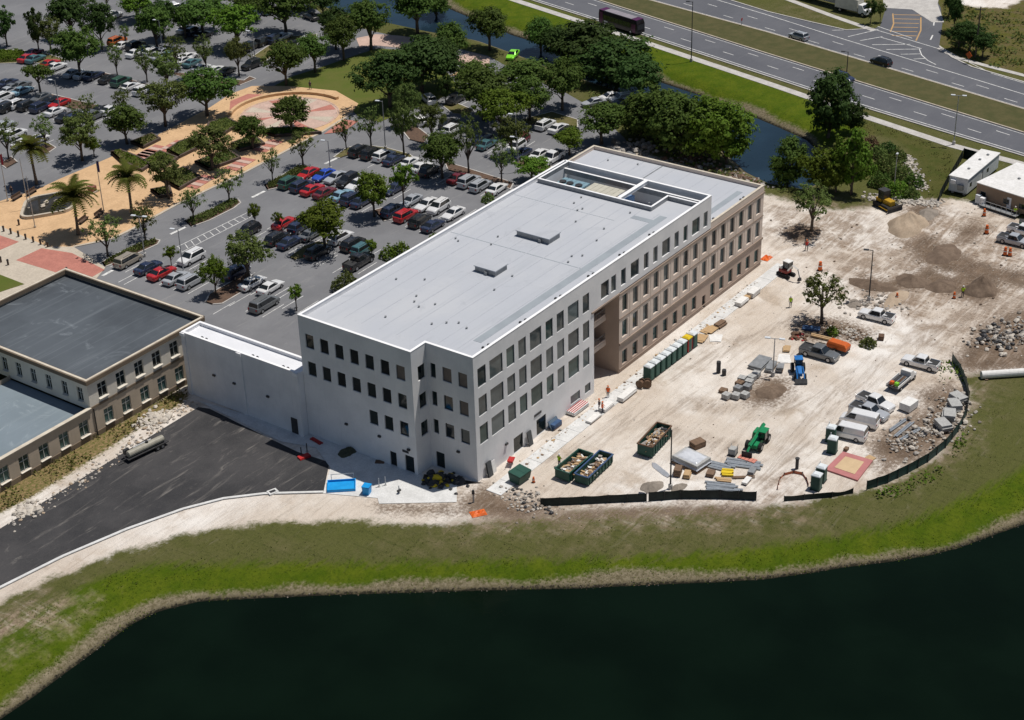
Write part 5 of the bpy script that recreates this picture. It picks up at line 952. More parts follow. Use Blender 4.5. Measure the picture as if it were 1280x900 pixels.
for pts, l in (([(0,295),(24,303),(-6,316),(-40,308)], 'red paver band at the left end of the forecourt'), ([(20,326),(52,311),(90,317),(131,338),(110,350),(82,345)], 'red paver crossing on the forecourt')): sheet('paver_band', PX(pts), PAVE_R, .125, l)
sheet('lawn_strip', PX([(-40,350),(0,344),(31,356),(12,362),(-40,380)]), LAWN, .135, 'short green lawn strip behind the old roof')
# the round court
cx, cy = G(362, 144); R_ = (Vector(G(287,148))-Vector(G(437,141))).length/2*.98
def ringpoly(r0, r1, n=48, a0=0, a1=6.2832): 
    return [(cx+r1*math.cos(a0+(a1-a0)*i/n), cy+r1*math.sin(a0+(a1-a0)*i/n)) for i in range(n+1)]+[(cx+r0*math.cos(a0+(a1-a0)*i/n), cy+r0*math.sin(a0+(a1-a0)*i/n)) for i in range(n, -1, -1)]
RC = sheet('round_court', [(cx+R_*math.cos(i/48*6.2832), cy+R_*math.sin(i/48*6.2832)) for i in range(48)], PAVE_T, .13, 'round paved court with pink and cream sectors', thick=.02)
sheet('court_floor', [(cx+R_*.82*math.cos(i/48*6.2832), cy+R_*.82*math.sin(i/48*6.2832)) for i in range(48)], PAVE_P, .138, '', RC)
for i in range(8):
    a = i*.7854+.2
    q = MB(); P = [(cx+R_*.25*math.cos(a), cy+R_*.25*math.sin(a)), (cx+R_*.8*math.cos(a-.12), cy+R_*.8*math.sin(a-.12)), (cx+R_*.8*math.cos(a+.22), cy+R_*.8*math.sin(a+.22))]; q.add([(p[0], p[1], .146) for p in P], [(0, 1, 2)]); q.build('court_sector', PAVE_R if i % 2 else PAVE_C, RC)
q = MB(); a = [ringpoly(R_*.84, R_*.87)]; q.prism(ringpoly(R_*.835, R_*.85, 48)[:49]+ringpoly(R_*.835, R_*.85, 48)[49:], .14, .16) if False else None
for i in range(30):
    a = i/30*6.2832; q.box(cx+R_*.835*math.cos(a+.1), cy+R_*.835*math.sin(a+.1), .15, .25, R_*.835*6.2832/30-.1, .05, a+.1)
q.build('court_border', PAVE_P, RC)
t_ = thing('seat_wall', 'curved tan seat wall round the lawn side of the court', 'wall', (cx, cy, .12)); 
for i in range(16):
    a = rad(-8+i*8.5); q = MB(); q.box(0, 0, .28, .7, R_*rad(8.5)*1.02, .55); q.build('wall_block', PAVE_T, t_, (R_*1.02*math.cos(a), R_*1.02*math.sin(a), 0), a)
# crossing of red pavers at the court and at the bend by the canal
sheet('paver_band', PX([(288,127),(310,118),(330,119),(300,133),(287,138)]), PAVE_R, .125, 'red paver patch at the left of the round court'); sheet('paver_band', PX([(430,150),(448,152),(430,165),(405,168)]), PAVE_R, .125, 'red paver patch at the street side of the court')
sheet('paver_path', PX([(445,48),(470,43),(500,45),(545,52),(535,58),(500,60),(470,57),(450,60)]), PAVE_P, .07, 'pink paved path at the head of the lawn'); sheet('paver_path', PX([(566,72),(590,66),(612,72),(612,82),(600,88),(575,82)]), PAVE_P, .07, 'pink paved bend of the drive by the canal'); sheet('paver_path', PX([(560,96),(580,92),(590,90),(596,84),(590,82),(568,92)]), PAVE_T, .08, 'tan paved edge beside the bend')
# planters with low dark walls
PLN = [([(140,193),(152,204),(178,215),(188,208),(175,200),(150,190)], 'planter by the olive tree at the plaza entrance'), ([(178,205),(198,216),(222,200),(200,192)], 'planter beside the stepped benches'), ([(165,180),(180,186),(200,176),(190,170)], 'planter under the spreading tree'), ([(210,190),(225,198),(262,180),(250,172),(225,180)], 'lawn planter between the tan paths'), ([(258,165),(275,172),(298,158),(285,150),(262,156)], 'planter below the round court'), ([(290,182),(300,190),(330,182),(318,172)], 'planter beside the striped steps'), ([(325,167),(345,172),(400,168),(385,163),(340,163)], 'planter along the rim of the court'), ([(245,205),(262,214),(300,200),(285,190)], 'planter at the middle of the street edge'), ([(200,225),(225,238),(250,224),(230,212)], 'planter at the street corner of the plaza'), ([(190,240),(200,248),(215,246),(212,236)], 'planter at the corner palms')]
for pts, l in PLN:
    P = PX(pts); t_ = thing('planter', 'low dark stone '+l, 'planter', (0, 0, .1)); n = len(P)
    if sum(P[i][0]*P[(i+1) % n][1]-P[(i+1) % n][0]*P[i][1] for i in range(n)) < 0: P = P[::-1]
    q = MB(); strip(q, P+[P[0], P[1]], .4, .0, .55); q.build('wall', WALLD, t_); q = MB(); q.prism(P, 0, .4); q.build('soil_and_turf', GREEN if 'lawn' in l or len(pts) % 2 else ISL_G, t_)
    leafblob('shrub_bed', 'ground cover shrubs in the '+l, 'shrubs', grow(P, -.4), .6, rng.choice(['olive', 'oak', 'lime']), 22, .2, 'shrub beds in the plaza planters', .5)
for i, (u, v) in enumerate(((178,196),(190,190),(217,184),(250,228),(300,206),(335,183))):   # striped steps beside the planters
    x, y = G(u, v); t_ = thing('paved_steps', ('pink striped paved steps by the olive entrance tree', 'pink striped steps below the spreading tree', 'pink striped steps by the lawn planter', 'pink striped steps at the street corner', 'pink striped steps by the street middle planter', 'pink striped steps near the court rim')[i], 'steps', (x, y, .1), rad(8))
    for k in range(5): q = MB(); q.box(-2.4+k*1.2, 0, .04+.03*(k % 2), 1.1, 3.0, .1); q.build('step', PAVE_P if k % 2 else PAVE_R, t_)
# fountain
x, y = G(62, 258); t_ = thing('fountain', 'lobed stone fountain basin on the tan plaza', 'fountain', (x, y, .1), rad(5)); pl = []
for i in range(48):
    a = i/48*6.2832; r = 4.0*(1+.22*abs(math.cos(2*a))**3); pl.append((r*math.cos(a)*1.25, r*math.sin(a)*.95))
q = MB(); strip(q, pl+[pl[0], pl[1]], .5, 0, .55); q.build('rim', PAVE_C, t_); q = MB(); q.prism([(a*.96, b_*.96) for a, b_ in pl], 0, .2); q.build('water', M('fountain_water', (.03, .027, .022), (.045, .04, .033), .6, .12, spec=.5), t_)
for xx_, yy in ((-1.2, .4), (1.4, -.3), (.2, 1.0)):
    q = MB(); rg = random.Random(int(xx_*10)); q.rock(0, 0, .3, .55, rg); q.rock(.5, .3, .25, .4, rg); q.build('rock', PAVE_C, t_, (xx_, yy, .1))
# flagpoles, bollards, benches
POLE = M('pole_metal', (.45, .46, .47), (.35, .36, .37), 2, .4, metal=.5, coord='obj')
def flagpole(u, v, h_, label, flag=None):
    x, y = G(u, v); t_ = thing('flagpole', label, 'flagpole', (x, y, .1)); q = MB(); q.tube([(0, 0, 0), (0, 0, .3)], .22, 10); q.build('base', PAVE_C, t_); q = MB(); q.tube([(0, 0, .3), (0, 0, h_)], [.09, .05], 8); q.build('pole', POLE, t_)
    if flag:
        q = MB(); n = 7
        for i in range(n): 
            x0, x1 = i/n*.55, (i+1)/n*.55; q.add([(x0, .12*math.sin(i*1.3), h_-.2), (x1, .12*math.sin((i+1)*1.3), h_-.25), (x1, .12*math.sin((i+1)*1.3), h_-2.2-.3*i/n), (x0, .12*math.sin(i*1.3), h_-2.2)], [(0, 1, 2, 3)])
        q.build('flag', M('flag_'+label.split()[0], flag, None, 2, .8, coord='obj'), t_)
flagpole(131, 272, 10.5, 'purple flag hanging on the tall plaza flagpole', (.10, .05, .16)); flagpole(10, 252, 9, 'red flag hanging on the pole by the street', (.35, .03, .05)); flagpole(44, 285, 9.5, 'bare flagpole in front of the fountain'); flagpole(36, 262, 9.5, 'bare flagpole behind the fountain')
bq = MB(); bq.tube([(0, 0, 0), (0, 0, .75), (0, 0, .8), (0, 0, .95)], [.17, .17, .21, .12], 10); bol = bq.mesh('post', WALLD); cq = MB(); cq.tube([(0, 0, 0), (0, 0, .12)], [.2, .15], 10); capm = cq.mesh('cap', DARK)
for i, (u, v) in enumerate([(5,290),(14,293),(23.5,296.5),(32.5,300),(42,303.5),(51,306.5),(60,309.5),(1.5,328.5),(10.5,332),(84,342)]):
    x, y = G(u, v); l = 'dark bollard in the row along the tan plaza edge' if i < 7 else ('dark bollard beside the lawn strip' if i < 9 else 'dark bollard at the tip of the old roof')
    t_ = thing('bollard', l, 'bollard', (x, y, .12), 0, 'bollards round the forecourt'); obj('post', bol, t_); obj('cap', capm, t_, (0, 0, .9))
x, y = G(24, 282); t_ = thing('bollard', 'dark bollard standing alone before the fountain', 'bollard', (x, y, .12)); obj('post', bol, t_); obj('cap', capm, t_, (0, 0, .9))
BENCH = M('bench_wood', (.12, .075, .05), (.085, .055, .04), 2, .7, coord='obj')
def bench(u, v, rz, label):
    x, y = G(u, v); t_ = thing('bench', label, 'bench', (x, y, .1), rz)
    q = MB(); q.box(0, 0, .45, 2.6, .6, .08); q.build('seat', BENCH, t_); q = MB(); q.box(0, .3, .72, 2.6, .07, .42); q.build('backrest', BENCH, t_)
    for s in (-1, 1): q = MB(); q.box(s*1.0, 0, .2, .12, .5, .41); q.build('leg', DARK, t_)
bench(22, 249, .2, 'dark bench beside the red flagpole'); bench(40, 243, .2, 'dark bench behind the fountain'); bench(105, 278, .3, 'dark bench between the fountain and the palm'); bench(125, 270, .3, 'dark bench at the foot of the flagpole')
x, y = G(116, 241); t_ = thing('monument', 'square red stone block on the tan plaza', 'monument', (x, y, .1)); q = MB(); q.box(0, 0, .15, 1.5, 1.5, .3); q.build('plinth', PAVE_C, t_); q = MB(); q.box(0, 0, .8, 1.2, 1.2, 1.0); o = q.build('block', M('red_stone', (.28, .12, .09), (.2, .085, .065), 2, .8, coord='obj'), t_); bevel(o.data, .08)
# ------------------------------------------------------------------ lamp posts
def lamp(u, v, hpx, label, heads=1, dark=False, double=False):
    x, y, z = GT(u, v); H = hpx*mpp(x, y)/.86; t_ = thing('lamp_post', label, 'lamp post', (x, y, z), rad(20), 'lamp posts'); pm = DARK if dark else POLE
    q = MB(); q.tube([(0, 0, 0), (0, 0, .7)], .28, 10); q.build('base', CONC, t_); q = MB(); q.tube([(0, 0, .7), (0, 0, H)], [.11, .07], 8); q.build('pole', pm, t_)
    for k in range(heads):
        s = 1 if k == 0 else -1; q = MB(); q.tube([(0, 0, H-.1), (0, s*.7, H)], .05, 6); q.build('arm', pm, t_); q = MB(); q.box(0, s*1.0, H, .45, .8, .16); o = q.build('lamp_head', pm if dark else TRW, t_); bevel(o.data, .04)
for a in ((482,187,55,'tall grey lamp post on the grass strip',1),(413,213,34,'grey lamp post behind the blue car',1),(230,344,54,'grey lamp post behind the red coupe',1),(181,321,48,'grey lamp post with two heads on the street hedge',2),(118,122,0,'',0),(319,75,32,'lamp post on the dry grass strip',1),(204,68,38,'lamp post in the far shaded row',1),(75,140,36,'lamp post in the near left row',1),(646,200,52,'lamp post beside the white SUV near the roof edge',1),(581,114,28,'lamp post at the paved bend',1),(648,215,40,'slim lamp post on the mulch by the roof edge',1)):
    if a[2]: lamp(*a)
lamp(864, 77, 66, 'black street lamp on the highway footpath', 1, True); lamp(1058, 96, 28, 'black street lamp in the highway median', 1, True); lamp(1192, 181, 56, 'weathered grey double lamp by the site trailer', 2)
lamp(838, 611, 74, 'thin dark pole rising behind the silt fence', 1, True); lamp(966, 470, 46, 'grey site lamp beside the stacked steel', 2); lamp(1086, 376, 60, 'slender grey pole beside the trench', 1, True)
def wood_pole(u, v, hpx, label):
    x, y, z = GT(u, v); H = hpx*mpp(x, y)/.86; t_ = thing('utility_pole', label, 'utility pole', (x, y, z), rad(30)); q = MB(); q.tube([(0, 0, -.2), (0, 0, H)], [.18, .12], 8); q.build('pole', BARK, t_); q = MB(); q.box(0, 0, H-.6, .12, 2.2, .14); q.build('crossarm', BARK, t_)
wood_pole(1219, 72, 56, 'wooden utility pole in the scrub beyond the highway')
x, y = G(1117, 243); t_ = thing('utility_pole', 'slender steel pole in the marsh thicket', 'utility pole', (x, y, 0)); q = MB(); q.tube([(0, 0, 0), (0, 0, 7.5)], [.12, .07], 8); q.build('pole', POLE, t_); q = MB(); q.box(0, 0, 7.5, .5, .3, .2); q.build('lamp_head', TRW, t_)
# ================================================================== building site
def gp(u, v): x, y, z = GT(u, v); return x, y, z
def ax(a, b_): A_, B_ = Vector(G(*a)), Vector(G(*b_)); return (B_-A_).length, math.atan2((B_-A_).y, (B_-A_).x)
GRN = M('dumpster_green', (.012, .06, .045), (.02, .08, .06), 1.2, .5, coord='obj'); RUST = M('rusty_steel', (.10, .06, .04), (.16, .09, .055), 2, .8, coord='obj'); BLU = M('blue_steel', (.03, .07, .16), (.05, .10, .2), 1.5, .5, coord='obj')
WOOD = M('raw_timber', (.50, .34, .18), (.40, .27, .15), 2, .8, coord='obj', stretch=(1, 5, 5)); WOOD_D = M('dark_timber', (.20, .13, .085), (.14, .09, .06), 2, .85, coord='obj'); WHITEP = M('white_board', (.75, .74, .72), (.64, .63, .61), 2, .7, coord='obj'); CBLK = M('block_grey', (.42, .42, .41), (.33, .33, .32), 3, .9, coord='obj')
YEL = M('yellow_plastic', (.72, .52, .02), (.62, .44, .02), 2, .5, coord='obj'); ORG = M('orange_plastic', (.70, .14, .02), (.58, .11, .02), 2, .5, coord='obj'); REDP = M('red_plastic', (.45, .03, .03), (.35, .025, .025), 2, .5, coord='obj'); STEEL = M('galvanised', (.40, .43, .46), (.30, .33, .36), 3, .4, metal=.5, coord='obj'); PINKM = M('pink_mat', (.46, .185, .18), (.40, .16, .155), .8, .8); TARP = M('wrap_film', (.60, .62, .66), (.48, .50, .54), 1.2, .25, coord='obj')
DIRTM = M('spoil_dirt', (.20, .145, .105), (.13, .092, .066), .8, .95, .6, fine=4); SANDM = M('pile_sand', (.46, .365, .27), (.40, .31, .225), .8, .95, .35, fine=4); GRAVM = M('pile_grey', (.30, .26, .22), (.22, .19, .16), .9, .95, .6, fine=4)
def mound(name, u, v, wpx, dpx, hm, mat, label, rz=0.0, seed=1, peaks=1):
    x, y, z = gp(u, v); k = mpp(x, y); rx, ry = wpx*k/2, dpx*k/2; rg = random.Random(seed); ph = [rg.uniform(0, 6.28) for _ in range(6)]; q = MB(); NR, NA = 12, 36; vs = []
    for i in range(NR+1):
        for j in range(NA):
            a = j/NA*6.2832; t0 = i/NR; out = 1+.14*math.sin(2*a+ph[0])+.09*math.sin(3*a+ph[1])+.05*math.sin(7*a+ph[2]); px, py = rx*t0*out*math.cos(a), ry*t0*out*math.sin(a)
            h_ = hm*(1-t0**1.25)*(1-.12*(1-t0)); h_ *= 1+.2*math.sin(px*1.3+ph[3])*math.cos(py*1.5+ph[4])+.16*t0*math.sin(5*a+ph[5]+px*2); h_ += rg.uniform(-.05, .05)*hm*(.02 < t0 < .98)
            vs.append((px, py, max(-.03, h_)-(.05 if i == NR else 0)))
    q.add(vs, [(i*NA+j, i*NA+(j+1) % NA, (i+1)*NA+(j+1) % NA, (i+1)*NA+j) for i in range(NR) for j in range(NA)])
    return tag(q.build(name, mat, None, (x, y, z), rz, smooth=True), label, 'pile')
hdX = lambda u, v: ax((u, v), (u+20, v-14))[1]
mound('sand_pile', 1134, 283, 62, 52, 2.6, SANDM, 'tall tan sand pile in front of the bulldozer', 0, 3); mound('spoil_pile', 1226, 362, 46, 46, 2.2, DIRTM, 'dark brown spoil pile beside the worker in yellow', 0, 4)
mound('dirt_windrow', 1090, 357, 32, 60, .9, DIRTM, 'brown dirt windrow at the left end of the trench', rad(-70)*0, 5); mound('dirt_windrow', 1140, 352, 44, 40, 1.0, DIRTM, 'brown dirt windrow in the middle of the trench', 0, 6); mound('dirt_windrow', 1178, 358, 40, 40, .9, DIRTM, 'brown dirt windrow beside the spoil pile', 0, 7); mound('dirt_windrow', 1180, 318, 60, 44, .7, DIRTM, 'broad low dirt heap beyond the trench', 0, 8)
mound('dirt_pile', 964, 490, 42, 34, .8, DIRTM, 'low dirt pile at the foot of the site lamp', 0, 9); mound('rubble_pile', 815, 609, 34, 24, .7, GRAVM, 'grey dirt heap behind the silt fence', 0, 10); mound('rubble_pile', 848, 610, 26, 16, .5, GRAVM, 'small grey heap beside the thin pole', 0, 11); mound('mulch_mound', 1005, 291, 46, 34, .6, DIRTM, 'dark mulch mound round the site tree', 0, 12); mound('sand_pile', 1120, 373, 50, 26, .6, SANDM, 'low sand heap beside the white pickup', 0, 13); mound('dirt_pile', 1160, 268, 40, 26, .8, GRAVM, 'grey dirt pile behind the sand pile', 0, 14); mound('dirt_pile', 1068, 398-18, 26, 20, .5, GRAVM, 'small grey dirt heap by the slender pole', 0, 15)
mound('brush_pile', 434, 566, 26, 22, .9, M('brush', (.10, .10, .06), (.06, .06, .04), 2, .95, .6, fine=6), 'dark brush pile in the shade of the front wall', 0, 16)
def rubble(name, pts, n, r0, r1, mat, label, spread=1.0, seed=1, zup=.0):
    rg = random.Random(seed); q = MB(); P = [gp(*p) for p in pts]; c = P[0]
    for i in range(n):
        t0 = rg.random()*(len(P)-1); k = min(int(t0), len(P)-2) if len(P) > 1 else 0; f = t0-k; a = P[k]; b_ = P[min(k+1, len(P)-1)]; x = a[0]+(b_[0]-a[0])*f+rg.gauss(0, spread); y = a[1]+(b_[1]-a[1])*f+rg.gauss(0, spread); r = rg.uniform(r0, r1)*(1 if rg.random() < .8 else 1.6)
        q.rock(x-c[0], y-c[1], HZ(x, y)-c[2]+r*.3+zup*max(0, rg.gauss(0, .5)), r, rg, rg.randrange(len(mat)))
    o = q.build(name, mat, None, c); return tag(o, label, kind='stuff')
LIME = M('limestone', (.62, .57, .50), (.50, .45, .39), 1.2, .95, .5, fine=5); RCON = M('broken_concrete', (.46, .43, .39), (.35, .32, .29), 1.5, .95, .4, fine=6)
rubble('limestone_rubble', [(20,652),(60,628),(100,603),(125,580),(160,558),(190,536),(220,515),(240,503)], 260, .07, .24, [LIME, SANDM, RCON], 'pale limestone rubble between the old wall and the drive', .8, 2)
rubble('limestone_rubble', [(30,640),(35,636)], 70, .15, .5, [LIME], 'pale limestone mound at the drive edge', .9, 22); rubble('limestone_rubble', [(185,527),(205,520)], 130, .15, .45, [LIME], 'pale limestone heap near the tank trailer', 1.0, 23)
rubble('concrete_rubble', [(1120,560),(1140,552),(1165,540),(1180,530),(1190,515),(1195,498)], 420, .10, .34, [RCON, LIME, GRAVM], 'broken concrete rubble along the inner side of the silt fence', 1.5, 3, .5)
rubble('rock_lining', [(1090,246),(1105,250),(1150,254),(1175,256)], 260, .12, .35, [RCON, LIME], 'grey rocks lining the marsh thicket', .8, 4); rubble('rock_lining', [(1133,195),(1140,208),(1148,222),(1152,238)], 220, .12, .32, [RCON, LIME], 'grey rocks on the grass slope of the thicket', .6, 5)
rubble('construction_debris', [(845,196),(870,203),(900,212),(930,224),(950,234)], 380, .12, .4, [RUST, RCON, WOOD_D, GRAVM, RUST, DIRTM], 'brown and orange debris behind the far end of the building', 1.6, 6); rubble('construction_debris', [(780,182),(815,190)], 80, .2, .6, [RCON, GRAVM], 'grey debris beside the back corner trees', 2.0, 7)
rubble('concrete_rubble', [(1235,430),(1255,420),(1280,412)], 240, .12, .4, [RCON, LIME, GRAVM, DARK], 'broken rubble on the grey dirt by the right edge', 1.8, 8, .5); rubble('concrete_rubble', [(640,615),(660,628),(680,636)], 200, .07, .24, [RCON, GRAVM, DARK, LIME], 'scattered rubble at the corner of the building', 1.2, 9); rubble('concrete_rubble', [(1070,388),(1095,372),(1110,385)], 110, .08, .3, [GRAVM, RCON], 'clods beside the slender pole', 1.4, 10)
rubble('construction_debris', [(648,590),(700,545),(770,490),(830,445),(900,392),(945,352)], 420, .05, .17, [LIME, WOOD, RCON, WOOD_D], 'offcuts and clods along the foot of the facade', .45, 11); rubble('clods', [(985,300),(1100,300),(1200,300),(1260,330),(1180,400),(1090,345)], 260, .05, .17, [GRAVM, LIME, DIRTM], 'scattered clods over the graded sand', 7, 12); rubble('clods', [(700,560),(850,450),(1000,420),(1080,480),(930,540),(820,560)], 160, .04, .11, [LIME, RCON, DIRTM], 'small clods over the work yard', 6, 13)
rubble('pit_debris', [(532,604),(550,599),(575,605)], 70, .2, .55, [DARK, DARK, TRIM, YEL], 'black debris heap in the shaded corner pit', .9, 14); rubble('shore_stones', [(60,866),(130,812),(200,768),(330,750),(520,743),(720,738),(900,730),(1060,711),(1200,688),(1280,658)], 500, .03, .09, [DIRTM, DIRTM, GRAVM, DARK], 'stones and litter along the pond waterline', .35, 15)
# ------------------------------------------------------------------ dumpsters
def dumpster(FL, FR, BR, h_, label, inner, seed):
    (x0, y0), (x1, y1), (x2, y2) = G(*FL), G(*FR), G(*BR); W = math.hypot(x1-x0, y1-y0); L = math.hypot(x2-x1, y2-y1); rz = math.atan2(y2-y1, x2-x1); c = ((x0+x2)/2, (y0+y2)/2, 0); t_ = thing('dumpster', label, 'dumpster', c, rz, 'roll off dumpsters')
    W, L = W/2, L/2; w_ = .08; rg = random.Random(seed)
    for nm, a in (('side_wall', (-L, L, -W, -W+w_)), ('side_wall', (-L, L, W-w_, W)), ('end_wall', (-L, -L+w_, -W+w_, W-w_)), ('end_wall', (L-w_, L, -W+w_, W-w_))):
        q = MB(); q.b2(*a, .25, h_); q.build(nm, [GRN], t_)
    q = MB(); q.b2(-L+w_, L-w_, -W+w_, W-w_, .25, .4); q.build('floor', RUST, t_)
    for s in (-1, 1):
        for k in range(8): q = MB(); q.box(-L+.35+k*(2*L-.7)/7, s*(W+.05), h_/2+.1, .1, .1, h_-.35); q.build('rib', GRN, t_)
        q = MB(); q.box(0, s*(W+.01), h_+.05, 2*L+.1, .18, .12); q.build('rim', inner, t_)
    for s in (-1, 1): q = MB(); q.box(s*(L+.0), 0, h_+.05, .18, 2*W-.2, .118); q.build('rim', inner, t_)
    for s in (-1, 1):
        for xx_ in (-L+.5, L-.5): q = MB(); q.tube([(xx_, s*W*.8-.1, .13), (xx_, s*W*.8+.1, .13)], .13, 10); q.build('roller', DARK, t_)
    q = MB()
    for k in range(110):
        x, y = rg.uniform(-L+.4, L-.4), rg.uniform(-W+.3, W-.3); z = rg.uniform(.45, h_-.45)
        if rg.random() < .45: q.rock(x, y, z, rg.uniform(.12, .4), rg, rg.randrange(4))
        else: q.box(x, y, z+.1, rg.uniform(.3, 1.4), rg.uniform(.1, .5), rg.uniform(.04, .2), rg.uniform(0, 3), rg.randrange(4), rg.uniform(-.4, .4))
    tag(q.build('debris', [WHITEP, RCON, WOOD, WOOD_D], t_), kind='stuff')
dumpster((796.6,569), (814.7,574), (839,547), 1.75, 'green dumpster standing alone beside the thin pole', RUST, 1); dumpster((694,598), (711.3,604.5), (741,579.5), 1.45, 'green dumpster piled with white scrap next to the building', GRN, 2); dumpster((719,603), (734.4,609.5), (765.5,580), 1.35, 'green dumpster with a blue rim beside the piled one', BLU, 3)
x, y, z = gp(650, 601); t_ = thing('waste_skip', 'dark green lidded waste skip at the corner of the building', 'skip', (x, y, 0), hdX(648, 600)); q = MB(); q.loft([[(-1.1, -.75, .2), (1.1, -.75, .2), (1.1, .75, .2), (-1.1, .75, .2)], [(-1.2, -.95, 1.3), (1.2, -.95, 1.3), (1.2, .95, 1.5), (-1.2, .95, 1.5)]]); q.build('body', GRN, t_, fix=True)
for s in (-1, 1): q = MB(); q.box(s*.6, 0, 1.5, 1.17, 1.95, .07, 0, 0, 0, .1); q.build('lid', GRN, t_); q = MB(); q.tube([(s*.9, -.5, .1), (s*.9, .5, .1)], .1, 8); q.build('caster', DARK, t_)
# ------------------------------------------------------------------ portable toilets
tq = MB(); tq.loft([[(-.55, -.57, .1), (.55, -.57, .1), (.55, .57, .1), (-.55, .57, .1)], [(-.54, -.56, 2.1), (.54, -.56, 2.1), (.54, .56, 2.1), (-.54, .56, 2.1)]]); TGREEN = M('toilet_green', (.01, .055, .042), (.016, .07, .055), 2, .5, coord='obj'); TDARK = M('toilet_dark', (.05, .055, .06), (.07, .075, .08), 2, .5, coord='obj'); TLID = M('toilet_roof', (.72, .76, .78), (.64, .68, .70), 2, .4, coord='obj')
def shellmesh(m): return tq.mesh('cabin', m, fix=True)
SH = {m.name: shellmesh(m) for m in (TGREEN, TDARK, REDP)}
rq = MB(); rq.loft([[(-.6, -.62, 2.1), (.6, -.62, 2.1), (.6, .62, 2.1), (-.6, .62, 2.1)], [(-.56, -.58, 2.2), (.56, -.58, 2.2), (.56, .58, 2.2), (-.56, .58, 2.2)], [(-.35, -.35, 2.38), (.35, -.35, 2.38), (.35, .35, 2.38), (-.35, .35, 2.38)]]); RFm = {m.name: rq.mesh('roof', m, fix=True) for m in (TLID, YEL, TRIM)}
dq = MB(); dq.box(0, -.575, 1.1, .72, .04, 1.85); dmesh = dq.mesh('door', M('toilet_door', (.02, .085, .065), (.028, .10, .08), 2, .5, coord='obj')); kq = MB(); kq.box(0, 0, .05, 1.2, 1.25, .1); kmesh = kq.mesh('skid', TRIM); pq = MB(); pq.tube([(.4, .4, 2.2), (.4, .4, 2.65)], .05, 8); pmesh = pq.mesh('vent_pipe', TLID)
def toilet(u, v, rz, label, body=TGREEN, roof=TLID, s=1.0):
    x, y, z = gp(u, v); t_ = thing('portable_toilet', label, 'toilet', (x, y, 0), rz, 'portable toilets', s); obj('cabin', SH[body.name], t_); obj('roof', RFm[roof.name], t_); obj('door', dmesh, t_); obj('skid', kmesh, t_); obj('vent_pipe', pmesh, t_)
A0, B0 = Vector(G(811, 474)), Vector(G(865, 433))
ORD = ['first', 'second', 'third', 'fourth', 'fifth', 'sixth', 'seventh']
for k in range(9):
    p = A0.lerp(B0, k/8); t_ = None; rz = math.atan2((B0-A0).y, (B0-A0).x); u_ = None
    l = f'green portable toilet, {ORD[k]} of the row counted from the brown cable drums' if k < 7 else ('red portable toilet with a yellow roof in the long row' if k == 7 else 'dark grey portable toilet at the end of the row past the red one')
    t_ = thing('portable_toilet', l, 'toilet', (p.x, p.y, 0), rz, 'portable toilets', 1.02); b_ = TGREEN if k < 7 else (REDP if k == 7 else TDARK); r = TLID if k != 7 else YEL
    obj('cabin', SH[b_.name], t_); obj('roof', RFm[r.name], t_); obj('door', dmesh, t_); obj('skid', kmesh, t_); obj('vent_pipe', pmesh, t_)
toilet(1040, 565, rad(10), 'green portable toilet beside the pink mat and the vans'); toilet(1038, 551, rad(10), 'green portable toilet squeezed against the white van'); toilet(1020, 611, rad(5), 'green portable toilet by the torn end of the fence'); toilet(1026, 601, rad(5), 'green portable toilet between the fence end and the pink mat', TGREEN)
# ------------------------------------------------------------------ stacks of material
def stack(u, v, rz, L, W, n, h_, mat, label, cat='stack', name='material_stack', pallet=True, item='board', jit=.05):
    x, y, z = gp(u, v); t_ = thing(name, label, cat, (x, y, 0), rz); zz = .02
    if pallet:
        q = MB(); q.box(0, 0, .12, L*.98, W*.98, .05)
        for s in (-1, 0, 1): q.box(0, s*W*.42, .05, L*.98, .1, .095)
        q.build('pallet', WOOD_D, t_); zz = .15
    for k in range(n): q = MB(); q.box(rng.uniform(-jit, jit), rng.uniform(-jit, jit), zz+h_*(k+.5), L, W, h_*.94, rng.uniform(-jit, jit)*.4); q.build(item, mat, t_)
    return t_
F = rad(0)
stack(742, 525, F, 2.6, .9, 3, .1, WHITEP, 'short stack of white boards beside the walk'); stack(758, 511, F, 2.4, 1.0, 4, .12, WHITEP, 'white board stack with a worker in orange'); stack(784, 496, F, 3.6, 1.0, 4, .14, WHITEP, 'long white topped stack on dark sleepers')
t_ = stack(722, 513, F, 3.6, 1.3, 3, .16, WHITEP, 'bundle of white and red striped boards by the facade')
for k in range(4): q = MB(); q.box(0, -.5+k*.33, .66, 3.5, .12, .06); q.build('red_strip', REDP, t_)
stack(694, 534, F, 1.8, 1.0, 2, .35, BLU, 'blue crate leaning near the facade door'); stack(927, 380, F, 2.4, 1.1, 3, .2, WHITEP, 'white topped pallet at the far walk'); stack(942, 369, F, 2.4, 1.1, 3, .25, WHITEP, 'taller white topped pallet at the far walk end'); stack(934, 374, F, .9, .9, 2, .2, WOOD, 'small timber pallet between two white topped ones')
stack(888, 413, F, 2.4, 1.3, 2, .06, WOOD, 'loose plywood sheets at the edge of the walk', jit=.4); stack(900, 407, F, 2.0, .9, 2, .2, WOOD_D, 'dark timber offcuts beside the plywood', jit=.3); stack(895, 421, rad(30), 2.2, 1.4, 2, .05, WHITEP, 'crumpled white sheets beside the plywood', jit=.5, pallet=False); stack(877, 424, rad(10), 2.0, 1.0, 3, .05, WOOD, 'plywood offcuts past the portable toilets', jit=.4)
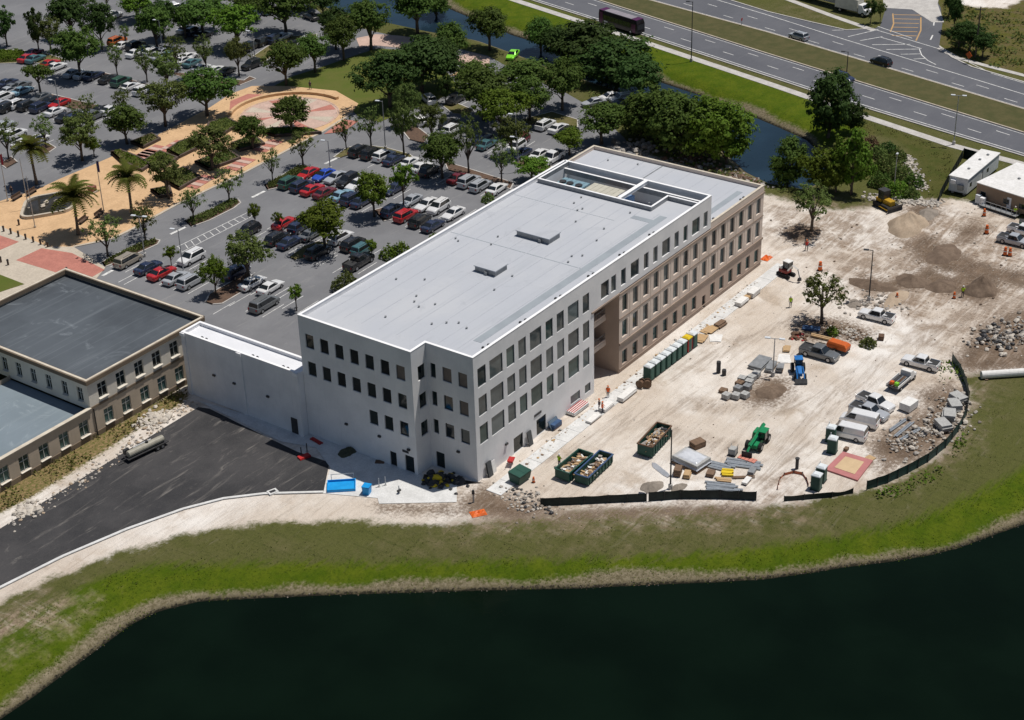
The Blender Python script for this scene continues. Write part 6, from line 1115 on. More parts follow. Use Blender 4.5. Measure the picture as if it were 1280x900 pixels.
for i, (u, v, m_, l) in enumerate([(920,498,CBLK,'pale block pallet at the near end of the left row'),(931,497,CBLK,'pale block pallet at the near end of the right row'),(908,498,CBLK,'block pallet with a green wrap corner'),(922.5,489,GREY,'dark block pallet, second in the left row'),(924.5,483,WOOD_D,'brown block pallet, third in the left row'),(927.5,477,CBLK,'grey block pallet at the far end of the left row'),(934,487,GREY,'dark block pallet, second in the right row'),(936.5,481,CBLK,'grey block pallet, third in the right row'),(939.5,475.5,CBLK,'grey block pallet, fourth in the right row'),(945,471,CBLK,'wide block pallet at the far end of the right row'),(904,490,WOOD_D,'scattered brown and white blocks beside the block pallets')]):
    x, y, z = gp(u, v); t_ = thing('block_pallet', l, 'pallet', (x, y, 0), rad(rng.uniform(-8, 8)), 'pallets of blocks'); q = MB(); q.box(0, 0, .06, 1.05, 1.05, .12); q.build('pallet', WOOD_D, t_)
    bq_ = MB(); bq_.box(0, 0, 0, .5, .5, .32); bm_ = bq_.mesh('block', m_)
    for a in (-.26, .26):
        for b_ in (-.26, .26):
            for c in range(2 if i != 10 else 1): obj('block', bm_, t_, (a, b_, .29+c*.335))
stack(951, 456, rad(5), 3.6, 2.0, 4, .14, GREY, 'wide stack of dark steel decking by the site lamp', pallet=False, jit=.2, item='sheet'); stack(964, 461, rad(10), 2.6, 1.0, 3, .16, GREY, 'narrow stack of dark steel beside the decking', item='sheet', jit=.15); stack(975, 463, rad(20), 1.4, .9, 3, .25, GREY, 'small dark bundle next to the blue tractor', item='sheet', jit=.2); stack(979, 449, rad(25), 2.4, 1.6, 2, .04, WHITEP, 'white plastic sheet spread by the steel decking', pallet=False, jit=.5, item='sheet'); stack(983, 437, rad(25), 1.6, .9, 2, .1, WOOD, 'small plywood box near the dark pickup', jit=.2)
for k, (u, v) in enumerate(((898,466),(905,469))):
    x, y, z = gp(u, v); t_ = thing('steel_drum', 'tall black drum stack alone on the sand' if k == 0 else 'short black drum beside the tall drum stack', 'drum', (x, y, 0))
    for j in range(2 if k == 0 else 1):
        q = MB(); q.tube([(0, 0, j*.92), (0, 0, j*.92+.03), (0, 0, j*.92+.45), (0, 0, j*.92+.47), (0, 0, j*.92+.9)], [.31, .3, .3, .32, .3], 12); q.build('drum', DARK, t_)
# big wrapped stack and the laydown area by the fence
x, y, z = gp(864, 580); t_ = thing('wrapped_stack', 'large film wrapped stack beside the silt fence', 'stack', (x, y, 0), rad(-8)); q = MB(); q.box(0, 0, .15, 3.0, 4.2, .3); q.build('pallet', WOOD_D, t_); q = MB(); q.box(0, 0, .75, 2.9, 4.1, .85); o = q.build('load', CBLK, t_); bevel(o.data, .05); q = MB(); rg = random.Random(3); NN = 9; gv = []
for i in range(NN):
    for j in range(NN): a, b_ = i/(NN-1)*2-1, j/(NN-1)*2-1; e_ = max(abs(a), abs(b_)); gv.append((a*1.55, b_*2.15, 1.28-(.75 if e_ > .98 else .12*e_**4)+rg.uniform(-.06, .08)))
q.add(gv, [(i*NN+j, (i+1)*NN+j, (i+1)*NN+j+1, i*NN+j+1) for i in range(NN-1) for j in range(NN-1)]); q.build('film', TARP, t_, smooth=True)
stack(847, 593, rad(20), 1.4, .9, 3, .3, WOOD_D, 'brown crate in front of the wrapped stack'); stack(859, 596, rad(20), 1.3, .8, 2, .25, WOOD, 'smaller tan crate in front of the wrapped stack'); stack(872, 558, rad(-20), 1.8, 1.3, 2, .35, WOOD_D, 'open brown crate behind the wrapped stack')
x, y, z = gp(826, 588); t_ = thing('roof_panel_bundle', 'pale curved panel lying on the sand by the thin pole', 'panel', (x, y, 0), ax((816,580), (836,596))[1]); q = MB(); q.loft([[(-1.9, -.1, .1), (-1.9, .1, .1), (-1.9, 0, .2)], [(-1.2, -.45, .05), (-1.2, .45, .05), (-1.2, 0, .5)], [(1.2, -.45, .05), (1.2, .45, .05), (1.2, 0, .5)], [(1.9, -.25, .1), (1.9, .25, .1), (1.9, 0, .35)]]); q.build('panel', TARP, t_, fix=True); q = MB(); q.box(0, 0, .03, 3.2, .5, .05); q.build('bearer', WOOD_D, t_)
def bundle(a, b_, n, wd, mat, label, hh=.12, name='stud_bundle'):
    L, rz = ax(a, b_); c = (Vector(G(*a))+Vector(G(*b_)))/2; t_ = thing(name, label, 'bundle', (c.x, c.y, 0), rz)
    for i in range(n):
        q = MB(); q.box(rng.uniform(-.2, .2), (i-(n-1)/2)*wd/n, .12+hh*.5*(1+i % 2*.6), L*rng.uniform(.85, 1.05), wd/n*.9, hh); q.build('stud', mat, t_)
    for s in (-.35, .35): q = MB(); q.box(L*s, 0, .06, .12, wd*1.1, .1); q.build('bearer', WOOD_D, t_)
bundle((883,580), (915,588), 5, 1.6, STEEL, 'bundle of grey steel studs by the wrapped stack'); bundle((908,578), (952,584), 4, 1.8, STEEL, 'long dark stud bundle beside the salmon pallets'); bundle((882,606), (920,610), 4, 1.2, STEEL, 'blue grey stud bundle beside the fence'); bundle((880,614), (928,617), 5, 1.6, STEEL, 'lowest blue grey stud bundle against the fence'); bundle((902,592), (918,593), 4, 1.5, YEL, 'stack of yellow orange boards in the laydown area', .2); bundle((895,600), (915,602), 3, .9, WOOD, 'tan boards between the stud bundles'); bundle((915,598), (942,597), 3, .5, WOOD_D, 'thin dark pipes lying in the laydown area', .08)
stack(888, 594, rad(15), 1.2, 1.0, 2, .2, WOOD_D, 'brown box at the left of the yellow boards'); stack(940, 591, rad(10), 1.5, .8, 2, .2, GREY, 'grey bundle at the right of the laydown area'); stack(933, 603, rad(5), 1.6, .7, 2, .15, WHITEP, 'pale blocks at the right of the laydown area')
x, y, z = gp(934, 576); t_ = thing('salmon_pallets', 'row of salmon coloured pallets below the green telehandler', 'pallets', (x, y, 0), rad(-90))
SALM = M('salmon_board', (.62, .24, .18), (.52, .2, .15), 2, .7, coord='obj')
for i in range(5): q = MB(); q.box(-1.0+i*.5, 0, .18, .44, .9, .34); q.build('pallet', SALM, t_)
x, y, z = gp(916, 568); t_ = thing('stillage', 'dark wire stillage cage in front of the telehandler', 'cage', (x, y, 0), rad(10)); q = MB(); q.box(0, 0, .1, 1.2, 1.0, .2); q.build('base', TRIM, t_)
for a in (-.55, .55):
    for b_ in (-.45, .45): q = MB(); q.box(a, b_, .75, .06, .06, 1.1); q.build('post', STEEL, t_)
q = MB(); q.box(0, 0, .6, 1.0, .85, .8); q.build('load', CBLK, t_)
# pink mat
P = PX([(1031,588),(1053.5,566),(1091,577),(1072,602)]); t_ = thing('sample_panel', 'square pink mat with a tan centre on the sand', 'mat', (*P[0], 0)); o0 = P[0]; P = [(p[0]-o0[0], p[1]-o0[1]) for p in P]; q = MB(); q.prism(P, 0, .22); q.build('border', PINKM, t_); cxx, cyy = sum(p[0] for p in P)/4, sum(p[1] for p in P)/4; q = MB(); q.prism([(cxx+(p[0]-cxx)*.62, cyy+(p[1]-cyy)*.62) for p in P], .221, .26); q.build('centre', M('tan_mat', (.58, .43, .26), (.52, .38, .23), .8, .85), t_)
stack(1087, 574, rad(-10), 1.3, 1.1, 1, .12, WOOD, 'small plywood sheet at the corner of the pink mat', pallet=False); stack(1135, 511, hdX(1135, 510), 2.2, 1.6, 1, 1.1, WHITEP, 'white topped wooden crate beside the parked pickups', name='crate'); stack(1057, 563, 0, .7, .5, 1, .4, WOOD_D, 'small brown box between the toilet and the vans', pallet=False)
for i, (u, v, l) in enumerate(((1186,524,'large concrete slab stack near the fence bend'),(1192,512,'concrete slab stack under the leaning slab'),(1180,537,'concrete kerb stack at the rubble edge'),(1196,503,'small concrete slab stack at the top of the rubble'))): stack(u, v, rad(20+i*15), 2.2, 1.5, 3, .35, CBLK, l, item='slab', jit=.2)
for k, (a, b_) in enumerate((((1118,548),(1142,528)), ((1112,540),(1132,526)), ((1125,552),(1152,536)))): bundle(a, b_, 2, .5, STEEL, ('long bluish pipe pair in front of the rubble', 'bluish pipe pair beside the vans', 'bluish pipe pair lying into the rubble')[k], .14)
bundle((1012,420), (1054,430), 2, .6, WOOD, 'long timber beams along the raised bed', .25); stack(1016, 412, rad(-70), 2.6, 1.2, 1, .3, BLU, 'blue tarpaulin at the foot of the site tree', pallet=False, jit=.3); rubble('red_debris', [(994,424),(1002,419)], 30, .15, .4, [REDP, RUST], 'red debris at the tip of the timber beams', .6, 31); rubble('planting_bed_soil', [(1030,412),(1060,416),(1085,424)], 260, .07, .24, [WOOD_D, DIRTM, RCON, LIME], 'stony soil of the raised bed', .9, 32); stack(1101, 424, rad(20), 1.0, .8, 1, .7, RUST, 'rusty box beside the raised bed', pallet=False)
# panels leaning on the facade
def lean(x, w_, h_, mat, label, n=1, cat='panel', tilt=.18):
    t_ = thing('leaning_panels', label, cat, (x, -.02, .02), 0)
    for k in range(n): q = MB(); q.box(k*w_*.0+rng.uniform(-.1, .1)*k, -.15-k*.12-h_/2*math.sin(tilt), h_/2*math.cos(tilt), w_, .06, h_, 0, 0, 0, -tilt); q.build('panel', mat, t_)
lean(1.9, .9, 2.1, TDARK, 'dark door leaves leaning on the facade by the front corner', 2); lean(3.0, .8, 1.7, WHITEP, 'white red edged panel leaning beside the dark door leaves', 1); lean(11.0, .9, 2.0, TDARK, 'dark panel leaning before the second facade door', 2); lean(16.4, 2.0, 1.3, M('blue_grey_panel', (.12, .17, .23), (.10, .14, .19), 1, .5, coord='obj'), 'blue grey panel leaning low on the facade', 2, tilt=.5)
x, y, z = gp(640, 578); t_ = thing('hand_cart', 'red and black barrow beside the facade', 'cart', (5.6, -1.2, .1), rad(20)); q = MB(); q.loft([[(-.5, -.3, .5), (.5, -.3, .45), (.5, .3, .45), (-.5, .3, .5)], [(-.65, -.4, .85), (.6, -.4, .8), (.6, .4, .8), (-.65, .4, .85)]]); q.build('tray', REDP, t_, fix=True); q = MB(); q.tube([(.7, -.08, .22), (.7, .08, .22)], .22, 12); q.build('wheel', TYRE, t_)
for s in (-1, 1): q = MB(); q.tube([(.7, s*.12, .22), (-.4, s*.3, .5), (-1.2, s*.32, .75)], .03, 6); q.build('handle', DARK, t_)
# cable drums
for k, (u, v, l) in enumerate(((801,484,'brown cable drum lying beside the toilets'),(809,484,'brown cable drum standing next to the first toilet'))):
    x, y, z = gp(u, v); t_ = thing('cable_drum', l, 'cable drum', (x, y, 0), rad(30*k)); 
    for s in (-1, 1): q = MB(); q.tube([(s*.35, 0, .62), (s*.42, 0, .62)], .62, 18); q.build('flange', WOOD_D, t_)
    q = MB(); q.tube([(-.35, 0, .62), (.35, 0, .62)], .38, 14); q.build('coil', RUST, t_)
# ------------------------------------------------------------------ fences
MESHB = M('silt_fabric', (.012, .02, .02), (.022, .034, .032), 1.5, .6); MESHG = M('green_screen', (.012, .045, .045), (.02, .06, .058), 1.5, .55)
def fence(pts, h_, mat, label, step=2.6, sag=.15, name='silt_fence'):
    P = [gp(*p) for p in pts]; t_ = thing(name, label, 'fence', P[0]); o0 = Vector(P[0]); R2 = []
    for a, b_ in zip(P[:-1], P[1:]):
        a, b_ = Vector(a)-o0, Vector(b_)-o0; n = max(1, round((b_-a).length/step))
        for i in range(n): R2.append(a.lerp(b_, i/n))
    R2.append(Vector(P[-1])-o0); pq_ = MB(); pq_.box(0, 0, h_/2, .07, .07, h_+.15); pm_ = pq_.mesh('post', DARK)
    for i, p in enumerate(R2):
        obj('post', pm_, t_, p)
        if i < len(R2)-1:
            r = R2[i+1]; q = MB(); K = 5; d = (r-p).normalized(); nn = Vector((-d.y, d.x, 0)); j1, j2 = rng.uniform(-.1, .1), rng.uniform(.0, sag)
            vs = []
            for k in range(K+1):
                c = p.lerp(r, k/K); bow = math.sin(math.pi*k/K); vs += [tuple(c+nn*(.05+.1*bow*j1)), tuple(c+nn*(.08+.28*bow*j1)+Vector((0, 0, h_*.5))), tuple(c+nn*.05+Vector((0, 0, h_-j2*bow)))]
            q.add(vs, [(k*3+e, (k+1)*3+e, (k+1)*3+e+1, k*3+e+1) for k in range(K) for e in (0, 1)]); q.build('fabric_panel', mat, t_)
fence([(676,633),(700,632),(760,629),(808,627)], 1.2, MESHB, 'sagging black silt fence beside the two dumpsters'); fence([(811,627),(850,624),(900,624),(945,626)], 1.35, MESHB, 'black silt fence in front of the material laydown area'); fence([(980,627),(1005,625),(1040,622),(1066,617)], .8, MESHB, 'collapsed black silt fence by the two toilets', sag=.45); fence([(1083,613),(1110,604),(1135,592),(1160,578),(1182,560),(1198,540),(1208,520),(1211,500),(1207,482),(1200,466),(1190,452)], 1.4, MESHG, 'dark green screen fence curving round the rubble', 2.2, .06); fence([(1174,251),(1184,232),(1195,213),(1204,197),(1226,203)], 1.8, MESHB, 'black screen fence between the grass slope and the trailer', 2.4, .04)
fence([(972,612),(975,600),(980,595),(992,592),(1003,594),(1008,601),(1010,608)], .45, M('orange_mesh', (.52, .17, .09), (.45, .15, .08), 1.5, .7), 'faded orange mesh round a small pit', 1.4, .2, 'safety_mesh')
x, y, z = gp(598, 642); q = MB(); NN = 8; rg = random.Random(8); q.add([(i*.28-1, j*.2-.7, .05+rg.uniform(0, .3)*(0 < i < NN-1)*(0 < j < NN-1)) for i in range(NN) for j in range(NN)], [(i*NN+j, (i+1)*NN+j, (i+1)*NN+j+1, i*NN+j+1) for i in range(NN-1) for j in range(NN-1)]); tag(q.build('crumpled_net', ORG, None, (x, y, z), rad(-35)), 'crumpled orange safety net on the sand by the apron', 'net')
x, y, z = gp(958, 323); q = MB(); q.add([(i*.28-1, j*.2-.7, .05+rg.uniform(0, .3)*(0 < i < NN-1)*(0 < j < NN-1)) for i in range(NN) for j in range(NN)], [(i*NN+j, (i+1)*NN+j, (i+1)*NN+j+1, i*NN+j+1) for i in range(NN-1) for j in range(NN-1)]); tag(q.build('crumpled_net', ORG, None, (x, y, z), rad(0)), 'crumpled orange net at the far end of the facade', 'net')
# ------------------------------------------------------------------ barrels
bq = MB(); bq.tube([(0, 0, .08), (0, 0, .4), (0, 0, .42), (0, 0, .72), (0, 0, .74), (0, 0, 1.02)], [.31, .29, .26, .25, .22, .2], 12); bbody = bq.mesh('barrel_body', ORG); bq = MB(); bq.tube([(0, 0, 0), (0, 0, .08)], .42, 8); bbase = bq.mesh('base', TYRE); bq = MB(); bq.tube([(0, 0, 0), (0, 0, .13)], .285, 12, cap=False); bband = bq.mesh('reflective_band', PAINT)
for u, v, s, l in ((1025,338,1.3,'orange barrel alone between the mini excavator and the pole'),(1233,292,1.3,'orange barrel beside the grey dirt'),(1230,270,1.1,'orange barrel by the office cooling units'),(1256,319,1.2,'orange barrel of the pair, on the side away from the pickup'),(1262,320,1.2,'orange barrel of the pair, touching the pickup side'),(1121,374,.9,'short orange barrel below the trench'),(1192.5,373,.9,'short orange barrel beside the worker in yellow'),(667,603,.7,'small orange cone barrel beside the waste skip')):
    x, y, z = gp(u, v); t_ = thing('traffic_barrel', l, 'barrel', (x, y, 0), 0, 'orange traffic barrels', (s*.85, s*.85, s*1.15)); obj('barrel_body', bbody, t_); obj('base', bbase, t_); obj('reflective_band', bband, t_, (0, 0, .2)); obj('reflective_band', bband, t_, (0, 0, .48))
# ------------------------------------------------------------------ machines
def wheels(t_, spots, r, wd=.4, mat=None):
    wq = MB(); wq.tube([(0, -wd/2, 0), (0, wd/2, 0)], r, 16, 0); wq.tube([(0, -wd/2-.02, 0), (0, wd/2+.02, 0)], r*.5, 10, 1); me_ = wq.mesh('wheel', [TYRE, mat or RIM])
    for x, y in spots: obj('wheel', me_, t_, (x, y, r))
def tracks(t_, L, W, h_, yo):
    for s in (-1, 1):
        q = MB(); n = 20; pr = []
        for i in range(n): a = i/n*6.2832; cxk = L/2-h_/2; pr.append(((cxk if math.cos(a) > 0 else -cxk)+h_/2*math.cos(a), h_/2+h_/2*math.sin(a)))
        q.loft([[(x, s*yo-W/2, z) for x, z in pr], [(x, s*yo+W/2, z) for x, z in pr]]); q.build('track', TYRE, t_, fix=True)
def cab(t_, x, y, z, sx, sy, sz, roof):
    q = MB()
    for a in (-1, 1):
        for b_ in (-1, 1): q.box(x+a*sx/2, y+b_*sy/2, z+sz/2, .08, .08, sz)
    q.build('cab_frame', TRIM, t_); q = MB(); q.box(x, y, z+sz/2, sx-.06, sy-.06, sz-.1); q.build('cab_glass', CGLASS, t_); q = MB(); q.box(x, y, z+sz+.06, sx+.2, sy+.2, .12); q.build('cab_roof', roof, t_)
GTEL = M('telehandler_green', (.01, .24, .09), (.012, .19, .075), 1.5, .45, coord='obj'); TBLU = M('tractor_blue', (.02, .17, .48), (.02, .13, .38), 1.5, .45, coord='obj'); YCAT = M('machine_yellow', (.50, .30, .02), (.40, .24, .02), 1.5, .5, coord='obj'); ORGM = M('machine_orange', (.58, .12, .02), (.48, .10, .02), 1.5, .5, coord='obj')
L, rz = ax((958,540), (938,566)); x, y, z = gp(947, 556); t_ = thing('telehandler', 'bright green telehandler with lowered boom and forks', 'telehandler', (x, y, 0), rz, None, .95)
q = MB(); q.box(0, 0, .85, 4.2, 1.3, .6); o = q.build('chassis', GTEL, t_); bevel(o.data, .08); q = MB(); q.box(-1.3, -.75, 1.2, 1.6, .5, .7); o = q.build('engine_cover', GTEL, t_); bevel(o.data, .08); wheels(t_, [(1.4, .95), (1.4, -.95), (-1.4, .95), (-1.4, -.95)], .62, .42); cab(t_, -.2, .75, 1.1, 1.3, .8, 1.3, GTEL)
q = MB(); q.tube([(-2.1, 0, 2.2), (3.2, 0, 1.6)], [.3, .24], 4); q.build('boom', GTEL, t_); q = MB(); q.tube([(2.8, 0, 1.65), (4.0, 0, 1.1)], .17, 4); q.build('boom_tip', GTEL, t_); q = MB(); q.box(4.1, 0, .7, .1, 1.5, .9)
for s in (-.4, .4): q.box(4.7, s, .25, 1.2, .14, .07)
q.build('fork_carriage', DARK, t_)
L, rz = ax((992,455), (998,478)); x, y, z = gp(998, 468); t_ = thing('tractor', 'blue loader tractor with dark wheels by the stacked steel', 'tractor', (x, y, 0), rz, None, .9)
q = MB(); q.loft([[(-1.6, -.4, .8), (-1.6, .4, .8), (-1.6, .35, 1.5), (-1.6, -.35, 1.5)], [(.2, -.42, .7), (.2, .42, .7), (.2, .38, 1.6), (.2, -.38, 1.6)], [(2.0, -.35, .7), (2.0, .35, .7), (2.0, .3, 1.3), (2.0, -.3, 1.3)]]); o = q.build('bonnet', TBLU, t_, fix=True); bevel(o.data, .06); wheels(t_, [(-1.0, .85), (-1.0, -.85)], .75, .45, TBLU); wheels(t_, [(1.5, .8), (1.5, -.8)], .48, .35, TBLU); cab(t_, -.7, 0, 1.3, 1.2, 1.1, 1.2, TBLU)
for s in (-1, 1): q = MB(); q.tube([(.2, s*.55, 1.5), (1.8, s*.55, 1.3), (2.8, s*.55, .6)], .1, 4); q.build('loader_arm', TBLU, t_)
q = MB(); q.loft([[(2.8, -.95, .15), (2.8, .95, .15), (2.8, .95, .8), (2.8, -.95, .8)], [(3.4, -.95, .15), (3.4, .95, .15), (3.3, .95, .3), (3.3, -.95, .3)]]); q.build('bucket', DARK, t_, fix=True)
L, rz = ax((1098,250), (1122,262)); x, y, z = gp(1107, 259); t_ = thing('bulldozer', 'yellow and black bulldozer behind the sand pile', 'bulldozer', (x, y, 0), rz, None, 1.0); tracks(t_, 3.8, .55, .9, 1.0); q = MB(); q.box(.7, 0, 1.2, 1.9, 1.2, .9); o = q.build('engine_cover', YCAT, t_); bevel(o.data, .08); q = MB(); q.box(-1.2, 0, 1.1, 1.3, 1.4, .7); o = q.build('rear_body', YCAT, t_); bevel(o.data, .08); cab(t_, -.6, 0, 1.45, 1.4, 1.3, 1.5, TRIM)
q = MB(); q.loft([[(2.3, -1.6, .1), (2.45, -1.6, .1), (2.3, -1.6, .6), (2.5, -1.6, 1.1), (2.35, -1.6, 1.1), (2.15, -1.6, .6)], [(2.3, 1.6, .1), (2.45, 1.6, .1), (2.3, 1.6, .6), (2.5, 1.6, 1.1), (2.35, 1.6, 1.1), (2.15, 1.6, .6)]]); q.build('blade', DARK, t_, fix=True)
for s in (-1, 1): q = MB(); q.tube([(-.2, s*1.35, .5), (2.2, s*1.35, .4)], .1, 6); q.build('push_arm', YCAT, t_)
L, rz = ax((978,338), (998,346)); x, y, z = gp(983, 345); t_ = thing('mini_excavator', 'white and red mini excavator at the end of the walk', 'excavator', (x, y, 0), rz, None, 1.05); tracks(t_, 2.2, .35, .55, .65); q = MB(); q.box(-.3, 0, .9, 1.6, 1.3, .55); o = q.build('house', M('excavator_red', (.30, .05, .04), (.22, .045, .04), 2, .5, coord='obj'), t_); bevel(o.data, .1); q = MB(); q.box(-.8, 0, 1.35, .6, 1.2, .4); o = q.build('counterweight', WHITEP, t_); bevel(o.data, .08); cab(t_, 0, .2, 1.15, 1.0, .9, 1.2, WHITEP)
q = MB(); q.tube([(.4, -.35, 1.1), (1.4, -.35, 2.3), (2.4, -.35, 2.0)], .13, 4); q.build('boom', WHITEP, t_); q = MB(); q.tube([(2.3, -.35, 2.05), (2.75, -.35, .8)], .1, 4); q.build('stick', GREY, t_); q = MB(); q.loft([[(2.6, -.6, .75), (2.9, -.6, .75), (2.95, -.6, .3), (2.5, -.6, .2)], [(2.6, -.1, .75), (2.9, -.1, .75), (2.95, -.1, .3), (2.5, -.1, .2)]]); q.build('bucket', DARK, t_, fix=True); q = MB(); q.box(-1.3, 0, .3, .12, 1.5, .4); q.build('dozer_blade', DARK, t_)
L, rz = ax((1036,432), (1062,440)); x, y, z = gp(1048, 439); t_ = thing('compressor_trailer', 'orange towed compressor beside the dark grey pickup', 'trailer', (x, y, 0), rz); q = MB(); q.loft([[(-1.6, -.75, .6), (1.5, -.75, .6), (1.5, .75, .6), (-1.6, .75, .6)], [(-1.6, -.78, 1.2), (1.55, -.78, 1.2), (1.55, .78, 1.2), (-1.6, .78, 1.2)], [(-1.4, -.6, 1.55), (1.2, -.6, 1.55), (1.2, .6, 1.55), (-1.4, .6, 1.55)]]); o = q.build('housing', ORGM, t_, fix=True); bevel(o.data, .05); wheels(t_, [(-.2, .85), (-.2, -.85)], .36, .24); q = MB(); q.tube([(-1.6, 0, .55), (-3.2, 0, .5)], .07, 6); q.build('drawbar', DARK, t_); q = MB(); q.box(0, 0, .5, 3.0, 1.3, .18); q.build('frame', DARK, t_)
# flat bed service truck
L, rz = ax((1112,486), (1138,464)); x, y, z = gp(1126, 481); t_ = thing('flatbed_truck', 'white flatbed truck loaded with pipes and coolers', 'truck', (x, y, 0), rz, 'vehicles on the building site', .9); q = MB(); q.loft([[(1.3, -.95, .5), (1.3, .95, .5), (1.3, .85, 1.9), (1.3, -.85, 1.9)], [(2.3, -.97, .5), (2.3, .97, .5), (2.2, .85, 1.85), (2.2, -.85, 1.85)], [(2.75, -.95, .5), (2.75, .95, .5), (2.75, .88, 1.15), (2.75, -.88, 1.15)], [(3.5, -.85, .5), (3.5, .85, .5), (3.5, .8, 1.0), (3.5, -.8, 1.0)]]); o = q.build('cab', WHITEP, t_, fix=True); bevel(o.data, .05); q = MB(); q.add([(2.27, -.78, 1.78), (2.76, -.8, 1.2), (2.76, .8, 1.2), (2.27, .78, 1.78)], [(0, 1, 2, 3)]); q.build('windshield', CGLASS, t_)
q = MB(); q.b2(-3.0, 1.2, -1.05, 1.05, .8, .95); q.build('flatbed', DARK, t_)
for s in (-1, 1): q = MB(); q.b2(-3.0, 1.2, s*1.05, s*.95, .951, 1.35); q.build('side_box', WHITEP, t_)
wheels(t_, [(2.6, .85), (2.6, -.85), (-1.8, .85), (-1.8, -.85)], .4, .28)
for k in range(5): q = MB(); q.tube([(-2.8, -.5+k*.22, 1.05), (.9, -.5+k*.22, 1.1)], .08, 6); q.build('pipe', (STEEL, WOOD_D, RUST, STEEL, DARK)[k], t_)
for k in range(2): q = MB(); q.box(-2.3, -.4+k*.8, 1.3, .6, .6, .6); o = q.build('cooler', (M('cooler_green', (.25, .62, .04), None, 2, .5, coord='obj'), ORG)[k], t_); bevel(o.data, .05)
# tank trailer on the drive
L, rz = ax((158,573), (206,550)); x, y, z = gp(183, 566); t_ = thing('tank_trailer', 'long grey tank trailer parked on the black drive', 'trailer', (x, y, .03), rz, None, .95); q = MB(); q.tube([(-3.0, 0, 1.05), (-2.9, 0, 1.05), (2.9, 0, 1.05), (3.0, 0, 1.05)], [.3, .5, .5, .3], 16); q.build('tank', M('tank_grey', (.36, .34, .28), (.28, .265, .22), 1.2, .5, coord='obj'), t_, smooth=False); q = MB(); q.b2(-3.3, 3.4, -.7, .7, .5, .6); q.build('frame', DARK, t_); wheels(t_, [(1.4, .8), (1.4, -.8), (2.2, .8), (2.2, -.8)], .36, .24); q = MB(); q.tube([(-3.3, 0, .55), (-4.4, 0, .5)], .07, 6); q.build('drawbar', DARK, t_); q = MB(); q.box(-2.6, .85, 1.1, .8, .5, .7); o = q.build('pump', DARK, t_); q = MB(); q.tube([(-1.5, .85, 1.1), (1.5, .85, 1.1)], .16, 8); q.build('spray_bar', GREY, t_); q = MB(); q.tube([(.3, 0, 1.5), (.3, 0, 1.75)], .22, 10); q.build('hatch', DARK, t_)
# blue water tray, blue bin and posts on the apron
x, y, z = gp(427, 609); t_ = thing('water_tray', 'bright blue shallow tray on the pale apron', 'tray', (x, y, .06), ax((411,611), (443,609))[1]); SKYB = M('blue_liner', (.01, .26, .62), (.015, .32, .72), 1, .4, coord='obj'); q = MB(); q.b2(-1.7, 1.7, -1.1, 1.1, 0, .12); q.build('liner', SKYB, t_)
for a in ((-1.8, 1.8, -1.2, -1.1), (-1.8, 1.8, 1.1, 1.2), (-1.8, -1.7, -1.1, 1.1), (1.7, 1.8, -1.1, 1.1)): q = MB(); q.b2(*a, 0, .4); q.build('side', SKYB, t_)
x, y, z = gp(459, 617); t_ = thing('water_bin', 'small bright blue bin with a blue lid on the apron', 'bin', (x, y, .06), .3); q = MB(); q.loft([[(-.45, -.4, 0), (.45, -.4, 0), (.45, .4, 0), (-.45, .4, 0)], [(-.5, -.48, 1.0), (.5, -.48, 1.0), (.5, .48, 1.15), (-.5, .48, 1.15)]]); q.build('body', SKYB, t_, fix=True); q = MB(); q.box(0, 0, 1.16, 1.08, 1.04, .08); q.build('lid', SKYB, t_)
fr_ = [(414,602),(443,600)]
L, rz = ax(*fr_); c = (Vector(G(*fr_[0]))+Vector(G(*fr_[1])))/2; t_ = thing('trestle_frame', 'thin steel trestle behind the blue tray', 'trestle', (c.x, c.y, .06), rz); 
for s in (-1, 1): q = MB(); q.tube([(s*L*.48, 0, 0), (s*L*.48, 0, 1.0)], .04, 6); q.build('leg', STEEL, t_)
q = MB(); q.tube([(-L/2, 0, 1.0), (L/2, 0, 1.0)], .04, 6); q.build('rail', STEEL, t_)
for u, v, l in ((474,609,'slim steel post near the blue bin'),(482,607,'slim steel post beside the other apron post'),(377,570,'dark post by the red cart in the shade'),(384,565,'dark post nearest the link wing door')):
    x, y, z = gp(u, v); t_ = thing('post', l, 'post', (x, y, .05)); q = MB(); q.tube([(0, 0, 0), (0, 0, 1.3)], .07, 8); q.build('shaft', STEEL if u > 400 else DARK, t_); q = MB(); q.tube([(0, 0, 0), (0, 0, .06)], .2, 8); q.build('foot', CONC, t_)
stack(380, 572, rad(-20), 1.6, .9, 2, .12, REDP, 'low red cart in the shade of the link wing', pallet=False); bundle((388,548), (402,556), 3, .6, REDP, 'red boards against the foot of the front wall', .1); stack(475, 578, rad(-60), 1.2, .8, 1, .12, RUST, 'small rusty plate in the shade of the front wall', pallet=False)
q = MB(); x, y, z = gp(592, 628); t_ = thing('standpipe', 'dark capped standpipe at the corner of the building', 'standpipe', (x, y, 0)); q.tube([(0, 0, 0), (0, 0, 1.3)], .12, 10); q.build('pipe', STEEL, t_); q = MB(); q.tube([(0, 0, 1.3), (0, 0, 1.8)], [.2, .16], 10); q.build('cap', DARK, t_)
x, y, z = gp(996, 586); t_ = thing('standpipe', 'dark standpipe in front of the orange mesh', 'standpipe', (x, y, 0)); q = MB(); q.tube([(0, 0, 0), (0, 0, 1.5)], .22, 10); q.build('pipe', DARK, t_); q = MB(); q.tube([(0, 0, 1.5), (0, 0, 1.62)], .3, 10); q.build('cap', DARK, t_)
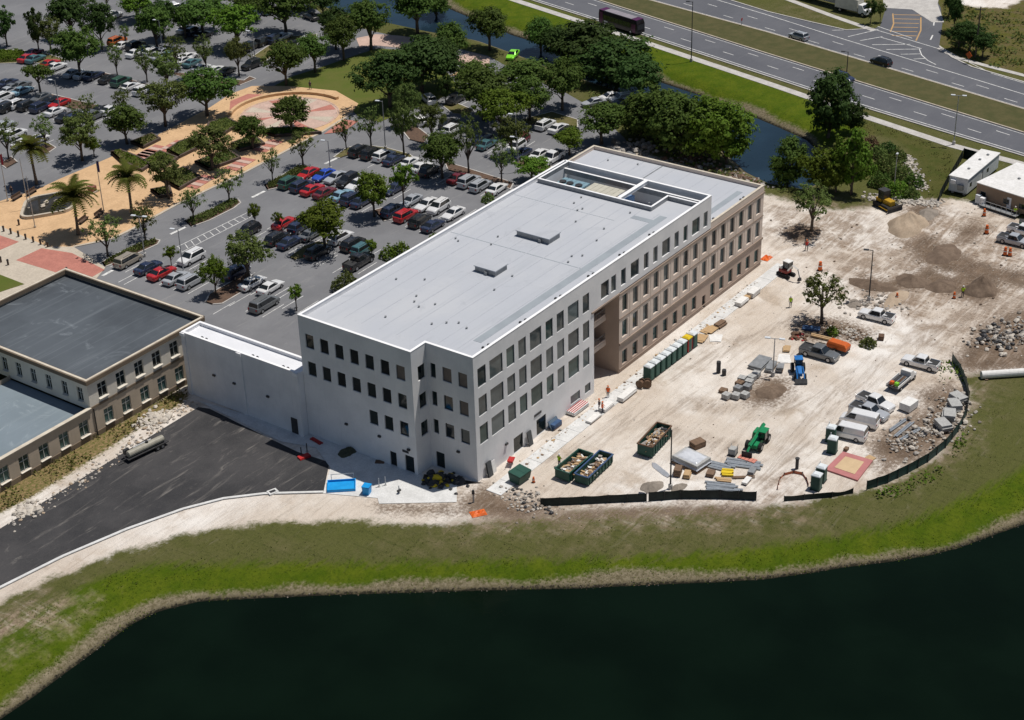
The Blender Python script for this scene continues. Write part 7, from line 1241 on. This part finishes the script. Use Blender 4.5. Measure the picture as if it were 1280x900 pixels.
x, y, z = gp(499, 617); t_ = thing('valve_stand', 'grey valve on a stem on the white slab', 'valve', (x, y, .06)); q = MB(); q.tube([(0, 0, 0), (0, 0, 1.1)], .07, 8); q.build('stem', STEEL, t_); q = MB(); q.tube([(-.25, 0, .4), (.25, 0, .4)], .18, 10); q.build('valve', DARK, t_)
x, y, z = gp(341, 616); t_ = thing('storm_inlet', 'small concrete storm inlet on the drive kerb', 'inlet', (x, y, 0), rad(-20)); q = MB(); q.box(0, 0, .12, 1.3, 1.0, .24); q.build('frame', CONC_W, t_); q = MB(); q.box(0, 0, .245, .8, .5, .02); q.build('grate', DARK, t_)
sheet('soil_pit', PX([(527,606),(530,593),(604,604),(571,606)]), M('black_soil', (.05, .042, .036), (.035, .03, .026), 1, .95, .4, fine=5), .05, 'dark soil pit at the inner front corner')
# white pipe on the far grass, pipe sections and net by the right edge
L, rz = ax((1226,473), (1300,468)); c = (Vector(G(1226,473))+Vector(G(1300,468)))/2; t_ = thing('culvert_pipe', 'long white pipe lying on the grass by the fence end', 'pipe', (c.x, c.y, 0), rz); q = MB(); q.tube([(-L/2, 0, .55), (L/2, 0, .55)], .55, 16); q.build('barrel', WHITEP, t_, smooth=False); q = MB(); q.box(-L/2+.6, 0, .08, .4, 1.5, .16); q.box(L/2-.6, 0, .08, .4, 1.5, .16); q.build('bearers', WOOD_D, t_)
for k, (u, v) in enumerate(((1268,262),)): x, y, z = gp(1278, 284); t_ = thing('waste_bin', 'green bin at the end of the office ramp', 'bin', (x, y, 0), .3); q = MB(); q.loft([[(-.6, -.5, .1), (.6, -.5, .1), (.6, .5, .1), (-.6, .5, .1)], [(-.7, -.6, 1.1), (.7, -.6, 1.1), (.7, .6, 1.1), (-.7, .6, 1.1)]]); q.build('body', GTEL, t_, fix=True); q = MB(); q.box(0, 0, 1.13, 1.5, 1.3, .07); q.build('lid', TRIM, t_)
x, y, z = gp(1210, 80); t_ = thing('road_sign', 'orange diamond sign by the dark scrub', 'sign', (x, y, 0), hd1); q = MB(); q.tube([(0, 0, 0), (0, 0, 1.2)], .05, 6); q.build('post', STEEL, t_); q = MB(); q.box(0, 0, 1.9, 1.15, .05, 1.15, 0, 0, rad(45)); q.build('board', ORG, t_)
x, y, z = gp(927, 32); t_ = thing('road_sign', 'small red marker post in the median', 'sign', (x, y, .12), 0); q = MB(); q.tube([(0, 0, 0), (0, 0, 1.0)], .06, 6); q.build('post', STEEL, t_); q = MB(); q.box(0, 0, 1.3, .6, .05, .6); q.build('board', REDP, t_)
# ================================================================== people
SKIN = M('skin', (.40, .24, .17), (.34, .2, .14), 4, .6, coord='obj'); JEAN = M('dark_trousers', (.03, .035, .055), (.045, .05, .07), 5, .9, coord='obj'); BOOT = M('boots', (.05, .035, .025), (.035, .025, .02), 5, .8, coord='obj')
VEST = dict(yellow=M('yellow_vest', (.45, .72, .02), (.38, .62, .02), 5, .7, coord='obj'), orange=M('orange_vest', (.85, .14, .02), (.72, .11, .02), 5, .7, coord='obj'), red=M('red_vest', (.62, .05, .04), (.5, .04, .035), 5, .7, coord='obj'), grey=M('dark_shirt', (.06, .06, .07), (.04, .04, .05), 5, .8, coord='obj'))
HAT = dict(white=M('white_helmet', (.78, .78, .76), None, 5, .3, coord='obj'), orange=M('orange_helmet', (.75, .16, .02), None, 5, .3, coord='obj'), hair=M('dark_hair', (.03, .022, .016), None, 9, .8, coord='obj'))
def body_mesh(pose):
    """one continuous skinned figure, 1.75 m tall, facing +x"""
    V = []; E_ = []; Rr = []
    def v(x, y, z, r, r2=None): V.append((x, y, z)); Rr.append((r, r2 or r)); return len(V)-1
    def chain(start, pts):
        k = start
        for p in pts: j = v(*p); E_.append((k, j)); k = j
        return k
    pel = v(0, 0, .95, .13, .16); ch = chain(pel, [(0, 0, 1.12, .12, .155), (0, 0, 1.32, .13, .17), (0, 0, 1.44, .09, .14)]); hd = chain(ch, [(.01, 0, 1.5, .055), (.015, 0, 1.56, .065), (.02, 0, 1.64, .085, .08), (.02, 0, 1.71, .075), (.015, 0, 1.75, .04)])
    st = .22 if pose == 'walk' else .03
    for s in (-1, 1):
        f = st*s; lean = .06 if pose == 'bend' else 0
        chain(pel, [(0, s*.09, .9, .095), (f*.6+.03, s*.11, .5, .065), (f-.01, s*.11, .3, .06), (f-.03, s*.11, .09, .045), (f+.07, s*.12, .045, .045), (f+.17, s*.125, .035, .032)])
        sw = -st*s*.7; hz = (.25, 1.08) if pose == 'work' else (sw*.9+.05, .86)
        hand = chain(ch, [(0, s*.19, 1.41, .065), (sw*.4, s*.24, 1.15, .048), (hz[0]*.8, s*.25, hz[1]+.06, .034), (hz[0], s*.25, hz[1]-.02, .036, .022)])
        hx, hzv = hz[0], hz[1]-.02
        for k in range(4): chain(hand, [(hx+.02+.012*k-.02, s*(.235+.009*k), hzv-.05, .009), (hx+.012*k+.01, s*(.225+.009*k), hzv-.09-.008*(1 if k in (1, 2) else 0), .008)])
        chain(hand, [(hx+.035, s*.215, hzv-.02, .010), (hx+.05, s*.20, hzv-.05, .009)])
    chain(hd-1, [(.105, 0, 1.645, .014)])
    for s in (-1, 1): chain(hd-1, [(.015, s*.083, 1.65, .016)])
    me = bpy.data.meshes.new('body'); me.from_pydata(V, E_, []); o = bpy.data.objects.new('tmp_body', me); COL.objects.link(o)
    m = o.modifiers.new('skin', 'SKIN'); sl_ = me.skin_vertices[0].data
    for i, r in enumerate(Rr): sl_[i].radius = r; sl_[i].use_root = (i == 0)
    o.modifiers.new('sub', 'SUBSURF').levels = 1
    dg = bpy.context.evaluated_depsgraph_get(); out = bpy.data.meshes.new_from_object(o.evaluated_get(dg)); out.name = 'body'; bpy.data.objects.remove(o); out.materials.clear(); out.materials.append(SKIN); out.materials.append(JEAN); out.materials.append(BOOT)
    for p in out.polygons:
        z = p.center.z; p.material_index = 2 if z < .12 else (1 if z < .98 and abs(p.center.y) < .215 and not (pose == 'work' and p.center.x > .2) else 0)
    out.polygons.foreach_set('use_smooth', [True]*len(out.polygons)); return out
POSE = {k: body_mesh(k) for k in ('stand', 'walk', 'work')}
def vest_mesh(mat):
    q = MB(); R = []
    for z, a, b_ in ((.92, .15, .185), (1.1, .145, .18), (1.3, .155, .195), (1.42, .12, .18), (1.475, .075, .09)): R.append([(a*math.cos(j/12*6.2832), b_*math.sin(j/12*6.2832), z) for j in range(12)])
    q.loft(R); 
    for s in (-1, 1): q.tube([(0, s*.17, 1.42), (0, s*.215, 1.3), (0, s*.235, 1.2)], [.085, .075, .068], 8)
    return q.mesh('vest', mat, True)
VM = {k: vest_mesh(m) for k, m in VEST.items()}
def hat_mesh(mat):
    q = MB(); R = [[(.02+r*1.08*math.cos(j/12*6.2832), r*math.sin(j/12*6.2832), z) for j in range(12)] for z, r in ((1.685, .135), (1.69, .115), (1.74, .11), (1.79, .075), (1.81, .02))]; q.loft(R); return q.mesh('helmet', mat, True)
HM = {k: hat_mesh(m) for k, m in HAT.items()}
def person(u, v, rz, pose, vest, hat, label, s=1.08):
    x, y, z = GT(u, v); t_ = thing('person', label, 'person', (x, y, max(z, 0)), rz, None, s); obj('body', POSE[pose], t_); obj('vest', VM[vest], t_); obj('helmet' if hat != 'hair' else 'hair', HM[hat], t_)
person(1203, 371, rad(200), 'stand', 'yellow', 'white', 'person in a yellow vest standing beside the spoil pile'); person(988, 384, rad(190), 'stand', 'yellow', 'white', 'person in a yellow vest alone on the open sand'); person(1008, 313, rad(220), 'walk', 'red', 'orange', 'person in a red vest walking by the mulch mound'); person(760, 497, rad(200), 'stand', 'orange', 'orange', 'person in an orange vest standing on the walk'); person(753, 517, rad(-60), 'work', 'orange', 'orange', 'person in an orange vest working at the white boards'); person(303, 221, rad(150), 'walk', 'grey', 'hair', 'person in dark clothes walking at the plaza kerb'); person(1268, 271, rad(180), 'stand', 'yellow', 'white', 'person in a yellow vest on the office ramp'); person(699, 583, rad(0), 'work', 'yellow', 'white', 'person in a yellow vest beside the piled dumpster'); person(749, 513.5, rad(120), 'stand', 'grey', 'orange', 'person in dark clothes behind the white boards')
person(388, 112, rad(60), 'walk', 'grey', 'hair', 'person in dark clothes on the street by the lawn'); person(15, 244, rad(20), 'stand', 'grey', 'hair', 'person in dark clothes beside the red flagpole')
